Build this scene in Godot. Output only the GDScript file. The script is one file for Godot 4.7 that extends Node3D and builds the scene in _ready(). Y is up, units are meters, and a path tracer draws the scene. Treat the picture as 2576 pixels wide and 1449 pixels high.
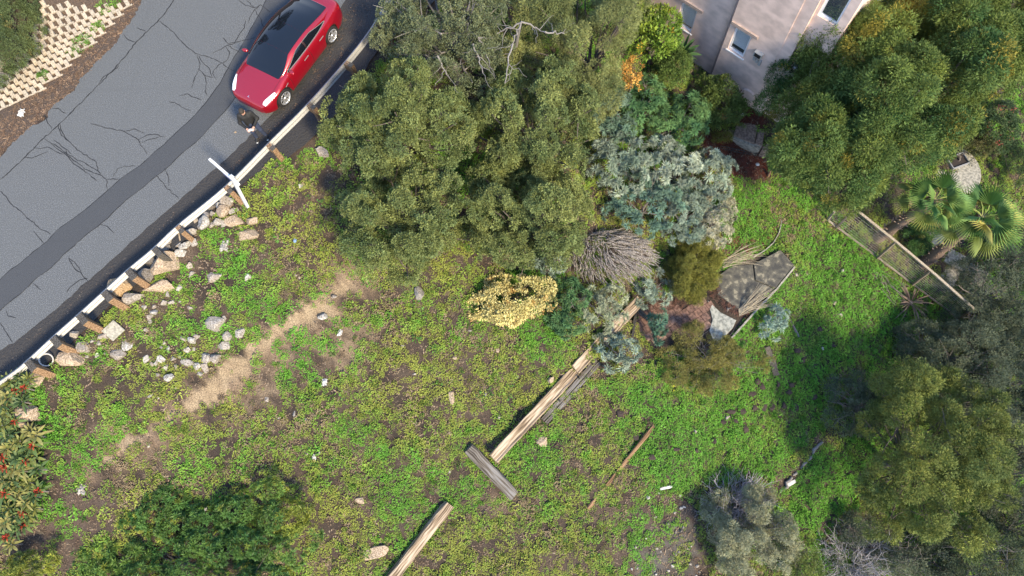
extends Node3D
# A hillside lot beside a road, seen from a drone. Units are metres, y is up, the road lies at y = 0.
# Positions are given as photo pixels (2576 wide) and turned into points on the ground, a wall or a level plane.

const FOCAL := 1727.4
const MID := Vector2(1288.0, 724.6)
const EYE := 20.0
var AX: Vector3
var AU: Vector3
var AZ: Vector3
var rng := RandomNumberGenerator.new()
var used := {}
var bumps := FastNoiseLite.new()
var patches := FastNoiseLite.new()
var fine := FastNoiseLite.new()
var M := {}
var SPRIG := {}
var flats := []          # [polygon in xz, level, margin]
var trenches := []       # dirt trail: centre line, width
const SN := Vector2(0.748, 0.663)     # out over the slope, across the guardrail
const ST := Vector2(0.663, -0.748)    # along the guardrail

# ---------------------------------------------------------------- camera geometry
func ray(px: float, py: float) -> Vector3:
	var c := Vector3(px - MID.x, MID.y - py, -FOCAL)
	return Vector3(c.dot(AX), c.dot(AU), c.dot(AZ)) / FOCAL

func at_y(px: float, py: float, y: float) -> Vector3:
	var r := ray(px, py)
	var t := (y - EYE) / r.y
	return Vector3(r.x * t, y, r.z * t)

func at(px: float, py: float, up := 0.0) -> Vector3:
	var r := ray(px, py)
	var t := 12.0
	var step := 0.5
	for i in 200:
		var p := r * t
		if EYE + p.y <= ground(p.x, p.z) + up:
			t -= step
			step *= 0.35
			if step < 0.004:
				break
		t += step
	var q := r * t
	return Vector3(q.x, EYE + q.y, q.z)

func to_px(p: Vector3) -> Vector2:
	var w := p - Vector3(0, EYE, 0)
	var c: Vector3 = AX * w.x + AU * w.y + AZ * w.z
	return Vector2(MID.x + FOCAL * c.x / -c.z, MID.y - FOCAL * c.y / -c.z)

func mpp(p: Vector3) -> float:
	var w := p - Vector3(0, EYE, 0)
	var c: Vector3 = AX * w.x + AU * w.y + AZ * w.z
	return -c.z / FOCAL

# ---------------------------------------------------------------- terrain
func across(x: float, z: float) -> float:
	var d := Vector2(x + 12.09, z + 8.01)
	var s := d.dot(SN)
	var t := d.dot(ST)
	if t > 7.0:
		s += 0.12 * pow(minf(t - 7.0, 2.4), 2.0)
	return s

func edge_dist(p: Vector2, poly: PackedVector2Array) -> float:
	var best := 1e9
	for i in poly.size():
		var q := Geometry2D.get_closest_point_to_segment(p, poly[i], poly[(i + 1) % poly.size()])
		best = minf(best, q.distance_to(p))
	return best

func ground(x: float, z: float) -> float:
	var s := across(x, z)
	var h := 0.0
	if s < 0.3:
		h = -0.03
		if s < -8.2:
			h += 0.03 * (-8.2 - s) + 0.55 * maxf(0.0, -9.6 - s) * (1.0 if s > -16.0 else 0.0) + (3.5 if s <= -16.0 else 0.0)
			if s < -7.8:
				h += 0.02 * fine.get_noise_2d(x, z)
	else:
		h = -0.03 - 0.54 * (minf(s, 12.0) - 0.3)
		if s > 12.0:
			h -= 0.42 * (minf(s, 20.0) - 12.0)
		if s > 20.0:
			h -= 0.30 * (minf(s, 60.0) - 20.0)
		var k := clampf((s - 0.3) * 0.7, 0.0, 1.0)
		h += k * (0.22 * bumps.get_noise_2d(x, z) + 0.10 * fine.get_noise_2d(x * 1.0, z * 1.0))
		for f in flats:
			var box: Rect2 = f[3]
			var p := Vector2(x, z)
			if box.has_point(p):
				var w := 0.0
				if Geometry2D.is_point_in_polygon(p, f[0]):
					w = 1.0
				else:
					w = 1.0 - smoothstep(0.0, f[2], edge_dist(p, f[0]))
				h = lerpf(h, f[1], w)
	return h

func ground_at(x: float, z: float) -> Vector3:
	return Vector3(x, ground(x, z), z)

func flat_zone(px_poly: Array, level: float, margin: float, bare: bool) -> void:
	var poly := PackedVector2Array()
	for q in px_poly:
		var w := at_y(q[0], q[1], level)
		poly.append(Vector2(w.x, w.z))
	var box := Rect2(poly[0], Vector2.ZERO)
	for q in poly:
		box = box.expand(q)
	flats.append([poly, level, margin, box.grow(margin), bare])

func zone(px_poly: Array) -> PackedVector2Array:
	var poly := PackedVector2Array()
	for q in px_poly:
		var w := at(q[0], q[1])
		poly.append(Vector2(w.x, w.z))
	return poly

func inside(p: Vector2, poly: PackedVector2Array) -> bool:
	return Geometry2D.is_point_in_polygon(p, poly)

# ---------------------------------------------------------------- nodes
func numbered(called: String) -> String:
	var n: int = used.get(called, 0)
	used[called] = n + 1
	return called if n == 0 else "%s_%03d" % [called, n]

func tag(o: Node, label: String, category: String, group := "") -> Node:
	o.set_meta("label", label)
	o.set_meta("category", category)
	if group != "":
		o.set_meta("group", group)
	return o

func thing(called: String, label: String, category: String, pos := Vector3.ZERO, turn := 0.0, group := "") -> Node3D:
	var o := Node3D.new()
	o.name = numbered(called)
	add_child(o)
	o.position = pos
	o.rotation.y = turn
	tag(o, label, category, group)
	return o

func part(parent: Node, called: String, mesh: Mesh, m: Material, pos := Vector3.ZERO) -> MeshInstance3D:
	var o := MeshInstance3D.new()
	o.name = called if parent != self else numbered(called)
	o.mesh = mesh
	o.material_override = m
	parent.add_child(o, true)
	o.position = pos
	return o

func structure(called: String, mesh: Mesh, m: Material) -> MeshInstance3D:
	var o := part(self, called, mesh, m)
	o.set_meta("kind", "structure")
	return o

func many(parent: Node, called: String, mesh: Mesh, m: Material, xf: Array, cols: PackedColorArray) -> MultiMeshInstance3D:
	var mm := MultiMesh.new()
	mm.transform_format = MultiMesh.TRANSFORM_3D
	mm.use_colors = true
	mm.mesh = mesh
	mm.instance_count = xf.size()
	for i in xf.size():
		mm.set_instance_transform(i, xf[i])
		mm.set_instance_color(i, cols[i])
	var o := MultiMeshInstance3D.new()
	o.multimesh = mm
	o.material_override = m
	o.name = called if parent != self else numbered(called)
	parent.add_child(o, true)
	o.set_meta("kind", "stuff")
	return o

# ---------------------------------------------------------------- mesh tools
func begin() -> SurfaceTool:
	var st := SurfaceTool.new()
	st.begin(Mesh.PRIMITIVE_TRIANGLES)
	return st

func done(st: SurfaceTool, smooth := false) -> ArrayMesh:
	if smooth:
		st.index()
	st.generate_normals()
	return st.commit()

func tri(st: SurfaceTool, a: Vector3, b: Vector3, c: Vector3) -> void:
	st.add_vertex(a)
	st.add_vertex(b)
	st.add_vertex(c)

func quad(st: SurfaceTool, a: Vector3, b: Vector3, c: Vector3, d: Vector3) -> void:
	tri(st, a, b, c)
	tri(st, a, c, d)

# a box given by centre, half sizes and axes, with a small chamfer on its long edges
func box(st: SurfaceTool, c: Vector3, h: Vector3, b := Basis.IDENTITY) -> void:
	st.set_smooth_group(-1)
	var p := []
	for i in 8:
		p.append(c + b * Vector3(h.x * (1 if i & 1 else -1), h.y * (1 if i & 2 else -1), h.z * (1 if i & 4 else -1)))
	quad(st, p[0], p[1], p[3], p[2])
	quad(st, p[5], p[4], p[6], p[7])
	quad(st, p[4], p[0], p[2], p[6])
	quad(st, p[1], p[5], p[7], p[3])
	quad(st, p[2], p[3], p[7], p[6])
	quad(st, p[4], p[5], p[1], p[0])

# prism with rounded corners: outline in local xz, chamfered top and bottom
func slab(st: SurfaceTool, outline: Array, low: float, high: float, bevel: float, b := Transform3D.IDENTITY) -> void:
	st.set_smooth_group(-1)
	var n := outline.size()
	var mid := Vector2.ZERO
	for q in outline:
		mid += q / n
	var loops := []
	for lev in [[low, 0.0], [high - bevel, 0.0], [high, bevel]]:
		var l := []
		for q in outline:
			var v: Vector2 = q - mid
			v = v * maxf(0.0, 1.0 - lev[1] / maxf(v.length(), 0.001)) + mid
			l.append(b * Vector3(v.x, lev[0], v.y))
		loops.append(l)
	var area := 0.0
	for i in n:
		area += outline[i].cross(outline[(i + 1) % n])
	for k in 2:
		for i in n:
			var j := (i + 1) % n
			if area > 0:
				quad(st, loops[k][i], loops[k + 1][i], loops[k + 1][j], loops[k][j])
			else:
				quad(st, loops[k][j], loops[k + 1][j], loops[k + 1][i], loops[k][i])
	var flat := PackedVector2Array()
	for q in outline:
		flat.append(q)
	var idx := Geometry2D.triangulate_polygon(flat)
	for i in range(0, idx.size(), 3):
		var a: Vector3 = loops[2][idx[i]]
		var bb: Vector3 = loops[2][idx[i + 1]]
		var cc: Vector3 = loops[2][idx[i + 2]]
		if (bb - a).cross(cc - a).dot(b.basis.y) > 0:
			tri(st, a, cc, bb)
		else:
			tri(st, a, bb, cc)

func tube(st: SurfaceTool, pts: Array, rad: Array, sides := 6) -> void:
	st.set_smooth_group(1)
	var rings := []
	var side := Vector3.ZERO
	for i in pts.size():
		var d: Vector3 = (pts[mini(i + 1, pts.size() - 1)] - pts[maxi(i - 1, 0)]).normalized()
		if side == Vector3.ZERO:
			side = d.cross(Vector3.UP if absf(d.y) < 0.9 else Vector3.RIGHT).normalized()
		side = (side - d * side.dot(d)).normalized()
		var up := d.cross(side)
		var ring := []
		for k in sides:
			var a := TAU * k / sides
			ring.append(pts[i] + (side * cos(a) + up * sin(a)) * rad[i])
		rings.append(ring)
	for i in pts.size() - 1:
		for k in sides:
			var j := (k + 1) % sides
			quad(st, rings[i][k], rings[i][j], rings[i + 1][j], rings[i + 1][k])
	var last: Array = rings[-1]
	var first: Array = rings[0]
	st.set_smooth_group(-1)
	for k in range(1, sides - 1):
		tri(st, last[0], last[k], last[k + 1])
		tri(st, first[0], first[k + 1], first[k])

func lathe(st: SurfaceTool, prof: Array, b: Transform3D, sides := 20) -> void:
	st.set_smooth_group(1)
	for i in prof.size() - 1:
		for k in sides:
			var a := TAU * k / sides
			var c := TAU * (k + 1) / sides
			var p := [prof[i], prof[i + 1]]
			var v := func(q: Vector2, an: float) -> Vector3: return b * Vector3(cos(an) * q.x, q.y, sin(an) * q.x)
			quad(st, v.call(p[0], a), v.call(p[1], a), v.call(p[1], c), v.call(p[0], c))

# flat sheet on the road: a polyline of xz points with a width, as a thin ribbon
func ribbon(st: SurfaceTool, pts: Array, widths: Array, y: float) -> void:
	var l := []
	var r := []
	for i in pts.size():
		var d: Vector2 = (pts[mini(i + 1, pts.size() - 1)] - pts[maxi(i - 1, 0)]).normalized()
		var n = Vector2(-d.y, d.x) * widths[i] * 0.5
		l.append(Vector3(pts[i].x + n.x, y, pts[i].y + n.y))
		r.append(Vector3(pts[i].x - n.x, y, pts[i].y - n.y))
	for i in pts.size() - 1:
		quad(st, l[i], l[i + 1], r[i + 1], r[i])

func poly_sheet(poly: PackedVector2Array, y: float) -> ArrayMesh:
	var st := begin()
	var idx := Geometry2D.triangulate_polygon(poly)
	for i in range(0, idx.size(), 3):
		var a := Vector3(poly[idx[i]].x, y, poly[idx[i]].y)
		var b := Vector3(poly[idx[i + 1]].x, y, poly[idx[i + 1]].y)
		var c := Vector3(poly[idx[i + 2]].x, y, poly[idx[i + 2]].y)
		if (b - a).cross(c - a).y > 0:
			tri(st, a, c, b)
		else:
			tri(st, a, b, c)
	return done(st)

# ---------------------------------------------------------------- materials
func noise_tex(sd: int, freq: float, stops: Array, size := 512, octaves := 4, kind := FastNoiseLite.TYPE_SIMPLEX_SMOOTH) -> NoiseTexture2D:
	var n := FastNoiseLite.new()
	n.seed = sd
	n.frequency = freq
	n.noise_type = kind
	n.fractal_octaves = octaves
	var t := NoiseTexture2D.new()
	t.width = size
	t.height = size
	t.seamless = true
	t.noise = n
	var g := Gradient.new()
	g.offsets = PackedFloat32Array()
	var offs := PackedFloat32Array()
	var cols := PackedColorArray()
	for s in stops:
		offs.append(s[0])
		cols.append(s[1])
	g.offsets = offs
	g.colors = cols
	t.color_ramp = g
	return t

func normal_tex(sd: int, freq: float, strength: float, octaves := 4) -> NoiseTexture2D:
	var n := FastNoiseLite.new()
	n.seed = sd
	n.frequency = freq
	n.fractal_octaves = octaves
	var t := NoiseTexture2D.new()
	t.width = 512
	t.height = 512
	t.seamless = true
	t.as_normal_map = true
	t.bump_strength = strength
	t.noise = n
	return t

func mk(c: Color, rough := 0.9, tex: Texture2D = null, sc := 1.0, nrm: Texture2D = null, nsc := 0.6) -> StandardMaterial3D:
	var m := StandardMaterial3D.new()
	m.albedo_color = c.linear_to_srgb()
	m.roughness = rough
	if tex:
		m.albedo_texture = tex
	if nrm:
		m.normal_enabled = true
		m.normal_texture = nrm
		m.normal_scale = nsc
	if tex or nrm:
		m.uv1_triplanar = true
		m.uv1_world_triplanar = true
		m.uv1_scale = Vector3.ONE * sc
	return m

func leafy(back: Color, rough := 0.6) -> StandardMaterial3D:
	var m := StandardMaterial3D.new()
	m.vertex_color_use_as_albedo = true
	m.roughness = rough
	m.metallic_specular = 0.3
	m.backlight_enabled = true
	m.backlight = back
	m.cull_mode = BaseMaterial3D.CULL_DISABLED
	return m

func gray(v: float) -> Color:
	return Color(v, v, v)

func make_materials() -> void:
	var speck := noise_tex(3, 0.22, [[0.0, gray(0.60)], [0.42, gray(0.73)], [0.6, gray(0.80)], [0.72, gray(1.0)]], 512, 3)
	var cloudy := noise_tex(5, 0.012, [[0.2, gray(0.68)], [0.5, gray(0.86)], [0.8, gray(1.0)]], 512, 5)
	var rough_n := normal_tex(7, 0.06, 6.0, 4)
	var gritty_n := normal_tex(8, 0.2, 5.0, 3)
	M.road = mk(Color(0.178, 0.187, 0.191), 0.92, speck, 0.24, gritty_n, 0.35)
	M.road.detail_enabled = false
	M.road.detail_albedo = noise_tex(9, 0.008, [[0.2, gray(0.93)], [0.5, gray(0.97)], [0.75, gray(1.0)]], 512, 5)
	M.road.detail_blend_mode = BaseMaterial3D.BLEND_MODE_MUL
	M.road_patch = mk(Color(0.090, 0.096, 0.104), 0.9, speck, 0.4, gritty_n, 0.3)
	M.crack = mk(Color(0.018, 0.02, 0.024), 1.0)
	M.shoulder = mk(Color(0.060, 0.057, 0.056), 0.95, speck, 0.3, rough_n, 0.8)
	M.soil = mk(Color.WHITE, 0.95, noise_tex(11, 0.09, [[0.2, gray(0.45)], [0.5, gray(0.78)], [0.75, gray(1.0)]], 512, 4), 0.5, rough_n, 0.9)
	M.soil.vertex_color_use_as_albedo = true
	M.concrete = mk(Color(0.40, 0.39, 0.36), 0.9, noise_tex(13, 0.02, [[0.2, Color(0.70, 0.69, 0.66)], [0.45, Color(0.86, 0.85, 0.81)], [0.7, Color(1, 0.98, 0.93)]], 512, 5), 0.6, gritty_n, 0.4)
	M.old_concrete = mk(Color(0.24, 0.235, 0.215), 0.95, noise_tex(15, 0.011, [[0.25, Color(0.52, 0.52, 0.52)], [0.5, Color(0.66, 0.65, 0.62)], [0.68, Color(0.76, 0.74, 0.69)], [0.74, Color(1, 0.97, 0.88)]], 512, 5), 0.45, rough_n, 0.6)
	M.paver = mk(Color(0.50, 0.43, 0.34), 0.92, noise_tex(17, 0.05, [[0.2, gray(0.62)], [0.6, gray(1.0)]], 512, 4), 0.7, gritty_n, 0.5)
	M.galv = mk(Color(0.42, 0.43, 0.435), 0.5, noise_tex(19, 0.06, [[0.18, Color(0.55, 0.50, 0.46)], [0.4, Color(0.82, 0.80, 0.78)], [0.6, Color(0.93, 0.92, 0.91)], [0.75, gray(1.0)]], 512, 4), 1.2)
	M.galv.metallic = 0.25
	var grain := noise_tex(21, 0.035, [[0.2, Color(0.42, 0.38, 0.34)], [0.45, Color(0.74, 0.70, 0.64)], [0.7, gray(1.0)]], 512, 4)
	M.timber = mk(Color(0.38, 0.25, 0.15), 0.85, grain, 1.0, gritty_n, 0.5)
	M.timber_old = mk(Color(0.12, 0.112, 0.10), 0.9, grain, 1.3, gritty_n, 0.6)
	M.timber_dark = mk(Color(0.30, 0.20, 0.12), 0.85, grain, 1.2, gritty_n, 0.6)
	M.plank = mk(Color(0.40, 0.325, 0.245), 0.85, grain, 0.9, gritty_n, 0.4)
	M.plank.uv1_triplanar = false
	M.plank.normal_enabled = false
	M.plank_grey = mk(Color(0.18, 0.172, 0.165), 0.9, grain, 0.9)
	M.plank_grey.uv1_triplanar = false
	M.white_paint = mk(Color(0.62, 0.63, 0.63), 0.5)
	M.white_plastic = mk(Color(0.50, 0.49, 0.47), 0.45)
	M.terracotta = mk(Color(0.25, 0.145, 0.11), 0.9, cloudy, 1.0, gritty_n, 0.4)
	M.terracotta2 = mk(Color(0.21, 0.125, 0.10), 0.9, cloudy, 1.0, gritty_n, 0.4)
	M.pale_screed = mk(Color(0.38, 0.40, 0.39), 0.92, M.concrete.albedo_texture, 0.5, gritty_n, 0.3)
	var rk := noise_tex(23, 0.03, [[0.15, Color(0.42, 0.40, 0.38)], [0.4, Color(0.78, 0.75, 0.70)], [0.7, gray(1.0)]], 512, 5)
	M.rock_tan = mk(Color(0.50, 0.40, 0.30), 0.95, rk, 1.1, rough_n, 0.9)
	M.rock_orange = mk(Color(0.54, 0.38, 0.22), 0.95, rk, 1.1, rough_n, 0.9)
	M.rock_grey = mk(Color(0.40, 0.36, 0.32), 0.95, rk, 1.1, rough_n, 0.9)
	M.rock_dark = mk(Color(0.24, 0.215, 0.19), 0.95, rk, 1.1, rough_n, 0.9)
	M.rock_pale = mk(Color(0.41, 0.385, 0.355), 0.95, rk, 1.1, rough_n, 0.7)
	M.rock_white = mk(Color(0.47, 0.46, 0.44), 0.95, rk, 0.9, rough_n, 0.5)
	var bk := noise_tex(25, 0.05, [[0.2, gray(0.5)], [0.6, gray(1.0)]], 512, 4)
	M.bark = mk(Color(0.17, 0.14, 0.12), 0.95, bk, 1.5, rough_n, 1.0)
	M.bark_pale = mk(Color(0.30, 0.275, 0.255), 0.95, bk, 1.5, rough_n, 0.8)
	M.twig = mk(Color(0.27, 0.235, 0.22), 0.95, bk, 1.5)
	M.leaf = leafy(Color(0.30, 0.32, 0.10))
	M.leaf_silver = leafy(Color(0.20, 0.24, 0.16), 0.7)
	M.leaf_gloss = leafy(Color(0.25, 0.30, 0.08), 0.4)
	M.litter = leafy(Color(0.02, 0.02, 0.01), 0.9)
	M.stucco = mk(Color(0.83, 0.635, 0.54), 0.95, noise_tex(27, 0.01, [[0.25, gray(0.86)], [0.6, gray(0.96)], [0.8, gray(1.0)]], 512, 5), 0.35, gritty_n, 0.35)
	M.window_frame = mk(Color(0.82, 0.83, 0.84), 0.4)
	M.glass = StandardMaterial3D.new()
	M.glass.albedo_color = Color(0.55, 0.62, 0.66, 0.08)
	M.glass.transparency = BaseMaterial3D.TRANSPARENCY_ALPHA
	M.glass.roughness = 0.03
	M.glass.metallic_specular = 0.8
	M.blind = mk(Color(0.60, 0.64, 0.65), 0.7)
	M.blind_white = mk(Color(0.78, 0.83, 0.81), 0.8)
	M.interior = mk(Color(0.03, 0.022, 0.018), 0.9)
	M.dark_metal = mk(Color(0.02, 0.02, 0.022), 0.5)
	M.grey_box = mk(Color(0.35, 0.36, 0.36), 0.6)
	M.wire = mk(Color(0.44, 0.45, 0.44), 0.5)
	M.wire.metallic = 0.5
	M.fence_wood = mk(Color(0.34, 0.30, 0.25), 0.9, grain, 1.2, gritty_n, 0.4)
	M.soil_dark = mk(Color(0.07, 0.05, 0.042), 0.98, bk, 1.0, rough_n, 1.0)
	M.fence_wood_pale = mk(Color(0.46, 0.42, 0.36), 0.9, grain, 1.2, gritty_n, 0.4)
	M.step_stone = mk(Color(0.31, 0.235, 0.185), 0.92, cloudy, 1.2, gritty_n, 0.5)
	M.agave = leafy(Color(0.05, 0.08, 0.02), 0.4)
	M.agave.albedo_color = Color(0.05, 0.10, 0.035).linear_to_srgb()
	M.dead_leaf = leafy(Color(0.1, 0.08, 0.05), 0.9)
	M.dead_leaf.albedo_color = Color(0.22, 0.165, 0.125).linear_to_srgb()
	M.mulch = mk(Color(0.085, 0.032, 0.02), 0.98, noise_tex(29, 0.12, [[0.2, gray(0.4)], [0.7, gray(1.0)]], 512, 3), 0.9, rough_n, 1.0)

# ---------------------------------------------------------------- leaves and plants
func rnd_dir() -> Vector3:
	var y := rng.randf_range(-1.0, 1.0)
	var a := rng.randf() * TAU
	var r := sqrt(1.0 - y * y)
	return Vector3(r * cos(a), y, r * sin(a))

func leaf(st: SurfaceTool, base: Vector3, dir: Vector3, length: float, width: float, c: Color, droop := 0.0, two := false) -> void:
	var side := dir.cross(Vector3.UP + rnd_dir() * 0.5).normalized() * width * 0.5
	var lift := side.cross(dir).normalized() * width * 0.12
	st.set_color(c)
	if two:
		var m1 := base + dir * length * 0.4
		var m2 := base + dir * length * 0.75 - Vector3(0, droop * length * 0.3, 0)
		var tip := base + dir * length - Vector3(0, droop * length, 0)
		quad(st, base, m1 - side, m2 - side * 0.7, m2)
		quad(st, base, m2, m2 + side * 0.7, m1 + side)
		tri(st, m2 - side * 0.7, tip, m2)
		tri(st, m2, tip, m2 + side * 0.7)
	else:
		var mid := base + dir * length * 0.5
		var tip := base + dir * length - Vector3(0, droop * length, 0)
		tri(st, base, mid - side + lift, tip)
		tri(st, base, tip, mid + side + lift)

func tone(v: float, hue := 0.0) -> Color:
	return Color(v * (1.0 + hue), v, v * (1.0 - hue))

# a spray of leaves within a ball of radius 1, its own up being away from the branch
func make_sprig(n: int, leaf_len: float, leaf_wid: float, spread: float, sd: int) -> ArrayMesh:
	rng.seed = sd
	var st := begin()
	st.set_smooth_group(-1)
	for i in n:
		var d := rnd_dir()
		d.y = absf(d.y) * 0.9 + 0.05
		var b := d * spread * pow(rng.randf(), 0.5)
		b.y -= 0.3
		var dir := (d + rnd_dir() * 0.8 + Vector3(0, 0.25, 0)).normalized()
		leaf(st, b, dir, leaf_len * rng.randf_range(0.7, 1.25), leaf_wid * rng.randf_range(0.8, 1.2), tone(rng.randf_range(0.72, 1.25), rng.randf_range(-0.06, 0.08)))
	return done(st)

# whorl of long narrow leaves
func make_rosette(n: int, wid: float, lift: float, sd: int, two := false) -> ArrayMesh:
	rng.seed = sd
	var st := begin()
	st.set_smooth_group(-1)
	for i in n:
		var f := float(i) / n
		var a := i * 2.39996 + rng.randf() * 0.4
		var el := lerpf(-0.25, 1.25, f) + lift + rng.randf_range(-0.15, 0.15)
		var d := Vector3(cos(a) * cos(el), sin(el), sin(a) * cos(el)).normalized()
		leaf(st, d * 0.06, d, rng.randf_range(0.75, 1.05) * lerpf(1.0, 0.6, f), wid * rng.randf_range(0.8, 1.2), tone(rng.randf_range(0.8, 1.2), rng.randf_range(-0.04, 0.05)), 0.12, two)
	return done(st)

func make_mat_clump(n: int, sd: int) -> ArrayMesh:
	rng.seed = sd
	var st := begin()
	st.set_smooth_group(-1)
	for i in n:
		var a := rng.randf() * TAU
		var r := sqrt(rng.randf())
		var b := Vector3(cos(a) * r, 0.55 * (1.0 - r * r) + rng.randf_range(-0.12, 0.12), sin(a) * r)
		var d := Vector3(cos(a) * r + rng.randf_range(-0.7, 0.7), rng.randf_range(-0.05, 0.6), sin(a) * r + rng.randf_range(-0.7, 0.7)).normalized()
		leaf(st, b, d, rng.randf_range(0.34, 0.6), rng.randf_range(0.26, 0.4), tone(rng.randf_range(0.65, 1.3), rng.randf_range(-0.06, 0.1)), 0.1)
	return done(st)

func make_tuft(n: int, sd: int) -> ArrayMesh:
	rng.seed = sd
	var st := begin()
	st.set_smooth_group(-1)
	for i in n:
		var a := rng.randf() * TAU
		var el := rng.randf_range(0.3, 1.35)
		var d := Vector3(cos(a) * cos(el), sin(el), sin(a) * cos(el))
		leaf(st, Vector3(rng.randf_range(-0.3, 0.3), 0, rng.randf_range(-0.3, 0.3)), d, rng.randf_range(0.6, 1.1), 0.10, tone(rng.randf_range(0.7, 1.25), rng.randf_range(-0.05, 0.1)), 0.15)
	return done(st)

func make_flake(sd: int) -> ArrayMesh:
	rng.seed = sd
	var st := begin()
	st.set_smooth_group(-1)
	for i in 5:
		var a := rng.randf() * TAU
		var d := Vector3(cos(a), rng.randf_range(-0.1, 0.3), sin(a)).normalized()
		leaf(st, Vector3(rng.randf_range(-1, 1), rng.randf_range(0.02, 0.2), rng.randf_range(-1, 1)), d, rng.randf_range(0.7, 1.2), rng.randf_range(0.3, 0.6), tone(rng.randf_range(0.6, 1.4), rng.randf_range(-0.05, 0.12)))
	return done(st)

func make_sprigs() -> void:
	for k in 3:
		SPRIG["oak%d" % k] = make_sprig(46, 0.34, 0.20, 0.95, 100 + k)
		SPRIG["fine%d" % k] = make_sprig(60, 0.36, 0.09, 0.95, 120 + k)
		SPRIG["broad%d" % k] = make_sprig(20, 0.62, 0.30, 0.8, 140 + k)
		SPRIG["spiky%d" % k] = make_rosette(20, 0.17, 0.2, 160 + k)
		SPRIG["silver%d" % k] = make_rosette(34, 0.14, 0.05, 180 + k)
		SPRIG["red%d" % k] = make_rosette(22, 0.2, 0.0, 200 + k, true)
		SPRIG["mat%d" % k] = make_mat_clump(22, 220 + k)
		SPRIG["tuft%d" % k] = make_tuft(26, 240 + k)
		SPRIG["flake%d" % k] = make_flake(260 + k)
	SPRIG["pine0"] = make_rosette(40, 0.06, 0.25, 290)

func basis_to(up: Vector3, spin: float, size: float) -> Basis:
	var y := up.normalized()
	var x := y.cross(Vector3(0.31, 0.17, 0.94)).normalized()
	var z := x.cross(y)
	return Basis(x, y, z) * Basis(Vector3.UP, spin) * Basis.from_scale(Vector3.ONE * size)

func shade_of(pal: Array, w: float) -> Color:
	var a: Color = pal[0]
	var b: Color = pal[1]
	return a.lerp(b, clampf(w, 0.0, 1.0))

# leaves spread over lobes [centre, radii, weight]; kept off the inside of other lobes and out of noise gaps
func foliage(parent: Node3D, called: String, lobes: Array, kind: String, m: Material, per_m2: float, size: float, pal: Array, opt := {}) -> void:
	var shell: float = opt.get("shell", 0.35)
	var low: float = opt.get("low", -0.35)
	var gap: float = opt.get("gap", -0.28)
	var accent: Array = opt.get("accent", [])
	var xf := [[], [], []]
	var cols := [PackedColorArray(), PackedColorArray(), PackedColorArray()]
	for li in lobes.size():
		var c: Vector3 = lobes[li][0]
		var r: Vector3 = lobes[li][1]
		var hue := rng.randf()
		var n := int(per_m2 * 12.0 * pow((r.x * r.y + r.x * r.z + r.y * r.z) / 3.0, 1.0))
		for i in n:
			var d := rnd_dir()
			if d.y < low:
				continue
			var p: Vector3 = c + d * r * (1.0 - shell * rng.randf() * rng.randf() + rng.randf_range(-0.05, 0.07))
			var w: Vector3 = parent.position + p
			if fine.get_noise_3d(w.x * 0.9, w.y * 0.9, w.z * 0.9) < gap:
				continue
			var hidden := false
			for lj in lobes.size():
				if lj != li:
					var q: Vector3 = (p - lobes[lj][0]) / lobes[lj][1]
					if q.length_squared() < 0.5:
						hidden = true
						break
			if hidden:
				continue
			var k := i % 3
			var up := (d / r * r.y + Vector3(0, 0.35, 0) + rnd_dir() * 0.45).normalized()
			var b := basis_to(up, rng.randf() * TAU, size * rng.randf_range(0.75, 1.3))
			xf[k].append(Transform3D(b, p))
			var v := hue * 0.55 + rng.randf() * 0.3 + 0.35 * fine.get_noise_3d(w.x * 0.4, w.y * 0.4, w.z * 0.4) + 0.1
			var col := shade_of(pal, v)
			if accent.size() and (patches.get_noise_3d(w.x * 2.2, w.y * 2.2, w.z * 2.2) > accent[1] or rng.randf() < accent[2]):
				col = col.lerp(accent[0], rng.randf_range(0.5, 1.0))
			cols[k].append(col * rng.randf_range(0.65, 1.4))
	for k in 3:
		if xf[k].size():
			many(parent, called, SPRIG[kind + ("%d" % k if SPRIG.has(kind + "1") else "0")], m, xf[k], cols[k])

func wobble_line(a: Vector3, b: Vector3, n: int, amp: float) -> Array:
	var out := []
	for i in n + 1:
		var f := float(i) / n
		var k := sin(f * PI)
		out.append(a.lerp(b, f) + rnd_dir() * amp * k)
	return out

func taper(n: int, r0: float, r1: float) -> Array:
	var out := []
	for i in n:
		out.append(lerpf(r0, r1, float(i) / maxi(n - 1, 1)))
	return out

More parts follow.
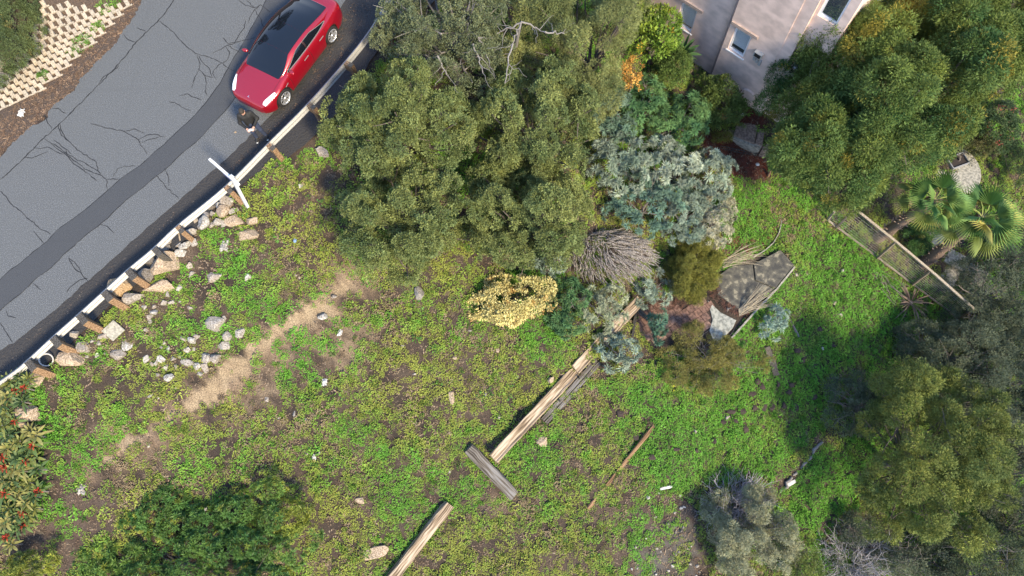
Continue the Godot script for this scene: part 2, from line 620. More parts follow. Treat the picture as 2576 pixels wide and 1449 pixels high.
# a tree or bush: px is where the middle of its crown shows, lift how far that is above the ground, rad in pixels
func plant(called: String, label: String, category: String, group: String, px: Vector2, lift: float, rad: Vector2, opt: Dictionary) -> Node3D:
	rng.seed = opt.get("seed", int(px.x * 7 + px.y * 13))
	var mid := at(px.x, px.y, lift)
	var mp := mpp(mid)
	var gnd := ground_at(mid.x + opt.get("lean", 0.0), mid.z)
	var root := thing(called, label, category, gnd, 0.0, group)
	var c := mid - gnd
	var R := Vector3(rad.x * mp, opt.get("tall", (rad.x + rad.y) * 0.5 * mp * 0.75), rad.y * mp)
	var lobes := []
	var n: int = opt.get("lobes", 22)
	var lr: float = opt.get("lobe", 0.36)
	lobes.append([c, R * opt.get("core", 0.62)])
	for i in n:
		var d := Vector3.ZERO
		var f := (i + 0.5) / n
		var a := i * 2.39996 + rng.randf() * 0.7
		var y := 1.0 - 1.35 * f
		var rr := sqrt(maxf(0.0, 1.0 - y * y))
		d = Vector3(cos(a) * rr, y, sin(a) * rr)
		var rc: Array = opt.get("reach", [0.52, 0.8])
		var k := rng.randf_range(rc[0], rc[1])
		var size := lr * rng.randf_range(0.7, 1.25)
		var rr3 := Vector3(R.x, (R.x + R.z) * 0.5 * opt.get("lobe_tall", 1.0), R.z) * size
		var away := false
		for ko in opt.get("keep_out", []):
			away = away or to_px(gnd + c + d * R * k).distance_to(Vector2(ko[0], ko[1])) < ko[2]
		if not away:
			var lc := c + d * R * k
			if not opt.has("subs"):
				lobes.append([lc, rr3])
			else:
				lobes.append([lc - Vector3(0, rr3.y * 0.15, 0), rr3 * 0.72])
				for j in opt.subs:
					var sd := (rnd_dir() + d * 0.7 + Vector3(0, 0.5, 0)).normalized()
					lobes.append([lc + sd * rr3 * rng.randf_range(0.6, 0.95), rr3 * rng.randf_range(0.26, 0.42) * Vector3(1, 1.3, 1)])
	# wood
	var st := begin()
	var tr: float = opt.get("trunk", 0.13)
	var fork := Vector3(c.x * 0.5, maxf(c.y - R.y * 0.6, 0.15), c.z * 0.5)
	var pts := wobble_line(Vector3(0, -0.3, 0), fork, 4, 0.06)
	tube(st, pts, taper(5, tr * 1.25, tr * 0.85), 7)
	part(root, "trunk", done(st, false), opt.get("bark", M.bark))
	st = begin()
	for i in range(1, lobes.size(), opt.get("limb_step", 2)):
		var end: Vector3 = lobes[i][0] + (lobes[i][0] - c).normalized() * lobes[i][1].x * 0.6
		var limb := wobble_line(fork, end, 5, 0.12 * R.x * 0.4)
		tube(st, limb, taper(6, tr * 0.6, tr * 0.1), 5)
		for t in opt.get("twigs", 1):
			var s0: Vector3 = limb[2 + rng.randi() % 3]
			tube(st, wobble_line(s0, s0 + rnd_dir() * R.x * 0.35 + Vector3(0, 0.1, 0), 3, 0.05), taper(4, tr * 0.22, tr * 0.05), 4)
	part(root, "limbs", done(st, false), opt.get("bark", M.bark))
	foliage(root, opt.get("part", "crown"), lobes, opt.get("kind", "oak"), opt.get("mat", M.leaf), opt.get("per_m2", 26.0), opt.get("size", 0.2), opt.pal, opt)
	return root

# bare grey twigs spreading from a base
func twiggy(root: Node3D, n: int, spread: Vector3, thick: float, m: Material, base := Vector3.ZERO, called := "twigs") -> void:
	var st := begin()
	for i in n:
		var d := rnd_dir()
		d.y = absf(d.y) * 0.8 + 0.15
		var b0 := base + Vector3(d.x * spread.x, 0, d.z * spread.z) * 0.25
		var tip := base + d * spread * rng.randf_range(0.6, 1.1)
		var l := wobble_line(b0, tip, 5, 0.12 * spread.x)
		tube(st, l, taper(6, thick, thick * 0.25), 4)
		for k in 3:
			var s0: Vector3 = l[2 + k]
			tube(st, wobble_line(s0, s0 + (d + rnd_dir() * 1.1).normalized() * spread.x * 0.3, 3, 0.05), taper(4, thick * 0.5, thick * 0.15), 3)
	part(root, called, done(st), m)

# ---------------------------------------------------------------- ground and ground cover
var z_path: PackedVector2Array
var z_lush := []
var z_soil := []
var z_gravel := []
var z_bare := []
var z_mulch := []
var z_worn: PackedVector2Array

func build_ground() -> void:
	z_path = zone([[228, 1172], [300, 1112], [390, 1062], [470, 1003], [540, 940], [610, 890], [680, 838], [735, 790], [770, 770], [800, 745], [835, 718], [870, 700], [892, 712], [870, 735], [830, 770], [845, 800], [790, 815], [740, 838], [690, 862], [650, 905], [600, 960], [560, 990], [500, 1026], [440, 1052], [370, 1092], [310, 1140], [262, 1168]])
	z_bare = [
		zone([[400, 600], [470, 545], [560, 570], [600, 620], [540, 680], [450, 700], [390, 720]]),
		zone([[1110, 1150], [1180, 1110], [1200, 1180], [1250, 1240], [1300, 1300], [1250, 1330], [1180, 1250]]),
		zone([[1450, 1250], [1560, 1190], [1600, 1200], [1560, 1280], [1560, 1380], [1500, 1340]]),
		zone([[620, 985], [700, 905], [830, 850], [890, 790], [930, 800], [900, 900], [800, 960], [700, 1040], [560, 1090]]),
		zone([[100, 1140], [190, 1190], [150, 1260], [110, 1290], [70, 1280]]),
	]
	z_soil = [
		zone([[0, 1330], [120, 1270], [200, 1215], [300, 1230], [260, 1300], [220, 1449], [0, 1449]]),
		zone([[1560, 1300], [1700, 1240], [1800, 1330], [1760, 1460], [1580, 1460]]),
		zone([[1920, 1245], [1965, 1185], [2010, 1150], [2060, 1100], [2075, 1112], [2000, 1195], [1960, 1260], [1900, 1290]]),
		zone([[2060, 1310], [2170, 1270], [2260, 1300], [2230, 1400], [2060, 1370]]),
		zone([[2330, 650], [2400, 600], [2480, 640], [2470, 780], [2400, 760]]),
		zone([[1810, 590], [1880, 600], [1965, 555], [1960, 600], [1900, 650], [1830, 660]]),
	]
	z_gravel = [zone([[1590, 1350], [1720, 1290], [1760, 1340], [1740, 1460], [1600, 1460]])]
	z_lush = [zone([[1470, 980], [1780, 840], [1830, 480], [1960, 440], [2110, 540], [2320, 770], [2280, 960], [2060, 1090], [1930, 1200], [1700, 1230], [1560, 1150], [1650, 1060]]),
		zone([[2070, 1110], [2140, 1150], [2160, 1280], [1990, 1330], [1985, 1220]])]
	z_worn = zone([[560, 1090], [640, 960], [700, 860], [760, 760], [850, 680], [960, 720], [960, 850], [900, 950], [760, 1040], [640, 1130], [480, 1150]])
	z_mulch = [zone([[1765, 345], [1800, 325], [1850, 335], [1935, 370], [1938, 440], [1922, 455], [1850, 445], [1770, 385]]), zone([[1870, 255], [1925, 280], [1930, 320], [1880, 325], [1850, 295]])]
	var xs := PackedFloat32Array()
	var zs := PackedFloat32Array()
	for v in [-160.0, -90.0, -55.0, -38.0, -30.0]:
		xs.append(v)
	var v := -25.0
	while v < 26.0:
		xs.append(v)
		v += 0.16
	for w in [30.0, 38.0, 55.0, 90.0, 160.0]:
		xs.append(w)
	for w in [-160.0, -90.0, -60.0, -42.0, -34.0]:
		zs.append(w)
	v = -29.0
	while v < 10.0:
		zs.append(v)
		v += 0.16
	for w in [14.0, 20.0, 40.0, 90.0, 160.0]:
		zs.append(w)
	var st := begin()
	st.set_smooth_group(0)
	for iz in zs.size():
		for ix in xs.size():
			var x := xs[ix]
			var z := zs[iz]
			st.set_color(soil_color(x, z))
			st.set_uv(Vector2(x, z))
			st.add_vertex(Vector3(x, ground(x, z) - trail_cut(Vector2(x, z)), z))
	var nx := xs.size()
	for iz in zs.size() - 1:
		for ix in nx - 1:
			var a := iz * nx + ix
			st.add_index(a)
			st.add_index(a + 1)
			st.add_index(a + nx + 1)
			st.add_index(a)
			st.add_index(a + nx + 1)
			st.add_index(a + nx)
	st.generate_normals()
	structure("hillside_ground", st.commit(), M.soil)

func trail_cut(p: Vector2) -> float:
	if inside(p, z_path):
		return 0.10 * smoothstep(0.0, 0.25, edge_dist(p, z_path))
	return 0.0

func soil_color(x: float, z: float) -> Color:
	var p := Vector2(x, z)
	var n := patches.get_noise_2d(x * 2.0, z * 2.0)
	var f := fine.get_noise_2d(x * 2.0, z * 2.0)
	var c := Color(0.045, 0.032, 0.024).lerp(Color(0.105, 0.076, 0.055), clampf(0.5 + n + f * 0.4, 0, 1))
	var s := across(x, z)
	if s < -7.5:
		c = Color(0.14, 0.10, 0.075)
	elif inside(p + Vector2(fine.get_noise_2d(x, z), fine.get_noise_2d(z, x)) * 0.22, z_path):
		c = Color(0.46, 0.35, 0.22).lerp(Color(0.33, 0.24, 0.15), clampf(0.4 + f, 0, 1))
	else:
		var d := edge_dist(p, z_path)
		if d < 0.9:
			c = c.lerp(Color(0.34, 0.24, 0.155), (1.0 - d / 0.9) * clampf(0.5 + 1.6 * n + f, 0, 1))
		for q in z_bare:
			if inside(p, q):
				c = c.lerp(Color(0.16, 0.115, 0.082), clampf(0.45 + f * 1.5 + n, 0, 1))
		if inside(p, z_worn):
			c = c.lerp(Color(0.27, 0.20, 0.13), clampf(0.05 + 2.2 * n + f * 1.2, 0, 1))
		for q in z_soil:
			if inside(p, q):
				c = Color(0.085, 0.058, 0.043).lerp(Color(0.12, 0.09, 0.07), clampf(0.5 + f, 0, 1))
		for q in z_mulch:
			if inside(p, q):
				c = Color(0.12, 0.042, 0.028)
		for q in z_gravel:
			if inside(p, q):
				c = Color(0.085, 0.072, 0.06).lerp(Color(0.14, 0.125, 0.11), clampf(0.5 + n * 2.0 + f, 0, 1))
	return c

func cover_at(p: Vector2, px: Vector2) -> Array:   # [share covered, green, height]
	var n := patches.get_noise_2d(p.x * 5.0, p.y * 5.0)
	var big := bumps.get_noise_2d(p.x * 0.8 + 40.0, p.y * 0.8)
	var share := 0.80 + n * 1.35 + 0.25 * big
	var lush := 0.36 + big * 1.1 + n * 0.15
	var tall := 1.0
	for q in z_lush:
		if inside(p, q):
			share = 1.35 + n * 0.7
			lush = 0.95 + big * 0.8
			tall = 0.95
	var s := across(p.x, p.y)
	if s > 22.0:
		share = maxf(share, 0.85)
		lush += 0.4
	if s < 2.2:
		share -= 0.15
	for q in z_bare:
		if inside(p, q):
			share -= 0.28
	if inside(p, z_worn):
		share -= 0.16
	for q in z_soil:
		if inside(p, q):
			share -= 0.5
	for q in z_mulch:
		if inside(p, q):
			share = -1.0
	if inside(p + Vector2(fine.get_noise_2d(p.x, p.y), fine.get_noise_2d(p.y, p.x)) * 0.22, z_path):
		share = -0.22 + n * 0.9
	else:
		var d := edge_dist(p, z_path)
		if d < 0.7:
			share -= 0.28 * (1.0 - d / 0.7)
	return [share, lush, tall]

func build_cover() -> void:
	rng.seed = 4242
	var xf := [[], [], []]
	var cols := [PackedColorArray(), PackedColorArray(), PackedColorArray()]
	var txf := [[], [], []]
	var tcols := [PackedColorArray(), PackedColorArray(), PackedColorArray()]
	var dxf := [[], [], []]
	var dcols := [PackedColorArray(), PackedColorArray(), PackedColorArray()]
	var bxf := [[], [], []]
	var bcols := [PackedColorArray(), PackedColorArray(), PackedColorArray()]
	var wxf := []
	var wcols := PackedColorArray()
	var step := 0.112
	var x := -17.5
	while x < 24.0:
		var z := -23.0
		while z < 8.0:
			var q := Vector2(x + rng.randf_range(-0.1, 0.1), z + rng.randf_range(-0.1, 0.1))
			z += step
			var s := across(q.x, q.y)
			var along := Vector2(q.x + 12.09, q.y + 8.01).dot(ST)
			if s < (0.55 if along > 5.0 else 0.1):
				continue
			var gy := ground(q.x, q.y)
			var px := to_px(Vector3(q.x, gy, q.y))
			if px.x < -60 or px.x > 2640 or px.y < -60 or px.y > 1510:
				continue
			var blocked := false
			for f in flats:
				if f[4] and inside(q, f[0]):
					blocked = true
					break
			if blocked:
				continue
			var cv := cover_at(q, px)
			var k := rng.randi() % 3
			var up := Vector3(rng.randf_range(-0.25, 0.25), 1.0, rng.randf_range(-0.25, 0.25)) + Vector3(SN.x, 0, SN.y) * 0.4
			var nn := fine.get_noise_2d(q.x * 1.3, q.y * 1.3)
			if rng.randf() < cv[0] * 1.3 and cv[0] > 0.14:
				var size := rng.randf_range(0.058, 0.112) * (0.8 + 0.35 * clampf(cv[0], 0, 1) + 0.3 * nn)
				if rng.randf() < 0.04:
					size *= 1.5
				var b := basis_to(up, rng.randf() * TAU, 1.0) * Basis.from_scale(Vector3(size, size * rng.randf_range(0.7, 1.5) * cv[2], size))
				xf[k].append(Transform3D(b, Vector3(q.x, gy + 0.015, q.y)))
				var n_dry := patches.get_noise_2d(q.x * 1.5 + 70.0, q.y * 1.5)
				var yel := Color(0.255, 0.29, 0.058)
				var grn := Color(0.115, 0.285, 0.035)
				var c := yel.lerp(grn, clampf(cv[1] + rng.randf_range(-0.3, 0.3) + nn * 0.5, 0, 1))
				if rng.randf() < 0.14 - n_dry * 0.5 and cv[1] < 0.7:
					c = Color(0.25, 0.195, 0.12)
				cols[k].append(c * rng.randf_range(0.75, 1.2))
			elif rng.randf() < 0.5 and not inside(q, z_path):
				var b2 := basis_to(up, rng.randf() * TAU, rng.randf_range(0.05, 0.10))
				dxf[k].append(Transform3D(b2, Vector3(q.x, gy, q.y)))
				dcols[k].append(Color(0.13, 0.09, 0.065).lerp(Color(0.30, 0.235, 0.17), rng.randf()) * rng.randf_range(0.5, 1.1))
			if rng.randf() < 0.02 * clampf(cv[0], 0, 1):
				bxf[k].append(Transform3D(basis_to(up, rng.randf() * TAU, rng.randf_range(0.10, 0.2)), Vector3(q.x, gy + 0.02, q.y)))
				bcols[k].append(Color(0.20, 0.30, 0.05).lerp(Color(0.07, 0.20, 0.04), rng.randf()))
			if rng.randf() < 0.03 + 0.16 * patches.get_noise_2d(q.x * 1.2 - 30.0, q.y * 1.2) and not inside(q, z_path):
				wxf.append(Transform3D(basis_to(up, rng.randf() * TAU, rng.randf_range(0.12, 0.26)), Vector3(q.x, gy, q.y)))
				wcols.append(Color(0.36, 0.29, 0.21).lerp(Color(0.20, 0.15, 0.11), rng.randf()))
			if rng.randf() < 0.06 * clampf(cv[0], 0, 1):
				var b3 := basis_to(up, rng.randf() * TAU, rng.randf_range(0.12, 0.24))
				txf[k].append(Transform3D(b3, Vector3(q.x, gy, q.y)))
				tcols[k].append(Color(0.15, 0.24, 0.05).lerp(Color(0.08, 0.2, 0.035), clampf(cv[1] + nn, 0, 1)))
		x += step
	tag(many(self, "dead_weeds", SPRIG["pine0"], M.litter, wxf, wcols), "dry brown dead weed stalks standing in patches of the slope", "weeds", "dead weeds on the slope")
	for k in 3:
		tag(many(self, "broad_weeds", SPRIG["broad%d" % k], M.leaf, bxf[k], bcols[k]), "broad-leaved green weeds dotted over the slope", "weeds", "broad weeds on the slope")
		var o := many(self, "ground_cover", SPRIG["mat%d" % k], M.leaf, xf[k], cols[k])
		tag(o, "low mat of clover and small weeds covering the slope", "weeds", "weeds on the slope")
		var o2 := many(self, "weed_tufts", SPRIG["tuft%d" % k], M.leaf, txf[k], tcols[k])
		tag(o2, "loose grassy tufts standing up from the weed mat", "weeds", "grass tufts on the slope")
		var o3 := many(self, "dry_litter", SPRIG["flake%d" % k], M.litter, dxf[k], dcols[k])
		tag(o3, "dry brown stalks and leaf scraps on bare soil", "litter", "litter on the slope")

# dead leaves strewn over a zone: list of polygons in xz, height from the ground
func strew(polys: Array, per_m2: float, size: float, pal: Array, label: String, group: String, y_off := 0.01) -> void:
	rng.seed = polys.size() * 77 + int(per_m2)
	var xf := [[], [], []]
	var cols := [PackedColorArray(), PackedColorArray(), PackedColorArray()]
	for poly in polys:
		var box := Rect2(poly[0], Vector2.ZERO)
		for q in poly:
			box = box.expand(q)
		for i in int(box.get_area() * per_m2):
			var p := box.position + Vector2(rng.randf(), rng.randf()) * box.size
			if not inside(p, poly):
				continue
			var k := i % 3
			var b := basis_to(Vector3(rng.randf_range(-0.3, 0.3), 1, rng.randf_range(-0.3, 0.3)), rng.randf() * TAU, size * rng.randf_range(0.6, 1.3))
			xf[k].append(Transform3D(b, Vector3(p.x, ground(p.x, p.y) + y_off, p.y)))
			cols[k].append(shade_of(pal, rng.randf()) * rng.randf_range(0.6, 1.2))
	for k in 3:
		if xf[k].size():
			tag(many(self, "leaf_litter", SPRIG["flake%d" % k], M.litter, xf[k], cols[k]), label, "litter", group)

# ---------------------------------------------------------------- road
func road_pt(px: float, py: float) -> Vector2:
	var w := at_y(px, py, 0.0)
	return Vector2(w.x, w.z)

func smooth_line(pts: Array, per := 6) -> Array:
	var out := []
	for i in pts.size() - 1:
		var p0: Vector2 = pts[maxi(i - 1, 0)]
		var p3: Vector2 = pts[mini(i + 2, pts.size() - 1)]
		for k in per:
			out.append(pts[i].cubic_interpolate(pts[i + 1], p0, p3, float(k) / per))
	out.append(pts[-1])
	return out

func crack(parent: Node, px_pts: Array, width: float, branch := 0.0) -> void:
	var pts := []
	for i in px_pts.size() - 1:
		var a := road_pt(px_pts[i][0], px_pts[i][1])
		var b := road_pt(px_pts[i + 1][0], px_pts[i + 1][1])
		var n := maxi(2, int(a.distance_to(b) / 0.10))
		for k in n:
			var f := float(k) / n
			var amp := 0.025 if k > 0 else 0.0
			pts.append(a.lerp(b, f) + Vector2(rng.randf_range(-amp, amp), rng.randf_range(-amp, amp)))
	pts.append(road_pt(px_pts[-1][0], px_pts[-1][1]))
	var wd := []
	for i in pts.size():
		wd.append(width * rng.randf_range(0.45, 1.2) * (0.4 if i == 0 or i == pts.size() - 1 else 1.0))
	var st := begin()
	ribbon(st, pts, wd, 0.006)
	part(parent, "crack", done(st), M.crack)

func build_road() -> void:
	rng.seed = 91
	# outer edge by the verge and inner edge by the dark shoulder
	var outer := [[-330, 800], [-200, 640], [-90, 510], [0, 398], [40, 350], [85, 315], [118, 300], [128, 268], [170, 240], [195, 215], [203, 196], [228, 172], [250, 150], [270, 128], [292, 108], [300, 88], [320, 64], [338, 40], [352, 10], [380, -40], [450, -140], [560, -300], [700, -520]]
	var inner := [[-330, 1105], [-120, 960], [0, 882], [40, 858], [85, 822], [130, 786], [170, 752], [214, 712], [275, 660], [330, 610], [400, 548], [460, 496], [520, 443], [580, 390], [640, 330], [690, 280], [740, 215], [790, 140], [830, 70], [868, 0], [930, -120], [1010, -300], [1080, -480]]
	var op := []
	var ip := []
	for q in outer:
		op.append(road_pt(q[0], q[1]))
	for q in inner:
		ip.append(road_pt(q[0], q[1]))
	var poly := PackedVector2Array()
	var oo := smooth_line(op, 5)
	for q in oo:
		poly.append(q + Vector2(rng.randf_range(-0.05, 0.05), rng.randf_range(-0.05, 0.05)))
	var ii := smooth_line(ip, 5)
	for i in range(ii.size() - 1, -1, -1):
		poly.append(ii[i] + Vector2(rng.randf_range(-0.025, 0.025), rng.randf_range(-0.025, 0.025)))
	var road := structure("road", poly_sheet(poly, 0.0), M.road)
	# dark asphalt shoulder between the road and the guardrail
	var sh := PackedVector2Array()
	for i in range(0, ii.size(), 3):
		sh.append(ii[i] + Vector2(-0.3, -0.27))
	for i in range(ii.size() - 1, -1, -3):
		var q: Vector2 = ii[i]
		sh.append(q + SN * maxf(0.2, (0.45 if Vector2(q.x + 12.09, q.y + 8.01).dot(ST) > 4.0 else -0.02) - across(q.x, q.y)) + Vector2(rng.randf_range(-0.06, 0.06), rng.randf_range(-0.06, 0.06)))
	structure("road_shoulder", poly_sheet(sh, -0.008), M.shoulder)
	# trench patch: a darker band along the road
	var pl := [[-330, 1010], [-150, 860], [0, 742], [60, 690], [120, 642], [175, 590], [240, 540], [310, 478], [380, 424], [440, 370], [500, 315], [560, 245], [610, 165], [660, 80], [700, 0], [760, -120], [840, -300]]
	var pw := [0.95, 0.95, 0.92, 0.88, 0.86, 0.84, 0.80, 0.78, 0.78, 0.80, 0.80, 0.85, 0.9, 0.9, 0.9, 0.9, 0.9]
	var pp := []
	for i in pl.size():
		pp.append(road_pt(pl[i][0], pl[i][1]))
	var pc := smooth_line(pp, 6)
	var ww := []
	for i in pc.size():
		ww.append(pw[mini(i / 6, pw.size() - 1)] + 0.03 * sin(i * 0.9))
	var st := begin()
	ribbon(st, pc, ww, 0.004)
	part(road, "trench_patch", done(st), M.road_patch).set_meta("label", "darker blue-grey asphalt strip of a filled trench")
	# the patch's dark seams
	for sgn in [-1, 1]:
		var edge := []
		var wd := []
		for i in range(6, pc.size() - 4):
			var d: Vector2 = (pc[mini(i + 1, pc.size() - 1)] - pc[i - 1]).normalized()
			edge.append(pc[i] + Vector2(-d.y, d.x) * sgn * ww[i] * 0.5 + Vector2(rng.randf_range(-0.012, 0.012), rng.randf_range(-0.012, 0.012)))
			wd.append(rng.randf_range(0.008, 0.035))
		st = begin()
		ribbon(st, edge, wd, 0.008)
		part(road, "seam", done(st), M.crack)
	# long straight joint
	crack(road, [[441, -5], [410, 40], [370, 80], [340, 110], [300, 160], [250, 212], [200, 262], [155, 307], [110, 348], [60, 398], [0, 452]], 0.042)
	# cracks traced from the photo
	var web := [
		[[397, 52], [420, 68], [438, 82], [450, 98], [470, 118], [492, 135], [515, 140], [545, 152], [560, 160]],
		[[497, 138], [503, 160], [500, 175], [515, 190], [535, 195]], [[515, 190], [520, 210], [516, 230], [522, 240]],
		[[535, 195], [525, 170], [508, 155], [500, 140]], [[560, 160], [573, 150], [578, 135], [570, 118]], [[545, 200], [535, 185], [548, 165], [565, 155]],
		[[560, 160], [575, 172], [590, 178]], [[573, 115], [590, 125], [610, 135]], [[530, 135], [555, 125], [575, 113], [600, 105], [640, 95]],
		[[500, 175], [490, 195], [485, 215], [483, 222]], [[452, 240], [470, 236], [490, 245], [507, 252]], [[425, 255], [445, 262], [462, 272], [480, 278]],
		[[227, 310], [255, 318], [285, 325], [310, 330], [330, 340], [348, 352], [358, 370], [370, 388]],
		[[348, 352], [370, 340], [390, 338], [415, 345]], [[355, 360], [378, 350], [400, 345]], [[310, 330], [340, 325], [365, 335]],
		[[150, 310], [147, 322], [152, 335], [165, 350], [185, 368], [200, 380], [222, 395], [243, 408], [246, 430], [255, 438]],
		[[110, 348], [125, 358], [140, 372], [155, 382], [175, 395], [195, 410], [212, 425], [235, 435], [252, 440], [268, 452], [270, 480]],
		[[135, 352], [150, 362], [165, 375], [180, 388]], [[165, 375], [172, 395], [185, 412], [205, 425], [230, 445], [243, 455]], [[125, 358], [140, 365], [158, 380], [190, 400], [220, 415], [250, 432]],
		[[83, 371], [100, 374], [120, 370], [138, 380], [160, 388]], [[62, 396], [80, 398], [100, 390], [120, 382]], [[150, 310], [158, 335], [175, 358]],
		[[268, 452], [285, 450], [303, 450]], [[285, 445], [295, 425], [315, 418], [340, 418]],
		[[343, 70], [355, 75], [368, 80]], [[310, 86], [322, 100], [342, 106]], [[130, 272], [150, 275], [165, 286]], [[112, 290], [125, 315], [130, 325]],
		[[0, 480], [30, 515], [65, 545], [95, 570], [128, 590]], [[85, 582], [100, 600], [110, 612]],
		[[250, 564], [270, 570], [288, 588]], [[414, 423], [422, 440], [425, 455], [424, 468]], [[392, 441], [405, 455], [420, 475], [432, 482]], [[428, 483], [440, 490], [450, 500]],
		[[172, 648], [188, 660], [200, 675], [210, 697], [222, 709]], [[172, 648], [185, 672], [205, 690]], [[222, 700], [200, 705], [180, 720], [168, 735]],
		[[82, 712], [94, 722], [104, 730]], [[15, 780], [20, 795], [40, 800]], [[0, 812], [15, 835], [32, 862]],
		[[620, 0], [640, 20], [655, 12], [680, 30]], [[655, 12], [640, 25], [628, 45], [622, 60]], [[640, 25], [655, 45], [665, 70], [650, 90]], [[590, 110], [600, 90], [615, 70], [618, 50]], [[560, 95], [575, 110], [600, 105]],
	]
	for w in web:
		crack(road, w, 0.028)
	# worn streak beside the joint
	for w in [[[300, 165], [280, 182], [262, 192], [248, 212]], [[600, 0], [618, 14], [640, 20]]]:
		crack(road, w, 0.03)

# ---------------------------------------------------------------- verge and openwork block facing
func build_verge() -> void:
	var verge: Array = [zone([[-60, 420], [0, 310], [40, 268], [110, 215], [150, 165], [190, 110], [240, 60], [290, 10], [320, -40], [370, -40], [350, 20], [320, 70], [295, 112], [250, 160], [205, 205], [170, 245], [125, 290], [85, 320], [30, 365], [-30, 440]])]
	strew(verge, 190.0, 0.05, [Color(0.30, 0.21, 0.14), Color(0.16, 0.10, 0.07)], "brown fallen leaves covering the verge above the road edge", "dead leaves on the verge")
	var slope: Array = [zone([[-60, 420], [0, 310], [110, 215], [190, 110], [290, 0], [0, -60], [-100, 200]])]
	strew(slope, 60.0, 0.05, [Color(0.24, 0.17, 0.11), Color(0.12, 0.08, 0.06)], "dark dead leaves caught in the holes of the block facing", "dead leaves in the blocks", 0.02)
	# blocks: courses run along e, climb along f
	var o := at(20, 232)
	var ee := at(164, 165) - o
	var n_e := Vector3(ee.x, 0, ee.z).normalized()
	var wall := thing("openwork_block_facing", "sloping facing of tan openwork concrete blocks above the leafy verge", "block wall", o)
	var st := begin()
	var up_slope := Vector3(-SN.x, 0.55, -SN.y).normalized()
	var nrm := n_e.cross(up_slope)
	if nrm.y < 0:
		nrm = -nrm
	up_slope = nrm.cross(n_e).normalized()
	if up_slope.y < 0:
		up_slope = -up_slope
	var bas := Basis(n_e, nrm, n_e.cross(nrm))
	box(st, Vector3(0, -0.02, 0), Vector3(0.070, 0.06, 0.126), bas)
	box(st, Vector3(0, -0.035, 0) + bas.z * 0.103, Vector3(0.1395, 0.05, 0.028), bas)
	var shared := done(st)
	var mats := [M.paver, mk(Color(0.46, 0.39, 0.31), 0.92, M.paver.albedo_texture, 0.8, M.paver.normal_texture, 0.5), mk(Color(0.42, 0.37, 0.30), 0.92, M.paver.albedo_texture, 0.8, M.paver.normal_texture, 0.5)]
	rng.seed = 15
	var pitch := 0.28
	var rise := 0.262
	for j in range(-2, 17):
		for i in range(-14, 22):
			var p := o + n_e * (i + (0.5 if j % 2 else 0.0)) * pitch + up_slope * j * rise
			var px := to_px(p)
			if px.x < -45 or px.y < -45 or px.x > 330:
				continue
			# lower right end of the facing and the hedge's side
			if px.y > 318 - px.x * 0.62 - 0.0022 * px.x * px.x + 24 or px.y < -30:
				continue
			if px.x < 60 and px.y < 150 - px.x * 0.5:
				continue
			var gy := ground(p.x, p.z)
			p.y = gy + 0.075 + rng.randf_range(-0.008, 0.008)
			var b := part(wall, "block", shared, mats[rng.randi() % 3], p - o)
			b.rotation = Vector3(rng.randf_range(-0.03, 0.03), rng.randf_range(-0.03, 0.03), rng.randf_range(-0.03, 0.03))
	# weeds on the verge
	var k := 0
	for w in [[205, 108, 26, "bright green weed clump sprouting from the leafy verge, the largest of them"], [265, 12, 30, "green weed clump on the verge where the road leaves the picture"], [178, 133, 12, "small green weed at the foot of the block facing"], [108, 194, 14, "low yellow-green weed between the blocks and dead leaves"], [245, 70, 15, "small green weed on dead leaves below the top blocks"]]:
		rng.seed = 300 + k
		var c := at(w[0], w[1], 0.05)
		var r: float = w[2] * mpp(c)
		var t := thing("verge_weed", w[3], "weed", ground_at(c.x, c.z), 0.0, "weeds on the verge")
		foliage(t, "foliage", [[Vector3(0, 0.02, 0), Vector3(r, 0.16, r)], [Vector3(r * 0.5, 0.02, -r * 0.3), Vector3(r * 0.6, 0.2, r * 0.6)]], "broad", M.leaf, 60.0, 0.09, [Color(0.16, 0.27, 0.05), Color(0.07, 0.17, 0.03)], {"gap": -0.6})
		k += 1

# ---------------------------------------------------------------- guardrail
var rail_pts := []

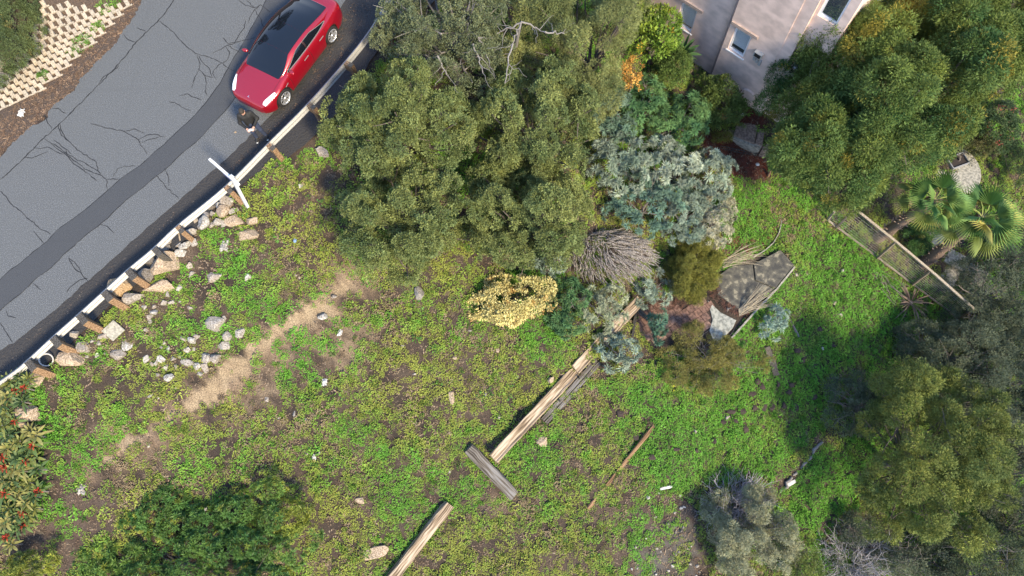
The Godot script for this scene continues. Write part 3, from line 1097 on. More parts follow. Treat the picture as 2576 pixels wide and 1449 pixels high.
func build_guardrail() -> void:
	rng.seed = 33
	var px := [[81, 1083], [157, 1013], [235, 944], [310, 876], [382, 811], [461, 745], [531, 679], [676, 560], [803, 433], [924, 312], [1035, 187], [1130, 62]]
	var posts := []
	for q in px:
		posts.append(at_y(q[0] / 1.19255, q[1] / 1.19255, 0.70))
	var line := [at_y(-190, 1090, 0.7), at_y(18, 948, 0.7)]
	line.append_array(posts)
	line.append(at_y(1010, -80, 0.7))
	line.append(at_y(1080, -260, 0.7))
	var flat := []
	for p in line:
		flat.append(Vector2(p.x, p.z))
	flat = smooth_line(flat, 5)
	rail_pts = flat
	var root := thing("guardrail", "galvanised steel guardrail on timber posts along the road edge", "guardrail", Vector3(posts[0].x, 0, posts[0].z))
	var base := root.position
	# W-beam: profile of [towards the road, height]
	var prof := [[0.012, 0.155], [0.004, 0.148], [0.018, 0.132], [0.070, 0.112], [0.080, 0.095], [0.080, 0.070], [0.070, 0.055], [0.010, 0.022], [0.002, 0.0], [0.010, -0.022], [0.070, -0.055], [0.080, -0.070], [0.080, -0.095], [0.070, -0.112], [0.018, -0.132], [0.004, -0.148], [0.012, -0.155]]
	var st := begin()
	st.set_smooth_group(3)
	var rows := []
	for i in flat.size():
		var d: Vector2 = (flat[mini(i + 1, flat.size() - 1)] - flat[maxi(i - 1, 0)]).normalized()
		var nn := Vector2(d.y, -d.x)
		if nn.dot(SN) > 0:
			nn = -nn
		var row := []
		for side in [1, -1]:
			for k in prof.size():
				var kk: int = k if side == 1 else prof.size() - 1 - k
				var off: float = prof[kk][0] - (0.005 if side == -1 else 0.0)
				row.append(Vector3(flat[i].x + nn.x * off, 0.55 + prof[kk][1], flat[i].y + nn.y * off) - base)
		rows.append(row)
	for i in rows.size() - 1:
		for k in rows[i].size():
			var j: int = (k + 1) % rows[i].size()
			quad(st, rows[i][k], rows[i + 1][k], rows[i + 1][j], rows[i][j])
	part(root, "rail_beam", done(st), M.galv)
	for i in posts.size():
		var p: Vector3 = posts[i]
		var prev: Vector3 = posts[maxi(i - 1, 0)]
		var nxt: Vector3 = posts[mini(i + 1, posts.size() - 1)]
		var d := Vector3(nxt.x - prev.x, 0, nxt.z - prev.z).normalized()
		var outw := Vector3(-d.z, 0, d.x)
		if outw.dot(Vector3(SN.x, 0, SN.y)) < 0:
			outw = -outw
		var b := Basis(d, Vector3.UP, d.cross(Vector3.UP))
		var low := i < 5
		var half := 0.10 if low else 0.078
		if i == 5:
			half = 0.09
		var bm: Material = [M.timber, M.timber, M.timber, M.timber, M.timber, M.timber_old, M.timber, M.timber, M.timber, M.timber_dark, M.timber_dark, M.timber_dark][i]
		st = begin()
		box(st, p + outw * (0.012 + half) - Vector3(0, 0.145, 0) - base, Vector3(half, 0.165, half), b)
		var blk := part(root, "blockout", done(st), M.timber_old if low or i == 5 else bm)
		st = begin()
		var lean := outw * (0.10 if low else 0.05)
		var top := p + outw * (0.014 + half * 3.0 + 0.004) + Vector3(0, 0.025, 0) - base
		var bb := Basis(d, (Vector3.UP - lean * 0.9).normalized(), d.cross((Vector3.UP - lean * 0.9).normalized()).normalized())
		var len := 1.15
		box(st, top - bb.y * len * 0.5, Vector3(half, len * 0.5, half), bb)
		var post := part(root, "post", done(st), bm)
		# weathered end grain on the post top, and the bolt through the beam
		st = begin()
		box(st, top + bb.y * 0.008, Vector3(half * 1.002, 0.012, half * 1.002), bb)
		part(post, "post_cap", done(st), M.timber_old)
		st = begin()
		lathe(st, [Vector2(0.0, 0.014), Vector2(0.014, 0.012), Vector2(0.018, 0.0)], Transform3D(Basis(d, -outw, d.cross(-outw)), p - outw * 0.003 + Vector3(0, -0.15, 0) - base), 8)
		part(blk, "bolt", done(st), M.galv)

# ---------------------------------------------------------------- white sign post with a hanging sign
func build_sign() -> void:
	var foot := at(623, 521)
	var top := at_y(583, 446, foot.y + 1.85)
	var arm_end := at_y(529, 401, top.y - 0.02)
	var root := thing("sign_post", "white wooden sale sign post with horizontal arm leaning behind the guardrail", "sign post", foot)
	var ax := (arm_end - top)
	ax.y = 0
	ax = ax.normalized()
	var yv := (top - foot).normalized()
	var zv := ax.cross(yv).normalized()
	var xv := yv.cross(zv).normalized()
	var b := Basis(xv, yv, zv)
	var l := (top - foot).length()
	var st := begin()
	box(st, yv * (l * 0.5 - 0.1), Vector3(0.045, l * 0.5 + 0.14, 0.045), b)
	part(root, "post", done(st), M.white_paint)
	st = begin()
	slab(st, [Vector2(-0.06, -0.06), Vector2(0.06, -0.06), Vector2(0.06, 0.06), Vector2(-0.06, 0.06)], 0.0, 0.06, 0.03, Transform3D(b, yv * (l + 0.02)))
	part(root, "post_finial", done(st), M.white_paint)
	st = begin()
	var al := (arm_end - top).length()
	var arm_y := yv * (l - 0.14)
	box(st, arm_y + xv * (al * 0.5 + 0.05), Vector3(al * 0.5 + 0.0, 0.042, 0.04), b)
	part(root, "arm", done(st), M.white_paint)
	st = begin()
	box(st, arm_y - xv * 0.16, Vector3(0.11, 0.04, 0.038), b)
	part(root, "arm_stub", done(st), M.white_paint)
	st = begin()
	box(st, arm_y + xv * (al * 0.42) - Vector3(0, 0.30, 0), Vector3(0.28, 0.20, 0.006), b)
	var board := part(root, "sign_board", done(st), mk(Color(0.10, 0.10, 0.24), 0.5))
	board.set_meta("label", "small violet-blue panel hanging edge-on below the arm")
	for k in [-1, 1]:
		st = begin()
		tube(st, [arm_y + xv * (al * 0.42 + k * 0.2) - Vector3(0, 0.04, 0), arm_y + xv * (al * 0.42 + k * 0.2) - Vector3(0, 0.11, 0)], [0.004, 0.004], 5)
		part(root, "hook", done(st), M.wire)

# ---------------------------------------------------------------- rocks and rubble
func rock_mesh(sd: int, size: Vector3, planes := 14, flat := 0.0) -> ArrayMesh:
	rng.seed = sd
	var cuts := []
	for i in planes:
		var d := rnd_dir()
		cuts.append([d, rng.randf_range(0.45, 0.8)])
	if flat > 0.0:
		cuts.append([(Vector3(0, 1, 0) + rnd_dir() * 0.15).normalized(), flat])
	var st := begin()
	st.set_smooth_group(-1)
	var n := 5
	var noise := FastNoiseLite.new()
	noise.seed = sd
	noise.frequency = 0.9
	var pt := func(v: Vector3) -> Vector3:
		v = v.normalized()
		for c in cuts:
			var k: float = v.dot(c[0]) - c[1]
			if k > 0:
				v -= c[0] * k
		v *= 1.0 + 0.09 * noise.get_noise_3dv(v * 2.5)
		return v * size
	for face in 6:
		var a := Vector3.ZERO
		a[face % 3] = 1.0 if face < 3 else -1.0
		var u := Vector3(a.y, a.z, a.x)
		var w := a.cross(u)
		for i in n:
			for j in n:
				var f := func(x: float, y: float) -> Vector3: return pt.call(a + u * (2.0 * x / n - 1.0) + w * (2.0 * y / n - 1.0))
				quad(st, f.call(i, j), f.call(i, j + 1), f.call(i + 1, j + 1), f.call(i + 1, j))
	return done(st)

func rock(px: float, py: float, w: float, h: float, m: String, label: String, group := "", turn := 0.0, called := "rock", high := 0.55, flat := 0.0) -> void:
	var p := at(px, py, 0.08)
	var mp := mpp(p)
	var sx := w * mp * 0.62
	var sz := h * mp * 0.62
	var sy := minf(sx, sz) * high * 1.5
	var o := part(self, called, rock_mesh(int(px * 3 + py * 5), Vector3(sx, sy, sz) * 1.1, 14, flat), M[m])
	o.position = ground_at(p.x, p.z) + Vector3(0, sy * 0.30, 0)
	o.rotation = Vector3(rng.randf_range(-0.1, 0.1), turn, -0.35 + rng.randf_range(-0.15, 0.15))
	tag(o, label, "rock" if called == "rock" else called.replace("_", " "), group)

func z3(x: float, y: float) -> Vector2:
	return Vector2(x * 0.3334, 483.0 + y * 0.3334)

func build_rocks() -> void:
	var gb := "boulders below the guardrail"
	var big := [
		[1700, 65, 95, 80, "rock_grey", "rounded grey-beige boulder under the rail beside the white sign post"],
		[1590, 105, 56, 64, "rock_dark", "dark grey stone wedged under the rail below the white sign post"],
		[1672, 150, 105, 92, "rock_tan", "squat beige boulder in the pile beside the foot of the sign post"],
		[1752, 222, 140, 95, "rock_tan", "long flat-topped tan boulder lowest in the pile near the sign post"],
		[1550, 165, 56, 56, "rock_grey", "small round grey stone between the rail and the white broken block"],
		[1530, 235, 90, 108, "rock_white", "whitish jagged broken block standing out of the pile under the rail"],
		[1640, 217, 62, 56, "rock_pale", "pale fist-shaped stone between the beige boulders near the sign post"],
		[1895, 217, 110, 60, "rock_tan", "hollowed tan stone slab lying alone in weeds downhill of the sign post"],
		[1880, 322, 150, 95, "rock_tan", "wide brown-tan half buried boulder downhill of the rock pile"],
		[1470, 207, 46, 46, "rock_grey", "small grey cobble against the rail shadow above the split post"],
		[1440, 297, 95, 66, "rock_pale", "beige angular stone beside the short split post"],
		[1395, 400, 85, 60, "rock_white", "whitish slab-like stone downhill of the short split post"],
		[1460, 367, 56, 66, "rock_pale", "upright pale stone next to the whitish slab-like stone"],
		[1340, 460, 90, 55, "rock_white", "oval pale stone above the biggest tan boulder"],
		[1252, 540, 200, 170, "rock_tan", "biggest tan boulder of the row below the guardrail"],
		[1125, 515, 84, 74, "rock_dark", "dark rounded stone tucked between rail and biggest tan boulder"],
		[1090, 640, 120, 155, "rock_dark", "tall dark-brown furrowed boulder beside the biggest tan boulder"],
		[1237, 410, 74, 74, "rock_dark", "grey stone under the rail beside a leaning dark post"],
		[900, 732, 185, 130, "rock_orange", "orange-tan boulder leaning on the guardrail post"],
		[1010, 792, 160, 86, "rock_grey", "grey-brown ledge-like boulder below the orange boulder"],
		[1200, 716, 225, 92, "rock_tan", "long tan boulder lying crosswise below the dark furrowed one"],
		[1612, 637, 105, 66, "rock_grey", "grey-tan stone poking out of weeds below the rock row"],
		[1627, 1000, 132, 112, "rock_pale", "large pale grey boulder alone in weeds above the dirt trail"],
		[1710, 1087, 74, 72, "rock_pale", "pale squarish stone just below the lone pale boulder"],
		[1802, 1052, 64, 76, "rock_pale", "pale tilted stone to the side of the lone pale boulder"],
		[1697, 1162, 95, 76, "rock_pale", "flat pale wedge-shaped stone nearest the trail bend"],
		[887, 1232, 86, 92, "rock_grey", "flat grey broken slab below the square paver"],
		[945, 1157, 76, 64, "rock_white", "white-edged broken chunk beside the square paver"],
		[607, 1182, 105, 82, "rock_grey", "pinkish grey stone above the broad tan rock near the white ring"],
		[535, 1267, 185, 130, "rock_tan", "broad tan rock beside the white plastic ring"],
		[770, 1087, 95, 52, "rock_grey", "low grey-pink stone beside the foot of a timber post"],
		[560, 1072, 60, 60, "rock_grey", "small squared grey block in weeds between two posts"],
		[270, 1412, 120, 92, "rock_tan", "tan flat rock at the last timber post above the red-tipped plants"],
	]
	for r in big:
		var q := z3(r[0], r[1])
		rock(q.x, q.y, r[2] * 0.3334, r[3] * 0.3334, r[4], r[5], gb, rng.randf() * 0.5, "rock", 0.62)
	rock(71, 1044, 50, 48, "rock_tan", "tan weathered boulder bordering the red-tipped plants", gb)
	rock(52, 1066, 28, 18, "rock_tan", "small tan stone leaning on the boulder by the red-tipped plants", gb)
	rock(812, 384, 34, 30, "rock_grey", "brown-grey rounded stone at the oak's edge below the guardrail", gb)
	rock(757, 467, 18, 12, "rock_white", "white pointed stone in bright weeds below the sign post", "")
	rock(1055, 742, 26, 34, "rock_pale", "grey upright slab standing in weeds downhill of the oaks", "", 0.4, "rock", 0.9)
	rock(813, 796, 26, 14, "rock_white", "pale flat stone at the edge of the dirt trail's upper end", "")
	rock(1133, 1000, 18, 34, "rock_tan", "narrow tan stone in the weeds mid slope", "")
	rock(1366, 1108, 30, 26, "rock_tan", "pinkish stone in weeds below the plank retaining wall", "")
	rock(937, 1395, 66, 26, "rock_tan", "broad flat beige slab lying near the lower log", "", 0.3, "rock", 0.4, 0.3)
	rock(1632, 1251, 11, 11, "rock_white", "round white stone on dark soil near the silvery bush", "")
	rock(905, 1260, 22, 16, "rock_tan", "small tan stone in weeds below the dirt trail", "")
	rock(1385, 955, 22, 20, "rock_tan", "small brownish stone uphill of the plank wall", "")
	# smaller broken stones: alike but for where they lie
	var small := [[1230, 835, 44, 44], [1280, 830, 32, 44], [1160, 905, 62, 48], [1125, 935, 42, 32], [1075, 865, 42, 32], [1157, 860, 32, 36], [1425, 545, 52, 42], [1435, 612, 30, 52], [1545, 1245, 76, 72], [1622, 1255, 84, 72], [1480, 1305, 52, 62], [1545, 1322, 76, 62], [1395, 1190, 56, 42], [1212, 1260, 62, 54], [1100, 1255, 42, 64], [1400, 1285, 74, 52], [1270, 1392, 62, 52], [1170, 1290, 50, 40], [1300, 1255, 40, 36], [1350, 1235, 36, 30], [1260, 1180, 30, 40], [1230, 1135, 30, 26], [1440, 1120, 50, 60], [1480, 1090, 40, 50], [1380, 1100, 44, 36], [1500, 1370, 46, 40], [1210, 1165, 34, 24], [1455, 1180, 30, 30], [1680, 950, 40, 42], [1090, 1035, 40, 34], [1120, 970, 44, 30], [1350, 720, 52, 40], [1255, 765, 52, 34], [1425, 870, 50, 30], [1860, 640, 56, 46], [725, 1225, 40, 30], [785, 1215, 36, 26], [650, 1240, 30, 26], [1140, 1300, 38, 34], [1320, 1310, 44, 34], [1245, 1320, 40, 36], [1600, 160, 36, 40], [1680, 235, 40, 50], [1500, 260, 44, 40], [1590, 245, 36, 40], [1340, 395, 40, 28], [1755, 140, 70, 40], [1645, 95, 50, 50], [1740, 60, 40, 46], [1270, 375, 70, 30], [1350, 820, 30, 24], [1180, 1380, 34, 30], [690, 1120, 40, 24], [740, 1135, 44, 30]]
	for r in small:
		var q := z3(r[0], r[1])
		rock(q.x, q.y, r[2] * 0.3334, r[3] * 0.3334, ["rock_pale", "rock_white", "rock_grey", "rock_pale"][rng.randi() % 4], "small broken pale stone lying in the rubble below the guardrail", "rubble stones below the guardrail", rng.randf() * 3.0, "rubble_stone", 0.7)
	var loose := [[590, 330], [742, 690], [752, 697], [690, 575], [840, 745], [668, 1004], [698, 1050], [738, 1040], [765, 1055], [770, 1140], [800, 1140], [980, 1180], [1130, 1185], [1100, 1130], [1040, 940], [1145, 900], [1010, 870], [1250, 880], [1300, 945], [1180, 830], [395, 1000], [375, 995], [440, 975], [372, 1120], [520, 1280], [1255, 1050], [1130, 1090], [1220, 990], [1690, 690], [2005, 690], [2120, 680], [2205, 685], [2100, 760], [2115, 790], [2030, 688], [1830, 1050], [1750, 1085], [2270, 935], [2210, 1010]]
	for q in loose:
		rock(q[0], q[1], rng.randf_range(7, 14), rng.randf_range(6, 12), ["rock_pale", "rock_tan", "rock_grey"][rng.randi() % 3], "small loose stone half sunk in the weeds of the slope", "loose stones on the slope", rng.randf() * 3.0, "loose_stone", 0.6)
	# pale chips on the dark soil near the silvery bush
	rng.seed = 58
	for i in 46:
		var q := Vector2(rng.randf_range(1585, 1760), rng.randf_range(1235, 1449))
		if q.x < 1640 and q.y < 1330:
			continue
		rock(q.x, q.y, rng.randf_range(4, 9), rng.randf_range(4, 8), ["rock_white", "rock_pale"][i % 2], "small white chip scattered on the dark soil by the silvery bush", "white chips on dark soil", rng.randf() * 3.0, "stone_chip", 0.7)

func flat_scrap(called: String, px: float, py: float, outline: Array, thick: float, m: Material, label: String, category: String, turn := 0.0, lift := 0.02) -> void:
	var p := at(px, py)
	var st := begin()
	var o := []
	for q in outline:
		o.append(Vector2(q[0], q[1]))
	slab(st, o, -thick, thick, thick * 0.5)
	var node := part(self, called, done(st), m)
	node.position = p + Vector3(0, lift, 0)
	node.basis = basis_to(Vector3(SN.x * 0.5, 1, SN.y * 0.5), turn, 1.0)
	tag(node, label, category)

func crumpled(called: String, px: float, py: float, r: float, m: Material, label: String, category: String) -> void:
	var p := at(px, py, 0.04)
	rng.seed = int(px)
	var st := begin()
	st.set_smooth_group(-1)
	var n := 7
	var gridp := []
	for i in n + 1:
		var row := []
		for j in n + 1:
			var u := Vector2(2.0 * i / n - 1.0, 2.0 * j / n - 1.0)
			var k := 1.0 - 0.35 * rng.randf() * u.length()
			row.append(Vector3(u.x * r * k * 0.8, rng.randf_range(0.0, 0.09) + 0.06 * (1.0 - u.length()), u.y * r * k * 1.1))
		gridp.append(row)
	for i in n:
		for j in n:
			quad(st, gridp[i][j], gridp[i][j + 1], gridp[i + 1][j + 1], gridp[i + 1][j])
	var o := part(self, called, done(st), m)
	o.position = ground_at(p.x, p.z) + Vector3(0, 0.05, 0)
	tag(o, label, category)

func build_scraps() -> void:
	var q := z3(868, 1052)
	flat_scrap("square_paver", q.x, q.y, [[-0.24, -0.23], [0.24, -0.23], [0.24, 0.23], [-0.24, 0.23]], 0.025, mk(Color(0.40, 0.39, 0.36), 0.9, M.concrete.albedo_texture, 1.0, M.concrete.normal_texture, 0.4), "square pale concrete paver lying flat in the rubble below the guardrail", "paver", 0.62, 0.10)
	# white ring
	var p := at(124, 908)
	var st := begin()
	var prof := []
	for i in 9:
		var a := TAU * i / 8
		prof.append(Vector2(0.185 + 0.022 * cos(a), 0.022 * sin(a)))
	lathe(st, prof, Transform3D(basis_to(Vector3(SN.x * 0.5, 1, SN.y * 0.5), 0, 1.0), p + Vector3(0, 0.14, 0)), 28)
	tag(part(self, "plastic_ring", done(st), M.white_plastic), "white plastic ring lying in weeds beside the last timber posts", "ring")
	crumpled("plastic_bag", 817, 962, 0.14, M.white_plastic, "crumpled white plastic bag in the weeds below the dirt trail", "plastic bag")
	crumpled("paper_scrap", 856, 838, 0.12, M.white_plastic, "narrow white paper scrap beside the upper end of the trail", "litter")
	crumpled("paper_scrap", 791, 1150, 0.10, M.white_plastic, "white paper scrap in the middle of the weedy slope", "litter")
	crumpled("paper_scrap", 743, 607, 0.07, mk(Color(0.25, 0.38, 0.62), 0.5), "small pale blue scrap in weeds below the rock row", "litter")
	crumpled("plastic_bag", 565, 620, 0.20, M.rock_white, "torn whitish plastic sheet lying downhill of the rock row", "plastic sheet")
	crumpled("paper_scrap", 2068, 878, 0.07, M.white_plastic, "tiny white scrap on the lush green slope", "litter")
	crumpled("paper_scrap", 520, 1278, 0.08, M.white_plastic, "small white scrap above the pointed-leaf bush", "litter")
	crumpled("paper_scrap", 207, 1230, 0.18, M.rock_white, "pale crumpled sheet on dark soil near the red-tipped plants", "litter")
	crumpled("plastic_bag", 56, 286, 0.16, M.white_plastic, "crumpled clear-white plastic on the leafy verge", "plastic bag")

# ---------------------------------------------------------------- timbers on the slope
func beam_mesh(length: float, w: float, t: float, sd: int, rough := 0.012) -> ArrayMesh:
	rng.seed = sd
	var st := begin()
	var n := maxi(6, int(length / 0.25))
	var ch := minf(w, t) * 0.10
	var sec := [Vector2(-w / 2 + ch, t / 2), Vector2(w / 2 - ch, t / 2), Vector2(w / 2, t / 2 - ch), Vector2(w / 2, -t / 2 + ch), Vector2(w / 2 - ch, -t / 2), Vector2(-w / 2 + ch, -t / 2), Vector2(-w / 2, -t / 2 + ch), Vector2(-w / 2, t / 2 - ch)]
	var rows := []
	for i in n + 1:
		var x := length * (float(i) / n - 0.5)
		var row := []
		for k in 8:
			var q: Vector2 = sec[k] + Vector2(rng.randf_range(-rough, rough), rng.randf_range(-rough, rough))
			if i == 0 or i == n:
				q *= 0.93
			row.append(Vector3(x + (rng.randf_range(-0.03, 0.03) if i == 0 or i == n else 0.0), q.y, q.x))
		rows.append(row)
	st.set_smooth_group(-1)
	for i in n:
		for k in 8:
			var j := (k + 1) % 8
			var v0 := k * 0.31
			var v1 := v0 + 0.22
			var pts := [[rows[i][k], Vector2(i * 0.009, v0)], [rows[i][j], Vector2(i * 0.009, v1)], [rows[i + 1][j], Vector2(i * 0.009 + 0.009, v1)], [rows[i + 1][k], Vector2(i * 0.009 + 0.009, v0)]]
			for id in [0, 2, 1, 0, 3, 2]:
				st.set_uv(pts[id][1])
				st.add_vertex(pts[id][0])
	for e in [0, n]:
		for k in range(1, 7):
			for id in ([0, k, k + 1] if e == 0 else [0, k + 1, k]):
				st.set_uv(Vector2(rows[e][id].y, rows[e][id].z) * 1.5)
				st.add_vertex(rows[e][id])
	return done(st)

func lay(parent: Node, called: String, a: Vector3, b: Vector3, w: float, t: float, roll: float, m: Material, sd: int, rough := 0.012, free := false) -> MeshInstance3D:
	var o := part(parent, called, beam_mesh(a.distance_to(b), w, t, sd, rough), m)
	if free:
		var sunk := 0.0
		for i in 9:
			var q := a.lerp(b, i / 8.0)
			sunk = maxf(sunk, ground(q.x, q.z) + t * 0.2 - q.y)
		a.y += sunk
		b.y += sunk
	var x := (b - a).normalized()
	var z := x.cross(Vector3.UP).normalized()
	var y := z.cross(x)
	var bas := Basis(x, y, z) * Basis(Vector3.RIGHT, roll)
	var origin: Vector3 = parent.position if parent != self and parent is Node3D else Vector3.ZERO
	o.transform = Transform3D(bas, (a + b) * 0.5 - origin)
	return o

func build_timber() -> void:
	var a := at(1604, 768, 0.14)
	var b := at(1243, 1156, 0.14)
	var root := thing("plank_retaining_wall", "long sun-bleached plank retaining wall crossing the middle of the slope", "retaining wall", ground_at(b.x, b.z))
	var outw := Vector3(SN.x, 0, SN.y)
	# the top board is built of two boards end to end, leaning into the slope
	var m1 := a.lerp(b, 0.47)
	var mid2 := m1 + (b - a).normalized() * 0.012
	var roll := 0.55
	lay(root, "board", a, m1, 0.42, 0.06, -roll, M.plank, 11, 0.012, true)
	lay(root, "board", mid2, b, 0.42, 0.06, -roll - 0.06, M.plank, 12, 0.012, true)
	var down := outw * 0.20 - Vector3(0, 0.16, 0)
	lay(root, "board", a + down * 0.9, m1 + down * 0.9, 0.09, 0.055, -1.2, M.plank, 13, 0.012, true)
	lay(root, "board", mid2 + down * 0.9, b + down * 0.9, 0.09, 0.055, -1.2, M.plank, 14, 0.012, true)
	var c := at(1500, 905, 0.05)
	var d := at(1366, 1056, 0.05)
	var low := thing("fallen_grey_plank", "weathered grey plank resting along the downhill foot of the bleached wall", "plank", ground_at(d.x, d.z))
	lay(low, "board", c, d, 0.17, 0.05, -0.25, M.plank_grey, 15, 0.012, true)
	lay(low, "board", c + outw * 0.175 - Vector3(0, 0.06, 0), d + outw * 0.175 - Vector3(0, 0.06, 0), 0.14, 0.05, -0.3, M.plank_grey, 16, 0.012, true)
	for q in [[1490, 918], [1457, 953], [1408, 1010]]:
		var p := at(q[0], q[1], 0.0)
		var st := begin()
		tube(st, [p - low.position - Vector3(0, 0.3, 0), p - low.position + Vector3(0.02, 0.26, 0.01)], [0.035, 0.03], 6)
		part(low, "stake", done(st), M.timber_old)
	for q in [[1336, 1027], [1348, 1034]]:
		var p := at(q[0], q[1], 0.0)
		var st := begin()
		tube(st, [p - root.position, p - root.position + Vector3(0.05, 0.32, 0.08)], [0.02, 0.012], 5)
		part(root, "iron_stake", done(st), M.timber_old)
	# heavy weathered beam
	a = at(1178, 1126, 0.10)
	b = at(1293, 1246, 0.30)
	var o := lay(self, "fallen_beam", a, b, 0.42, 0.32, 0.12, M.plank_grey, 21, 0.02, true)
	tag(o, "heavy dark grey weathered beam lying across the end of the bleached wall", "beam")
	# lower squared log running out of the frame
	a = at(1130, 1268, 0.14)
	b = at(950, 1500, 0.14)
	o = lay(self, "squared_log", a, b, 0.36, 0.30, -0.5, M.plank, 22, 0.018, true)
	tag(o, "bleached squared log on the lower slope, grey at its upper end", "log")
	# thin edging board
	a = at(1645, 1072, 0.06)
	b = at(1480, 1280, 0.06)
	o = lay(self, "edging_board", a, b, 0.20, 0.04, -0.9, mk(Color(0.27, 0.17, 0.10), 0.9, M.plank.albedo_texture), 23)
	o.material_override.uv1_triplanar = false
	tag(o, "thin brown edging board set on edge in the lower slope", "board")
	# dark rotten log and thin lath on the green slope
	a = at(1930, 872, 0.05)
	b = at(1953, 943, 0.05)
	o = lay(self, "rotten_log", a, b, 0.26, 0.14, 0.2, M.timber_old, 24, 0.03)
	tag(o, "dark rotten log lying in the bright green slope below the patio", "log")
	a = at(1982, 792, 0.05)
	b = at(2010, 850, 0.05)
	o = lay(self, "weathered_lath", a, b, 0.09, 0.03, 0.1, M.plank_grey, 25)
	tag(o, "thin grey lath lying in the green slope beside the silver shrub", "lath")
	a = at(1660, 1231, 0.06)
	b = at(1690, 1224, 0.06)
	o = lay(self, "white_stick", a, b, 0.09, 0.05, 0.0, M.white_plastic, 26)
	tag(o, "short white stick on the dark soil above the silvery bush", "stick")
	a = at(1978, 1223, 0.08)
	b = at(2000, 1210, 0.08)
	o = lay(self, "white_plank_end", a, b, 0.13, 0.05, 0.0, M.white_plastic, 27)
	tag(o, "short whitewashed plank end on the broken bank edge", "plank")
	# pale roots and broken edge along the bank
	rng.seed = 71
	for seg in [[[2070, 1112], [2030, 1160]], [[2030, 1162], [1995, 1196]], [[1993, 1200], [1962, 1240]]]:
		a = at(seg[0][0], seg[0][1], 0.04)
		b = at(seg[1][0], seg[1][1], 0.04)
		var st := begin()
		tube(st, wobble_line(a - a, b - a, 6, 0.10), [0.05, 0.07, 0.06, 0.08, 0.05, 0.06, 0.03], 6)
		var r := part(self, "exposed_root", done(st), M.bark_pale)
		r.position = a
		tag(r, "pale exposed root along the broken soil bank beside the lush green patch", "root", "exposed roots on the bank")
	# stakes leaning near the short split post
	for q in [[[529, 570], [548, 573]], [[533, 580], [539, 606]]]:
		a = at_y(q[0][0] - 88, q[0][1] - 0, 0.35) if false else at(q[0][0] * 0.84 + 0.0, q[0][1], 0.25)
		b = at(q[1][0] * 0.84, q[1][1], 0.05)
		o = lay(self, "split_lath", a, b, 0.03, 0.015, 0.0, M.plank, 28)
		tag(o, "thin pale split lath leaning against a short guardrail post", "lath", "laths at the short post")

# ---------------------------------------------------------------- old patio
const PATIO := -7.45

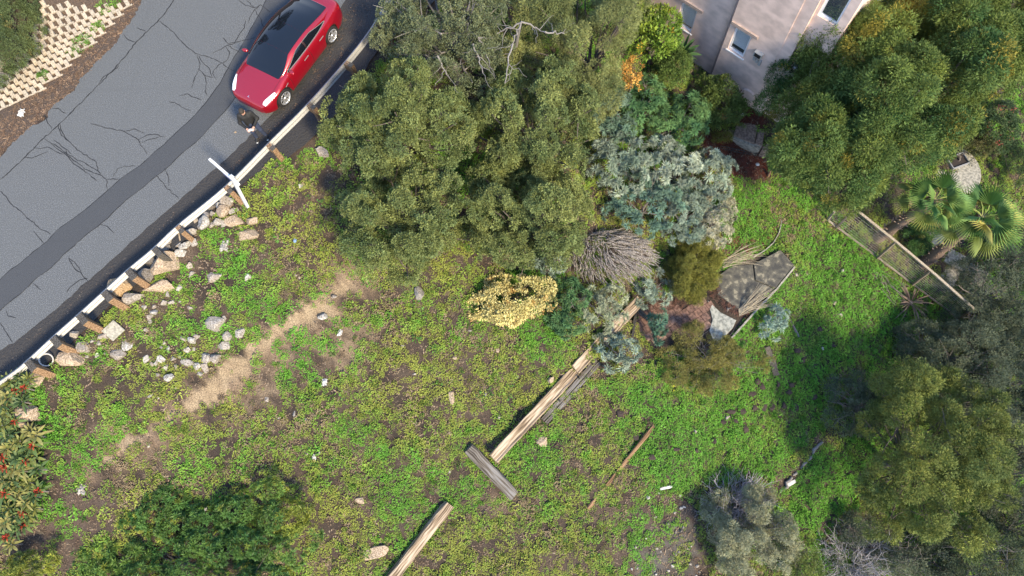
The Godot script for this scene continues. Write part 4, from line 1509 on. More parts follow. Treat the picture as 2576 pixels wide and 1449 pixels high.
func build_patio() -> void:
	var e1 := at_y(1960, 632, PATIO)
	var root := thing("old_patio", "cracked old concrete and tile patio half buried among shrubs", "patio", Vector3(e1.x, PATIO, e1.z))
	var base := root.position
	var outline := func(pts: Array) -> Array:
		var out := []
		for q in pts:
			var w := at_y(q[0], q[1], PATIO)
			out.append(Vector2(w.x - base.x, w.z - base.z))
		return out
	var st := begin()
	slab(st, outline.call([[1962, 630], [1997, 668], [1950, 725], [1900, 705], [1895, 665]]), -0.6, 0.07, 0.02)
	part(root, "concrete_slab", done(st), M.old_concrete)
	st = begin()
	slab(st, outline.call([[1893, 666], [1898, 706], [1948, 727], [1890, 782], [1850, 775], [1805, 740], [1800, 700], [1840, 668]]), -0.6, 0.04, 0.02)
	part(root, "concrete_slab", done(st), M.old_concrete).set_meta("label", "darker stained slab between the end slab and the tiles")
	st = begin()
	slab(st, outline.call([[1780, 756], [1812, 786], [1852, 806], [1843, 826], [1800, 870], [1784, 832], [1792, 805], [1786, 780]]), -0.5, 0.035, 0.015)
	part(root, "broken_screed", done(st), M.pale_screed).set_meta("label", "pale blue-grey broken screed beside the clay tiles")
	# clay tiles, each its own piece
	var region := PackedVector2Array()
	for q in [[1755, 752], [1777, 748], [1788, 768], [1786, 785], [1793, 806], [1782, 835], [1700, 845], [1640, 860], [1600, 850], [1580, 800], [1600, 770], [1660, 765], [1735, 770]]:
		var w := at_y(q[0], q[1], PATIO)
		region.append(Vector2(w.x - base.x, w.z - base.z))
	var d0 := at_y(1752, 768, PATIO)
	var d1 := at_y(1786, 812, PATIO)
	var e := Vector2(d1.x - d0.x, d1.z - d0.z).normalized()
	var f := Vector2(-e.y, e.x)
	var o := Vector2(d0.x - base.x, d0.z - base.z)
	rng.seed = 19
	var shapes := []
	for v in 3:
		st = begin()
		slab(st, [Vector2(-0.146, -0.146), Vector2(0.146, -0.146), Vector2(0.146, 0.146), Vector2(-0.146, 0.146)], 0.0, 0.03, 0.006)
		shapes.append(done(st))
	var tm := [M.terracotta, M.terracotta2, mk(Color(0.29, 0.18, 0.14), 0.9, M.terracotta.albedo_texture, 1.0)]
	for i in range(-6, 9):
		for j in range(-4, 16):
			var p := o + e * i * 0.305 + f * (j + (0.5 if i % 2 else 0.0)) * 0.305
			if not inside(p, region):
				continue
			var t := part(root, "tile", shapes[0], tm[rng.randi() % 3], Vector3(p.x, rng.randf_range(0.0, 0.012), p.y))
			t.rotation = Vector3(rng.randf_range(-0.02, 0.02), -e.angle() + rng.randf_range(-0.02, 0.02), rng.randf_range(-0.02, 0.02))
	st = begin()
	slab(st, outline.call([[1740, 742], [1780, 742], [1800, 775], [1800, 860], [1640, 880], [1570, 850], [1570, 790], [1640, 755]]), -0.4, -0.012, 0.01)
	part(root, "tile_bed", done(st), M.soil_dark)
	# kerb along the downhill side, in lengths
	var kp := [[1996, 672], [1950, 728], [1893, 788], [1845, 842], [1805, 888]]
	for i in kp.size() - 1:
		var a := at_y(kp[i][0], kp[i][1], PATIO) + Vector3(0.03, -0.02, 0.02)
		var b := at_y(kp[i + 1][0], kp[i + 1][1], PATIO) + Vector3(0.03, -0.02, 0.02)
		a = a.lerp(b, 0.006)
		lay(root, "kerb", a, b, 0.07, 0.22, 0.0, M.concrete, 40 + i, 0.008)
	# curved garden edging uphill of the slab
	var ep := [[1966, 556], [1960, 585], [1945, 612], [1925, 630], [1895, 648]]
	var ed := thing("curved_garden_edging", "curved pale edging around red leaf litter uphill of the patio slab", "edging", at(1945, 612))
	for i in ep.size() - 1:
		lay(ed, "edging_length", at(ep[i][0], ep[i][1], 0.04), at(ep[i + 1][0], ep[i + 1][1], 0.04), 0.04, 0.14, 0.0, M.concrete, 50 + i, 0.006)
	# wooden box edge beside the tiles
	var wb := thing("timber_box_edge", "weathered timber box edge at the corner of the tiles and plank wall", "timber edge", at(1600, 800))
	lay(wb, "board", at(1602, 778, 0.30), at(1642, 812, 0.30), 0.16, 0.06, -0.3, M.plank_grey, 61)
	lay(wb, "board", at(1600, 782, 0.05), at(1590, 850, 0.05), 0.10, 0.25, 0.0, M.timber_old, 62)
	lay(wb, "board", at(1642, 815, 0.05), at(1650, 860, 0.05), 0.10, 0.25, 0.0, M.timber_old, 63)
	var red: Array = [zone([[1806, 592], [1835, 585], [1880, 605], [1925, 590], [1960, 545], [1962, 585], [1930, 625], [1880, 655], [1820, 650]])]
	strew(red, 420.0, 0.05, [Color(0.24, 0.065, 0.05), Color(0.13, 0.05, 0.045)], "dark red fallen leaves inside the curved edging above the patio", "red leaf litter")
	var patio_leaves: Array = [zone([[1780, 720], [1800, 700], [1815, 740], [1850, 775], [1890, 785], [1880, 805], [1830, 790], [1790, 752]]), zone([[1600, 770], [1660, 750], [1740, 745], [1730, 772], [1640, 790]])]
	strew(patio_leaves, 200.0, 0.05, [Color(0.17, 0.075, 0.055), Color(0.12, 0.08, 0.065)], "red-brown dead leaves drifted over the patio joints", "leaves on the patio", 0.10)

# ---------------------------------------------------------------- wire fence
func build_fence() -> void:
	var zf := func(x: float, y: float) -> Vector2: return Vector2(1905.2 + 0.3334 * x, 419.3 + 0.3334 * y)
	var feet := []
	for q in [[595, 460], [905, 692], [1172, 894], [1520, 1150]]:
		var w: Vector2 = zf.call(q[0], q[1])
		feet.append(at(w.x, w.y))
	var root := thing("wire_fence", "wood-framed wire fence crossing below the palms with a single top rail", "fence", feet[1])
	var hgt := 2.05
	var tops := []
	for i in 4:
		var tp: Vector2 = zf.call([738, 1047, 1310, 1637][i], [318, 565, 785, 1072][i])
		tops.append(at_y(tp.x, tp.y, feet[i].y + hgt))
		lay(root, "post", feet[i] - Vector3(0, 0.3, 0), tops[i] - Vector3(0, 0.05, 0), 0.09, 0.09, 0.0, M.fence_wood, 80 + i, 0.004)
	for i in 3:
		lay(root, "top_rail", tops[i], tops[i + 1] - (tops[i + 1] - tops[i]).normalized() * 0.02, 0.10, 0.045, 0.0, M.fence_wood_pale, 84 + i, 0.004)
		lay(root, "bottom_rail", feet[i] + Vector3(0, 0.06, 0), feet[i + 1] + Vector3(0, 0.06, 0), 0.07, 0.05, 0.0, M.fence_wood, 88 + i, 0.004)
		for k in range(1, 12):
			var st := begin()
			var f := k / 12.0
			tube(st, [feet[i].lerp(tops[i], f) - root.position, feet[i + 1].lerp(tops[i + 1], f) - root.position], [0.004, 0.004], 4)
			part(root, "wire", done(st), M.wire)
		var st2 := begin()
		var nv := 8
		for k in range(1, nv):
			var f := float(k) / nv
			tube(st2, [feet[i].lerp(feet[i + 1], f) - root.position, tops[i].lerp(tops[i + 1], f) - root.position], [0.002, 0.002], 3)
		part(root, "cross_wires", done(st2), M.wire)
	# short return at the uphill end
	var c0: Vector2 = zf.call(527, 405)
	var c1: Vector2 = zf.call(580, 340)
	var c := at(c0.x, c0.y)
	var ct := at_y(c1.x, c1.y, c.y + 1.1)
	lay(root, "post", c, ct, 0.09, 0.09, 0.0, M.fence_wood_pale, 95, 0.004)
	lay(root, "bottom_rail", c + Vector3(0, 0.05, 0), feet[0] + Vector3(0, 0.05, 0), 0.08, 0.05, 0.0, M.fence_wood_pale, 96, 0.004)
	for k in range(1, 9):
		var st := begin()
		var f := k / 9.0
		tube(st, [c.lerp(ct, f) - root.position, feet[0].lerp(tops[0], f) - root.position], [0.004, 0.004], 4)
		part(root, "wire", done(st), M.wire)

# ---------------------------------------------------------------- fan palms
func frond_mesh(n: int, sd: int) -> ArrayMesh:
	rng.seed = sd
	var st := begin()
	st.set_smooth_group(-1)
	# fan in the xz plane, opening towards +x, folded like an accordion, tips drooping
	for i in n:
		var a0 := lerpf(-1.45, 1.45, float(i) / n)
		var a1 := lerpf(-1.45, 1.45, float(i + 1) / n)
		var am := (a0 + a1) * 0.5
		var l := 0.85 * (0.80 + 0.2 * cos(am)) * rng.randf_range(0.93, 1.04)
		var split := 0.5
		var p := func(a: float, r: float, y: float) -> Vector3: return Vector3(cos(a) * r, y - 0.30 * r * r * (0.4 + 0.5 * absf(a)), sin(a) * r)
		st.set_color(tone(rng.randf_range(0.85, 1.15)))
		quad(st, p.call(a0, 0.03, 0.0), p.call(a0, split * l, -0.06), p.call(am, split * l, 0.05), p.call(am, 0.03, 0.005))
		quad(st, p.call(am, 0.03, 0.005), p.call(am, split * l, 0.05), p.call(a1, split * l, -0.06), p.call(a1, 0.03, 0.0))
		st.set_color(tone(rng.randf_range(1.0, 1.35), 0.12))
		tri(st, p.call(lerpf(a0, am, 0.3), split * l, -0.03), p.call(am, l, -0.06), p.call(am, split * l, 0.05))
		tri(st, p.call(am, split * l, 0.05), p.call(am, l, -0.06), p.call(lerpf(a1, am, 0.3), split * l, -0.02))
	return done(st)

func build_palm(label: String, foot_px: Vector2, head_px: Vector2, hgt: float, count: int, fan: float, sd: int) -> void:
	var foot := at(foot_px.x, foot_px.y)
	var head := at_y(head_px.x, head_px.y, foot.y + hgt)
	rng.seed = sd
	var root := thing("fan_palm", label, "palm", foot, 0.0, "fan palms below the house")
	var top := head - foot
	var st := begin()
	var pts := []
	var rad := []
	for i in 15:
		var f := i / 14.0
		pts.append(top * f + Vector3(sin(f * 5.0) * 0.03, -0.2 * (1.0 - f), cos(f * 4.0) * 0.03))
		rad.append(0.19 + 0.02 * sin(i * 2.1) + 0.05 * (1.0 - f))
	tube(st, pts, rad, 10)
	part(root, "trunk", done(st), mk(Color(0.24, 0.17, 0.13), 0.95, M.bark.albedo_texture, 2.0, M.bark.normal_texture, 1.0))
	# old leaf bases as stubs round the trunk
	st = begin()
	st.set_smooth_group(-1)
	for i in 150:
		var f := rng.randf_range(0.05, 0.97)
		var a := rng.randf() * TAU
		var p := top * f + Vector3(cos(a), 0, sin(a)) * 0.19
		var d := (Vector3(cos(a), 0.75, sin(a))).normalized()
		tube(st, [p, p + d * rng.randf_range(0.08, 0.2)], [0.026, 0.012], 4)
	part(root, "leaf_stubs", done(st), mk(Color(0.34, 0.25, 0.19), 0.95))
	var shapes := [frond_mesh(19, sd + 1), frond_mesh(17, sd + 2)]
	var mats := []
	for c in [Color(0.15, 0.25, 0.07), Color(0.25, 0.30, 0.085), Color(0.10, 0.20, 0.07), Color(0.36, 0.34, 0.10)]:
		var m := leafy(Color(0.22, 0.26, 0.06), 0.65)
		m.albedo_color = c.linear_to_srgb()
		mats.append(m)
	for i in count:
		var f := float(i) / count
		var a := i * 2.39996 + rng.randf() * 0.3
		var el := lerpf(0.95, -0.55, f) + rng.randf_range(-0.1, 0.1)
		var stem := fan * rng.randf_range(0.55, 0.95) * lerpf(0.55, 1.0, f)
		var d := Vector3(cos(a) * cos(el), sin(el), sin(a) * cos(el))
		var p1 := top + d * stem * 0.55
		var p2 := top + d * stem + Vector3(0, -0.10, 0)
		st = begin()
		tube(st, [top - Vector3(0, 0.1, 0), p1, p2], [0.022, 0.018, 0.013], 5)
		var pet := part(root, "frond", done(st), mats[1])
		var out := (d + Vector3(0, -0.12, 0)).normalized()
		var z := out.cross(Vector3.UP).normalized()
		var y := z.cross(out).normalized()
		if y.y < 0:
			y = -y
			z = -z
		var fanpart := part(pet, "fan", shapes[i % 2], mats[[0, 1, 2, 1, 3, 0][rng.randi() % 6] if f > 0.2 else 0])
		fanpart.transform = Transform3D(Basis(out, y, out.cross(y)) * Basis(Vector3.RIGHT, rng.randf_range(-0.8, 0.8)) * Basis.from_scale(Vector3.ONE * fan * rng.randf_range(0.7, 0.95)), p2)

# ---------------------------------------------------------------- house
var h_o: Vector3
var h_e: Vector3
var h_n: Vector3
const YARD := -5.35

func on_wall(px: float, py: float, back: float) -> Vector2:   # pixel to [along, height] on the wall plane set back from the front
	var r := ray(px, py)
	var o := h_o - h_n * back
	var t := (o - Vector3(0, EYE, 0)).dot(h_n) / r.dot(h_n)
	var p := Vector3(0, EYE, 0) + r * t
	return Vector2((p - h_o).dot(h_e), p.y)

func wall_pt(u: float, y: float, back: float) -> Vector3:
	return h_e * u - h_n * back + Vector3(0, y - h_o.y, 0)

func wall_box(st: SurfaceTool, u0: float, u1: float, y0: float, y1: float, b0: float, b1: float) -> void:
	var c := wall_pt((u0 + u1) * 0.5, (y0 + y1) * 0.5, (b0 + b1) * 0.5)
	box(st, c, Vector3(absf(u1 - u0) * 0.5, absf(y1 - y0) * 0.5, absf(b1 - b0) * 0.5), Basis(h_e, Vector3.UP, h_n))

func wall_panel(st: SurfaceTool, u0: float, u1: float, y0: float, y1: float, back: float, holes: Array) -> void:
	var us := [u0, u1]
	var ys := [y0, y1]
	for h in holes:
		us.append_array([h[0], h[1]])
		ys.append_array([h[2], h[3]])
	us.sort()
	ys.sort()
	for i in us.size() - 1:
		for j in ys.size() - 1:
			if us[i + 1] - us[i] < 0.001 or ys[j + 1] - ys[j] < 0.001:
				continue
			var mu: float = (us[i] + us[i + 1]) * 0.5
			var my: float = (ys[j] + ys[j + 1]) * 0.5
			var open := false
			for h in holes:
				if mu > h[0] and mu < h[1] and my > h[2] and my < h[3]:
					open = true
			if not open:
				wall_box(st, us[i], us[i + 1], ys[j], ys[j + 1], back, back + 0.22)

func window(root: Node, h: Array, back: float, blind: String, label: String, deep := 0.07) -> void:
	var fr := begin()
	var w := 0.075
	wall_box(fr, h[0], h[0] + w, h[2], h[3], back + deep, back + deep + 0.07)
	wall_box(fr, h[1] - w, h[1], h[2], h[3], back + deep, back + deep + 0.07)
	wall_box(fr, h[0] + w, h[1] - w, h[2], h[2] + w, back + deep + 0.001, back + deep + 0.069)
	wall_box(fr, h[0] + w, h[1] - w, h[3] - w, h[3], back + deep + 0.001, back + deep + 0.069)
	var win := part(root, "window", done(fr), M.window_frame)
	win.set_meta("label", label)
	var st := begin()
	wall_box(st, h[0] + w, h[1] - w, h[2] + w, h[3] - w, back + deep + 0.03, back + deep + 0.036)
	part(win, "pane", done(st), M.glass)
	st = begin()
	wall_box(st, h[0] - 0.25, h[1] + 0.25, h[2] - 0.2, h[3] + 0.2, back + 0.5, back + 0.52)
	part(win, "room_behind", done(st), M.interior)
	if blind == "slats":
		var n := int((h[3] - h[2] - 2 * w) / 0.055)
		for k in range(4, n):
			st = begin()
			var y: float = h[2] + w + (k + 0.5) * 0.055
			var c := wall_pt((h[0] + h[1]) * 0.5, y, back + deep + 0.068)
			box(st, c, Vector3((h[1] - h[0]) * 0.5 - w - 0.005, 0.002, 0.022), Basis(h_e, Vector3.UP, h_n) * Basis(Vector3.RIGHT, 0.75))
			part(win, "slat", done(st), M.blind)
	elif blind == "shade":
		st = begin()
		wall_box(st, h[0] + w + 0.004, h[1] - w - 0.004, h[2] + w + 0.12, h[3] - w, back + deep + 0.05, back + deep + 0.055)
		part(win, "roller_shade", done(st), M.blind_white)

func rect_on(px4: Array, back: float) -> Array:   # [u0, u1, y0, y1] from four corner pixels
	var us := []
	var ys := []
	for q in px4:
		var v := on_wall(1425.6 + 0.3334 * q[0], 0.3334 * q[1], back)
		us.append(v.x)
		ys.append(v.y)
	return [(us[0] + us[3]) * 0.5, (us[1] + us[2]) * 0.5, (ys[2] + ys[3]) * 0.5, (ys[0] + ys[1]) * 0.5]

func build_house() -> void:
	var bl := at_y(1786, 199, YARD)
	var br := at_y(1922, 289, YARD)
	h_o = bl
	h_e = (br - bl).normalized()
	h_n = Vector3(-h_e.z, 0, h_e.x)
	if h_n.z < 0:
		h_n = -h_n
	var root := thing("stucco_house", "pale pink stucco house with white framed windows among the trees", "house", bl)
	var a_back := -(at_y(1726, 141, YARD) - bl).dot(h_n)
	var c_u: float = on_wall(1425.6 + 0.3334 * 1545, 0.3334 * 700, 0.0).x
	var strip_u: float = on_wall(1425.6 + 0.3334 * 1480, 0.3334 * 640, 0.0).x
	var low := YARD - 1.6
	var top := 3.4
	# windows, corners clockwise from upper left in the zoomed photo
	var w1 := rect_on([[862, 33], [995, 58], [942, 232], [822, 208]], a_back)
	var w2 := rect_on([[1268, 222], [1406, 256], [1335, 422], [1205, 388]], 0.0)
	var c_back := 0.14
	var w3 := rect_on([[1880, 0], [2030, 20], [1965, 138], [1836, 104]], c_back)
	w3 = [c_u + 0.12, c_u + 0.85, w3[2], w3[2] + 1.5]
	var w4 := rect_on([[1757, 375], [1900, 410], [1800, 592], [1660, 560]], c_back)
	var st := begin()
	wall_panel(st, -4.2, 0.0, low, top, a_back, [w1])
	part(root, "wall", done(st), M.stucco)
	st = begin()
	wall_panel(st, 0.0, strip_u, low, top, 0.0, [w2])
	part(root, "wall", done(st), M.stucco)
	st = begin()
	wall_panel(st, strip_u, c_u, low, top, 0.03, [])
	part(root, "wall", done(st), M.stucco)
	st = begin()
	var rec := [w4[0] - 0.28, w4[1] + 0.3, w4[2] - 0.12, w4[3] + 0.35]
	wall_panel(st, c_u, c_u + 1.15, low, top, c_back, [w3, rec])
	part(root, "wall", done(st), M.stucco)
	st = begin()
	wall_panel(st, rec[0] - 0.05, rec[1] + 0.05, rec[2] - 0.05, rec[3] + 0.05, c_back + 0.22, [w4])
	part(root, "window_recess", done(st), M.stucco)
	# returns, back and roof deck out of the frame
	st = begin()
	wall_box(st, 0.0, 0.22, low, top, 0.221, a_back)
	wall_box(st, -4.2, -4.0, low, top, a_back + 0.221, 8.0)
	wall_box(st, c_u + 0.95, c_u + 1.15, low, top, c_back + 0.221, 8.0)
	wall_box(st, -4.2, c_u + 1.15, low, top, 8.0, 8.2)
	part(root, "wall", done(st), M.stucco)
	st = begin()
	wall_box(st, -4.4, c_u + 1.3, top, top + 0.25, -0.25, 8.4)
	part(root, "roof", done(st), M.concrete)
	window(root, w1, a_back, "shade", "white framed window with a pale roller shade")
	window(root, w2, 0.0, "slats", "white framed window with grey slatted blind")
	window(root, w3, c_back, "", "white framed window with a dark brown interior")
	window(root, w4, c_back + 0.22, "", "white framed window set in a recess, dark inside", 0.03)
	# lintels over two windows
	var n := 0
	for w in [[w1, a_back], [w2, 0.0]]:
		st = begin()
		wall_box(st, w[0][0] - 0.20, w[0][1] + 0.24, w[0][3] + 0.06, w[0][3] + 0.20, w[1] - 0.07, w[1] + 0.02)
		part(root, "lintel", done(st), mk(Color(0.44, 0.345, 0.30), 0.95, M.stucco.albedo_texture, 0.8))
		st = begin()
		wall_box(st, w[0][0] - 0.06, w[0][1] + 0.06, w[0][2] - 0.05, w[0][2] - 0.002, w[1] - 0.035, w[1] + 0.08)
		part(root, "sill", done(st), M.window_frame)
		n += 1
	# wall lamp box with its bracket
	var lv := on_wall(1425.6 + 0.3334 * 1457, 0.3334 * 400, 0.0)
	st = begin()
	wall_box(st, lv.x - 0.17, lv.x + 0.17, lv.y - 0.14, lv.y + 0.10, -0.16, 0.0)
	var lamp := part(root, "wall_vent_hood", done(st), M.grey_box)
	st = begin()
	wall_box(st, lv.x - 0.13, lv.x + 0.13, lv.y - 0.10, lv.y + 0.07, -0.168, -0.161)
	part(lamp, "dark_face", done(st), M.dark_metal)
	for k in 3:
		st = begin()
		wall_box(st, lv.x - 0.14 + k * 0.13, lv.x - 0.04 + k * 0.13, lv.y - 0.42 - 0.05 * k, lv.y - 0.26, -0.09, 0.0)
		part(root, "meter_box", done(st), M.grey_box)
	# gutter downpipe in the corner between the two fronts
	st = begin()
	tube(st, [wall_pt(-0.07, YARD - 0.2, 0.10), wall_pt(-0.07, top, 0.10)], [0.045, 0.045], 8)
	part(root, "downpipe", done(st), mk(Color(0.34, 0.27, 0.25), 0.6))
	# band course and arched niche low on the front
	st = begin()
	wall_box(st, 0.02, strip_u - 0.02, YARD + 0.0, YARD + 0.22, -0.05, 0.0)
	part(root, "plinth", done(st), mk(Color(0.58, 0.45, 0.38), 0.95, M.stucco.albedo_texture, 0.6))
	var av := on_wall(1425.6 + 0.3334 * 1372, 0.3334 * 715, 0.0)
	st = begin()
	var arch := []
	for i in 13:
		var a := PI * i / 12.0
		arch.append(Vector2(cos(a) * 0.33, sin(a) * 0.33))
	arch.append(Vector2(-0.33, -0.42))
	arch.append(Vector2(0.33, -0.42))
	var am := Basis(h_e, h_n, -Vector3.UP)
	slab(st, arch.map(func(q): return Vector2(q.x, -q.y)), 0.0, 0.10, 0.02, Transform3D(am, wall_pt(av.x, av.y, 0.0)))
	part(root, "arched_hatch", done(st), M.stucco)
	var sv := on_wall(1425.6 + 0.3334 * 1230, 0.3334 * 648, 0.0)
	st = begin()
	wall_box(st, sv.x - 0.13, sv.x + 0.13, sv.y - 0.035, sv.y + 0.035, -0.02, 0.0)
	part(root, "vent_slot", done(st), mk(Color(0.22, 0.17, 0.14), 0.8))

# ---------------------------------------------------------------- steps, mulch and small things by the house
func build_yard() -> void:
	var zz := func(x: float, y: float) -> Vector2: return Vector2(1425.6 + 0.3334 * x, 0.3334 * y)
	var q0: Vector2 = zz.call(1350, 1000)
	var mid := at(q0.x, q0.y)
	var root := thing("garden_steps", "low concrete garden steps with leafy treads below the house", "steps", mid)
	var defs := [
		[[[1290, 905], [1440, 950], [1415, 1085], [1258, 1020]], 0.12, M.step_stone, "tread"],
		[[[1255, 1024], [1420, 1090], [1465, 1105], [1455, 1130], [1240, 1042]], 0.02, M.concrete, "tread"],
		[[[1445, 955], [1490, 1000], [1475, 1110], [1422, 1088]], 0.05, M.step_stone, "tread"],
		[[[1200, 950], [1285, 900], [1255, 1015], [1180, 975]], 0.03, M.step_stone, "tread"],
		[[[1480, 1110], [1530, 1080], [1525, 1150], [1470, 1135]], -0.06, M.step_stone, "tread"]]
	for d in defs:
		var o := []
		for c in d[0]:
			var p: Vector2 = zz.call(c[0], c[1])
			var w := at_y(p.x, p.y, mid.y + d[1])
			o.append(Vector2(w.x - mid.x, w.z - mid.z))
		var st := begin()
		slab(st, o, d[1] - 0.5, d[1] + 0.05, 0.015)
		part(root, d[3], done(st), d[2])
	strew(z_mulch, 420.0, 0.045, [Color(0.19, 0.055, 0.032), Color(0.075, 0.028, 0.02)], "dark red bark mulch below the garden steps", "mulch by the house")
	# low black drip-line fence
	var a: Vector2 = zz.call(1150, 1128)
	var b: Vector2 = zz.call(1505, 1200)
	var fa := at(a.x, a.y)
	var fb := at(b.x, b.y)
	var fence := thing("low_black_fence", "low black mesh edging fence across the red mulch", "fence", fa)
	for k in 2:
		var st := begin()
		tube(st, wobble_line(Vector3(0, 0.12 + 0.16 * k, 0), fb - fa + Vector3(0, 0.12 + 0.16 * k, 0), 8, 0.03), taper(9, 0.018, 0.018), 5)
		part(fence, "rail", done(st), M.dark_metal)
	for k in 9:
		var st := begin()
		var p := (fb - fa) * (k / 8.0)
		tube(st, [p - Vector3(0, 0.1, 0), p + Vector3(0, 0.36, 0)], [0.014, 0.014], 5)
		part(fence, "picket", done(st), M.dark_metal)
	# path lights
	for d in [[1440, 1240, "white-capped path light standing on the red mulch"], [1325, 862, "white-capped path light beside the garden steps"]]:
		var s: Vector2 = zz.call(d[0], d[1])
		var p := at(s.x, s.y, 0.5)
		var gnd := ground_at(p.x, p.z)
		var l := thing("path_light", d[2], "path light", gnd, 0.0, "path lights")
		var st := begin()
		tube(st, [Vector3(0, -0.1, 0), Vector3(0, p.y - gnd.y, 0)], [0.015, 0.015], 6)
		part(l, "stem", done(st), M.dark_metal)
		st = begin()
		lathe(st, [Vector2(0.0, 0.05), Vector2(0.05, 0.035), Vector2(0.09, 0.0), Vector2(0.03, -0.01), Vector2(0.0, -0.01)], Transform3D(Basis.IDENTITY, Vector3(0, p.y - gnd.y, 0)), 12)
		part(l, "cap", done(st), M.white_plastic)
	# stub post at the corner of the mulch
	var sp: Vector2 = zz.call(1520, 1330)
	var o := lay(self, "corner_stake", at(sp.x, sp.y, 0.0), at(sp.x + 6, sp.y - 14, 0.35), 0.09, 0.09, 0.0, M.timber, 131)
	tag(o, "short pale orange stake at the corner of the red mulch", "stake")
	# lower garden by the palms: paving, planter, dark stone steps
	var pv := at(2405, 430)
	var st := begin()
	var ring := []
	for i in 22:
		var an := TAU * i / 22.0
		ring.append(Vector2(cos(an) * 1.05, sin(an) * 1.25))
	slab(st, ring, -0.5, 0.05, 0.02)
	var pave := part(self, "round_paving", done(st), M.concrete)
	pave.position = Vector3(pv.x, pv.y + 0.06, pv.z)
	tag(pave, "grey round paving half hidden behind the palm fronds", "paving")
	var bp := at(2408, 406, 0.1)
	var tray := thing("planter_tray", "black rectangular planter tray with a gnarled miniature tree on grey paving", "planter", Vector3(bp.x, pv.y + 0.115, bp.z), 0.35)
	st = begin()
	for s in [[0, 0.28, 0.42, 0.02], [0, -0.28, 0.42, 0.02], [0.41, 0, 0.02, 0.26], [-0.41, 0, 0.02, 0.26]]:
		box(st, Vector3(s[0], 0.10, s[1]), Vector3(s[2], 0.10, s[3]))
	part(tray, "rim", done(st), mk(Color(0.26, 0.26, 0.26), 0.5))
	st = begin()
	box(st, Vector3(0, 0.07, 0), Vector3(0.388, 0.06, 0.258))
	part(tray, "soil", done(st), M.interior)
	rng.seed = 8
	st = begin()
	tube(st, wobble_line(Vector3(0.05, 0.1, 0), Vector3(0.12, 0.55, -0.15), 5, 0.1), taper(6, 0.05, 0.02), 6)
	tube(st, wobble_line(Vector3(0.08, 0.35, -0.05), Vector3(-0.15, 0.6, -0.25), 4, 0.06), taper(5, 0.03, 0.01), 5)
	part(tray, "miniature_trunk", done(st), M.bark)
	for d in [[2345, 600, 0.55, 0.3, 0.35, "single dark stone slab between the two palm trunks"], [2405, 655, 0.5, 0.38, 0.6, "upper dark stone slab of the lower garden beside the tall palm trunk"], [2422, 672, 0.55, 0.36, 0.6, "middle dark stone slab of the lower garden beside the tall palm trunk"], [2445, 690, 0.6, 0.4, 0.55, "lowest dark stone slab near the dark hedge and palm"], [2385, 690, 0.42, 0.7, 0.6, "long dark paving strip beside the tall palm trunk"]]:
		var p := at(d[0], d[1])
		st = begin()
		slab(st, [Vector2(-d[2], -d[3]), Vector2(d[2], -d[3]), Vector2(d[2], d[3]), Vector2(-d[2], d[3])], -0.4, 0.08, 0.02)
		var s := part(self, "stone_slab", done(st), M.concrete)
		s.position = p
		s.rotation.y = -d[4]
		tag(s, d[5], "stone slab", "dark slabs in the lower garden")

# ---------------------------------------------------------------- car: x runs from nose to tail, y up, +z is the side facing the guardrail
func curve(t: float, pts: Array) -> float:
	if t <= pts[0][0]:
		return pts[0][1]
	for i in pts.size() - 1:
		if t <= pts[i + 1][0]:
			var a: float = pts[maxi(i - 1, 0)][1]
			var d: float = pts[mini(i + 2, pts.size() - 1)][1]
			return cubic_interpolate(pts[i][1], pts[i + 1][1], a, d, (t - pts[i][0]) / (pts[i + 1][0] - pts[i][0]))
	return pts[-1][1]

const CAR_W := [[0.0, 0.50], [0.05, 0.64], [0.15, 0.755], [0.35, 0.85], [0.7, 0.905], [1.2, 0.92], [2.4, 0.925], [3.4, 0.925], [3.9, 0.91], [4.3, 0.865], [4.55, 0.79], [4.66, 0.70], [4.69, 0.60]]
const CAR_TOP := [[0.0, 0.52], [0.04, 0.60], [0.12, 0.665], [0.3, 0.735], [0.6, 0.82], [0.9, 0.885], [1.15, 0.93], [1.6, 0.97], [3.4, 0.985], [4.0, 1.02], [4.35, 1.04], [4.58, 1.02], [4.66, 0.95], [4.69, 0.84]]
const ROOF := [[1.02, 0.90], [1.2, 1.0], [1.55, 1.19], [1.9, 1.345], [2.2, 1.415], [2.55, 1.44], [2.95, 1.42], [3.4, 1.345], [3.85, 1.21], [4.2, 1.08], [4.34, 1.03]]
const CABIN_W := [[1.02, 0.66], [1.3, 0.765], [1.7, 0.815], [2.4, 0.84], [3.2, 0.82], [3.8, 0.745], [4.2, 0.65], [4.34, 0.58]]

func wheel_lift(x: float) -> float:
	var low := 0.21
	if x < 0.35:
		low = lerpf(0.30, 0.21, x / 0.35)
	if x > 4.3:
		low = lerpf(0.21, 0.34, (x - 4.3) / 0.39)
	for c in [0.84, 3.715]:
		var d: float = absf(x - c)
		if d < 0.385:
			low = maxf(low, 0.335 + sqrt(0.385 * 0.385 - d * d))
	return low

func body_section(x: float) -> Array:   # half section from the sill up to the middle line, [y, z]
	var w := curve(x, CAR_W)
	var t := curve(x, CAR_TOP)
	var low := wheel_lift(x)
	var sh := minf(t - 0.07, 0.80)
	var sec := []
	for q in [[0.0, 0.955], [0.12, 0.985], [0.35, 1.0], [0.6, 0.995], [0.85, 0.985], [1.0, 0.968]]:
		sec.append(Vector2(lerpf(low, maxf(sh, low + 0.02), q[0]), w * q[1]))
	var crease := w * 0.93
	var ey := maxf(sh, low + 0.02)
	sec.append(Vector2(lerpf(ey, t, 0.55), crease))
	sec.append(Vector2(lerpf(ey, t, 0.86), w * 0.84))
	sec.append(Vector2(t, w * 0.68))
	sec.append(Vector2(t + 0.012, w * 0.4))
	sec.append(Vector2(t + 0.02, 0.0))
	return sec

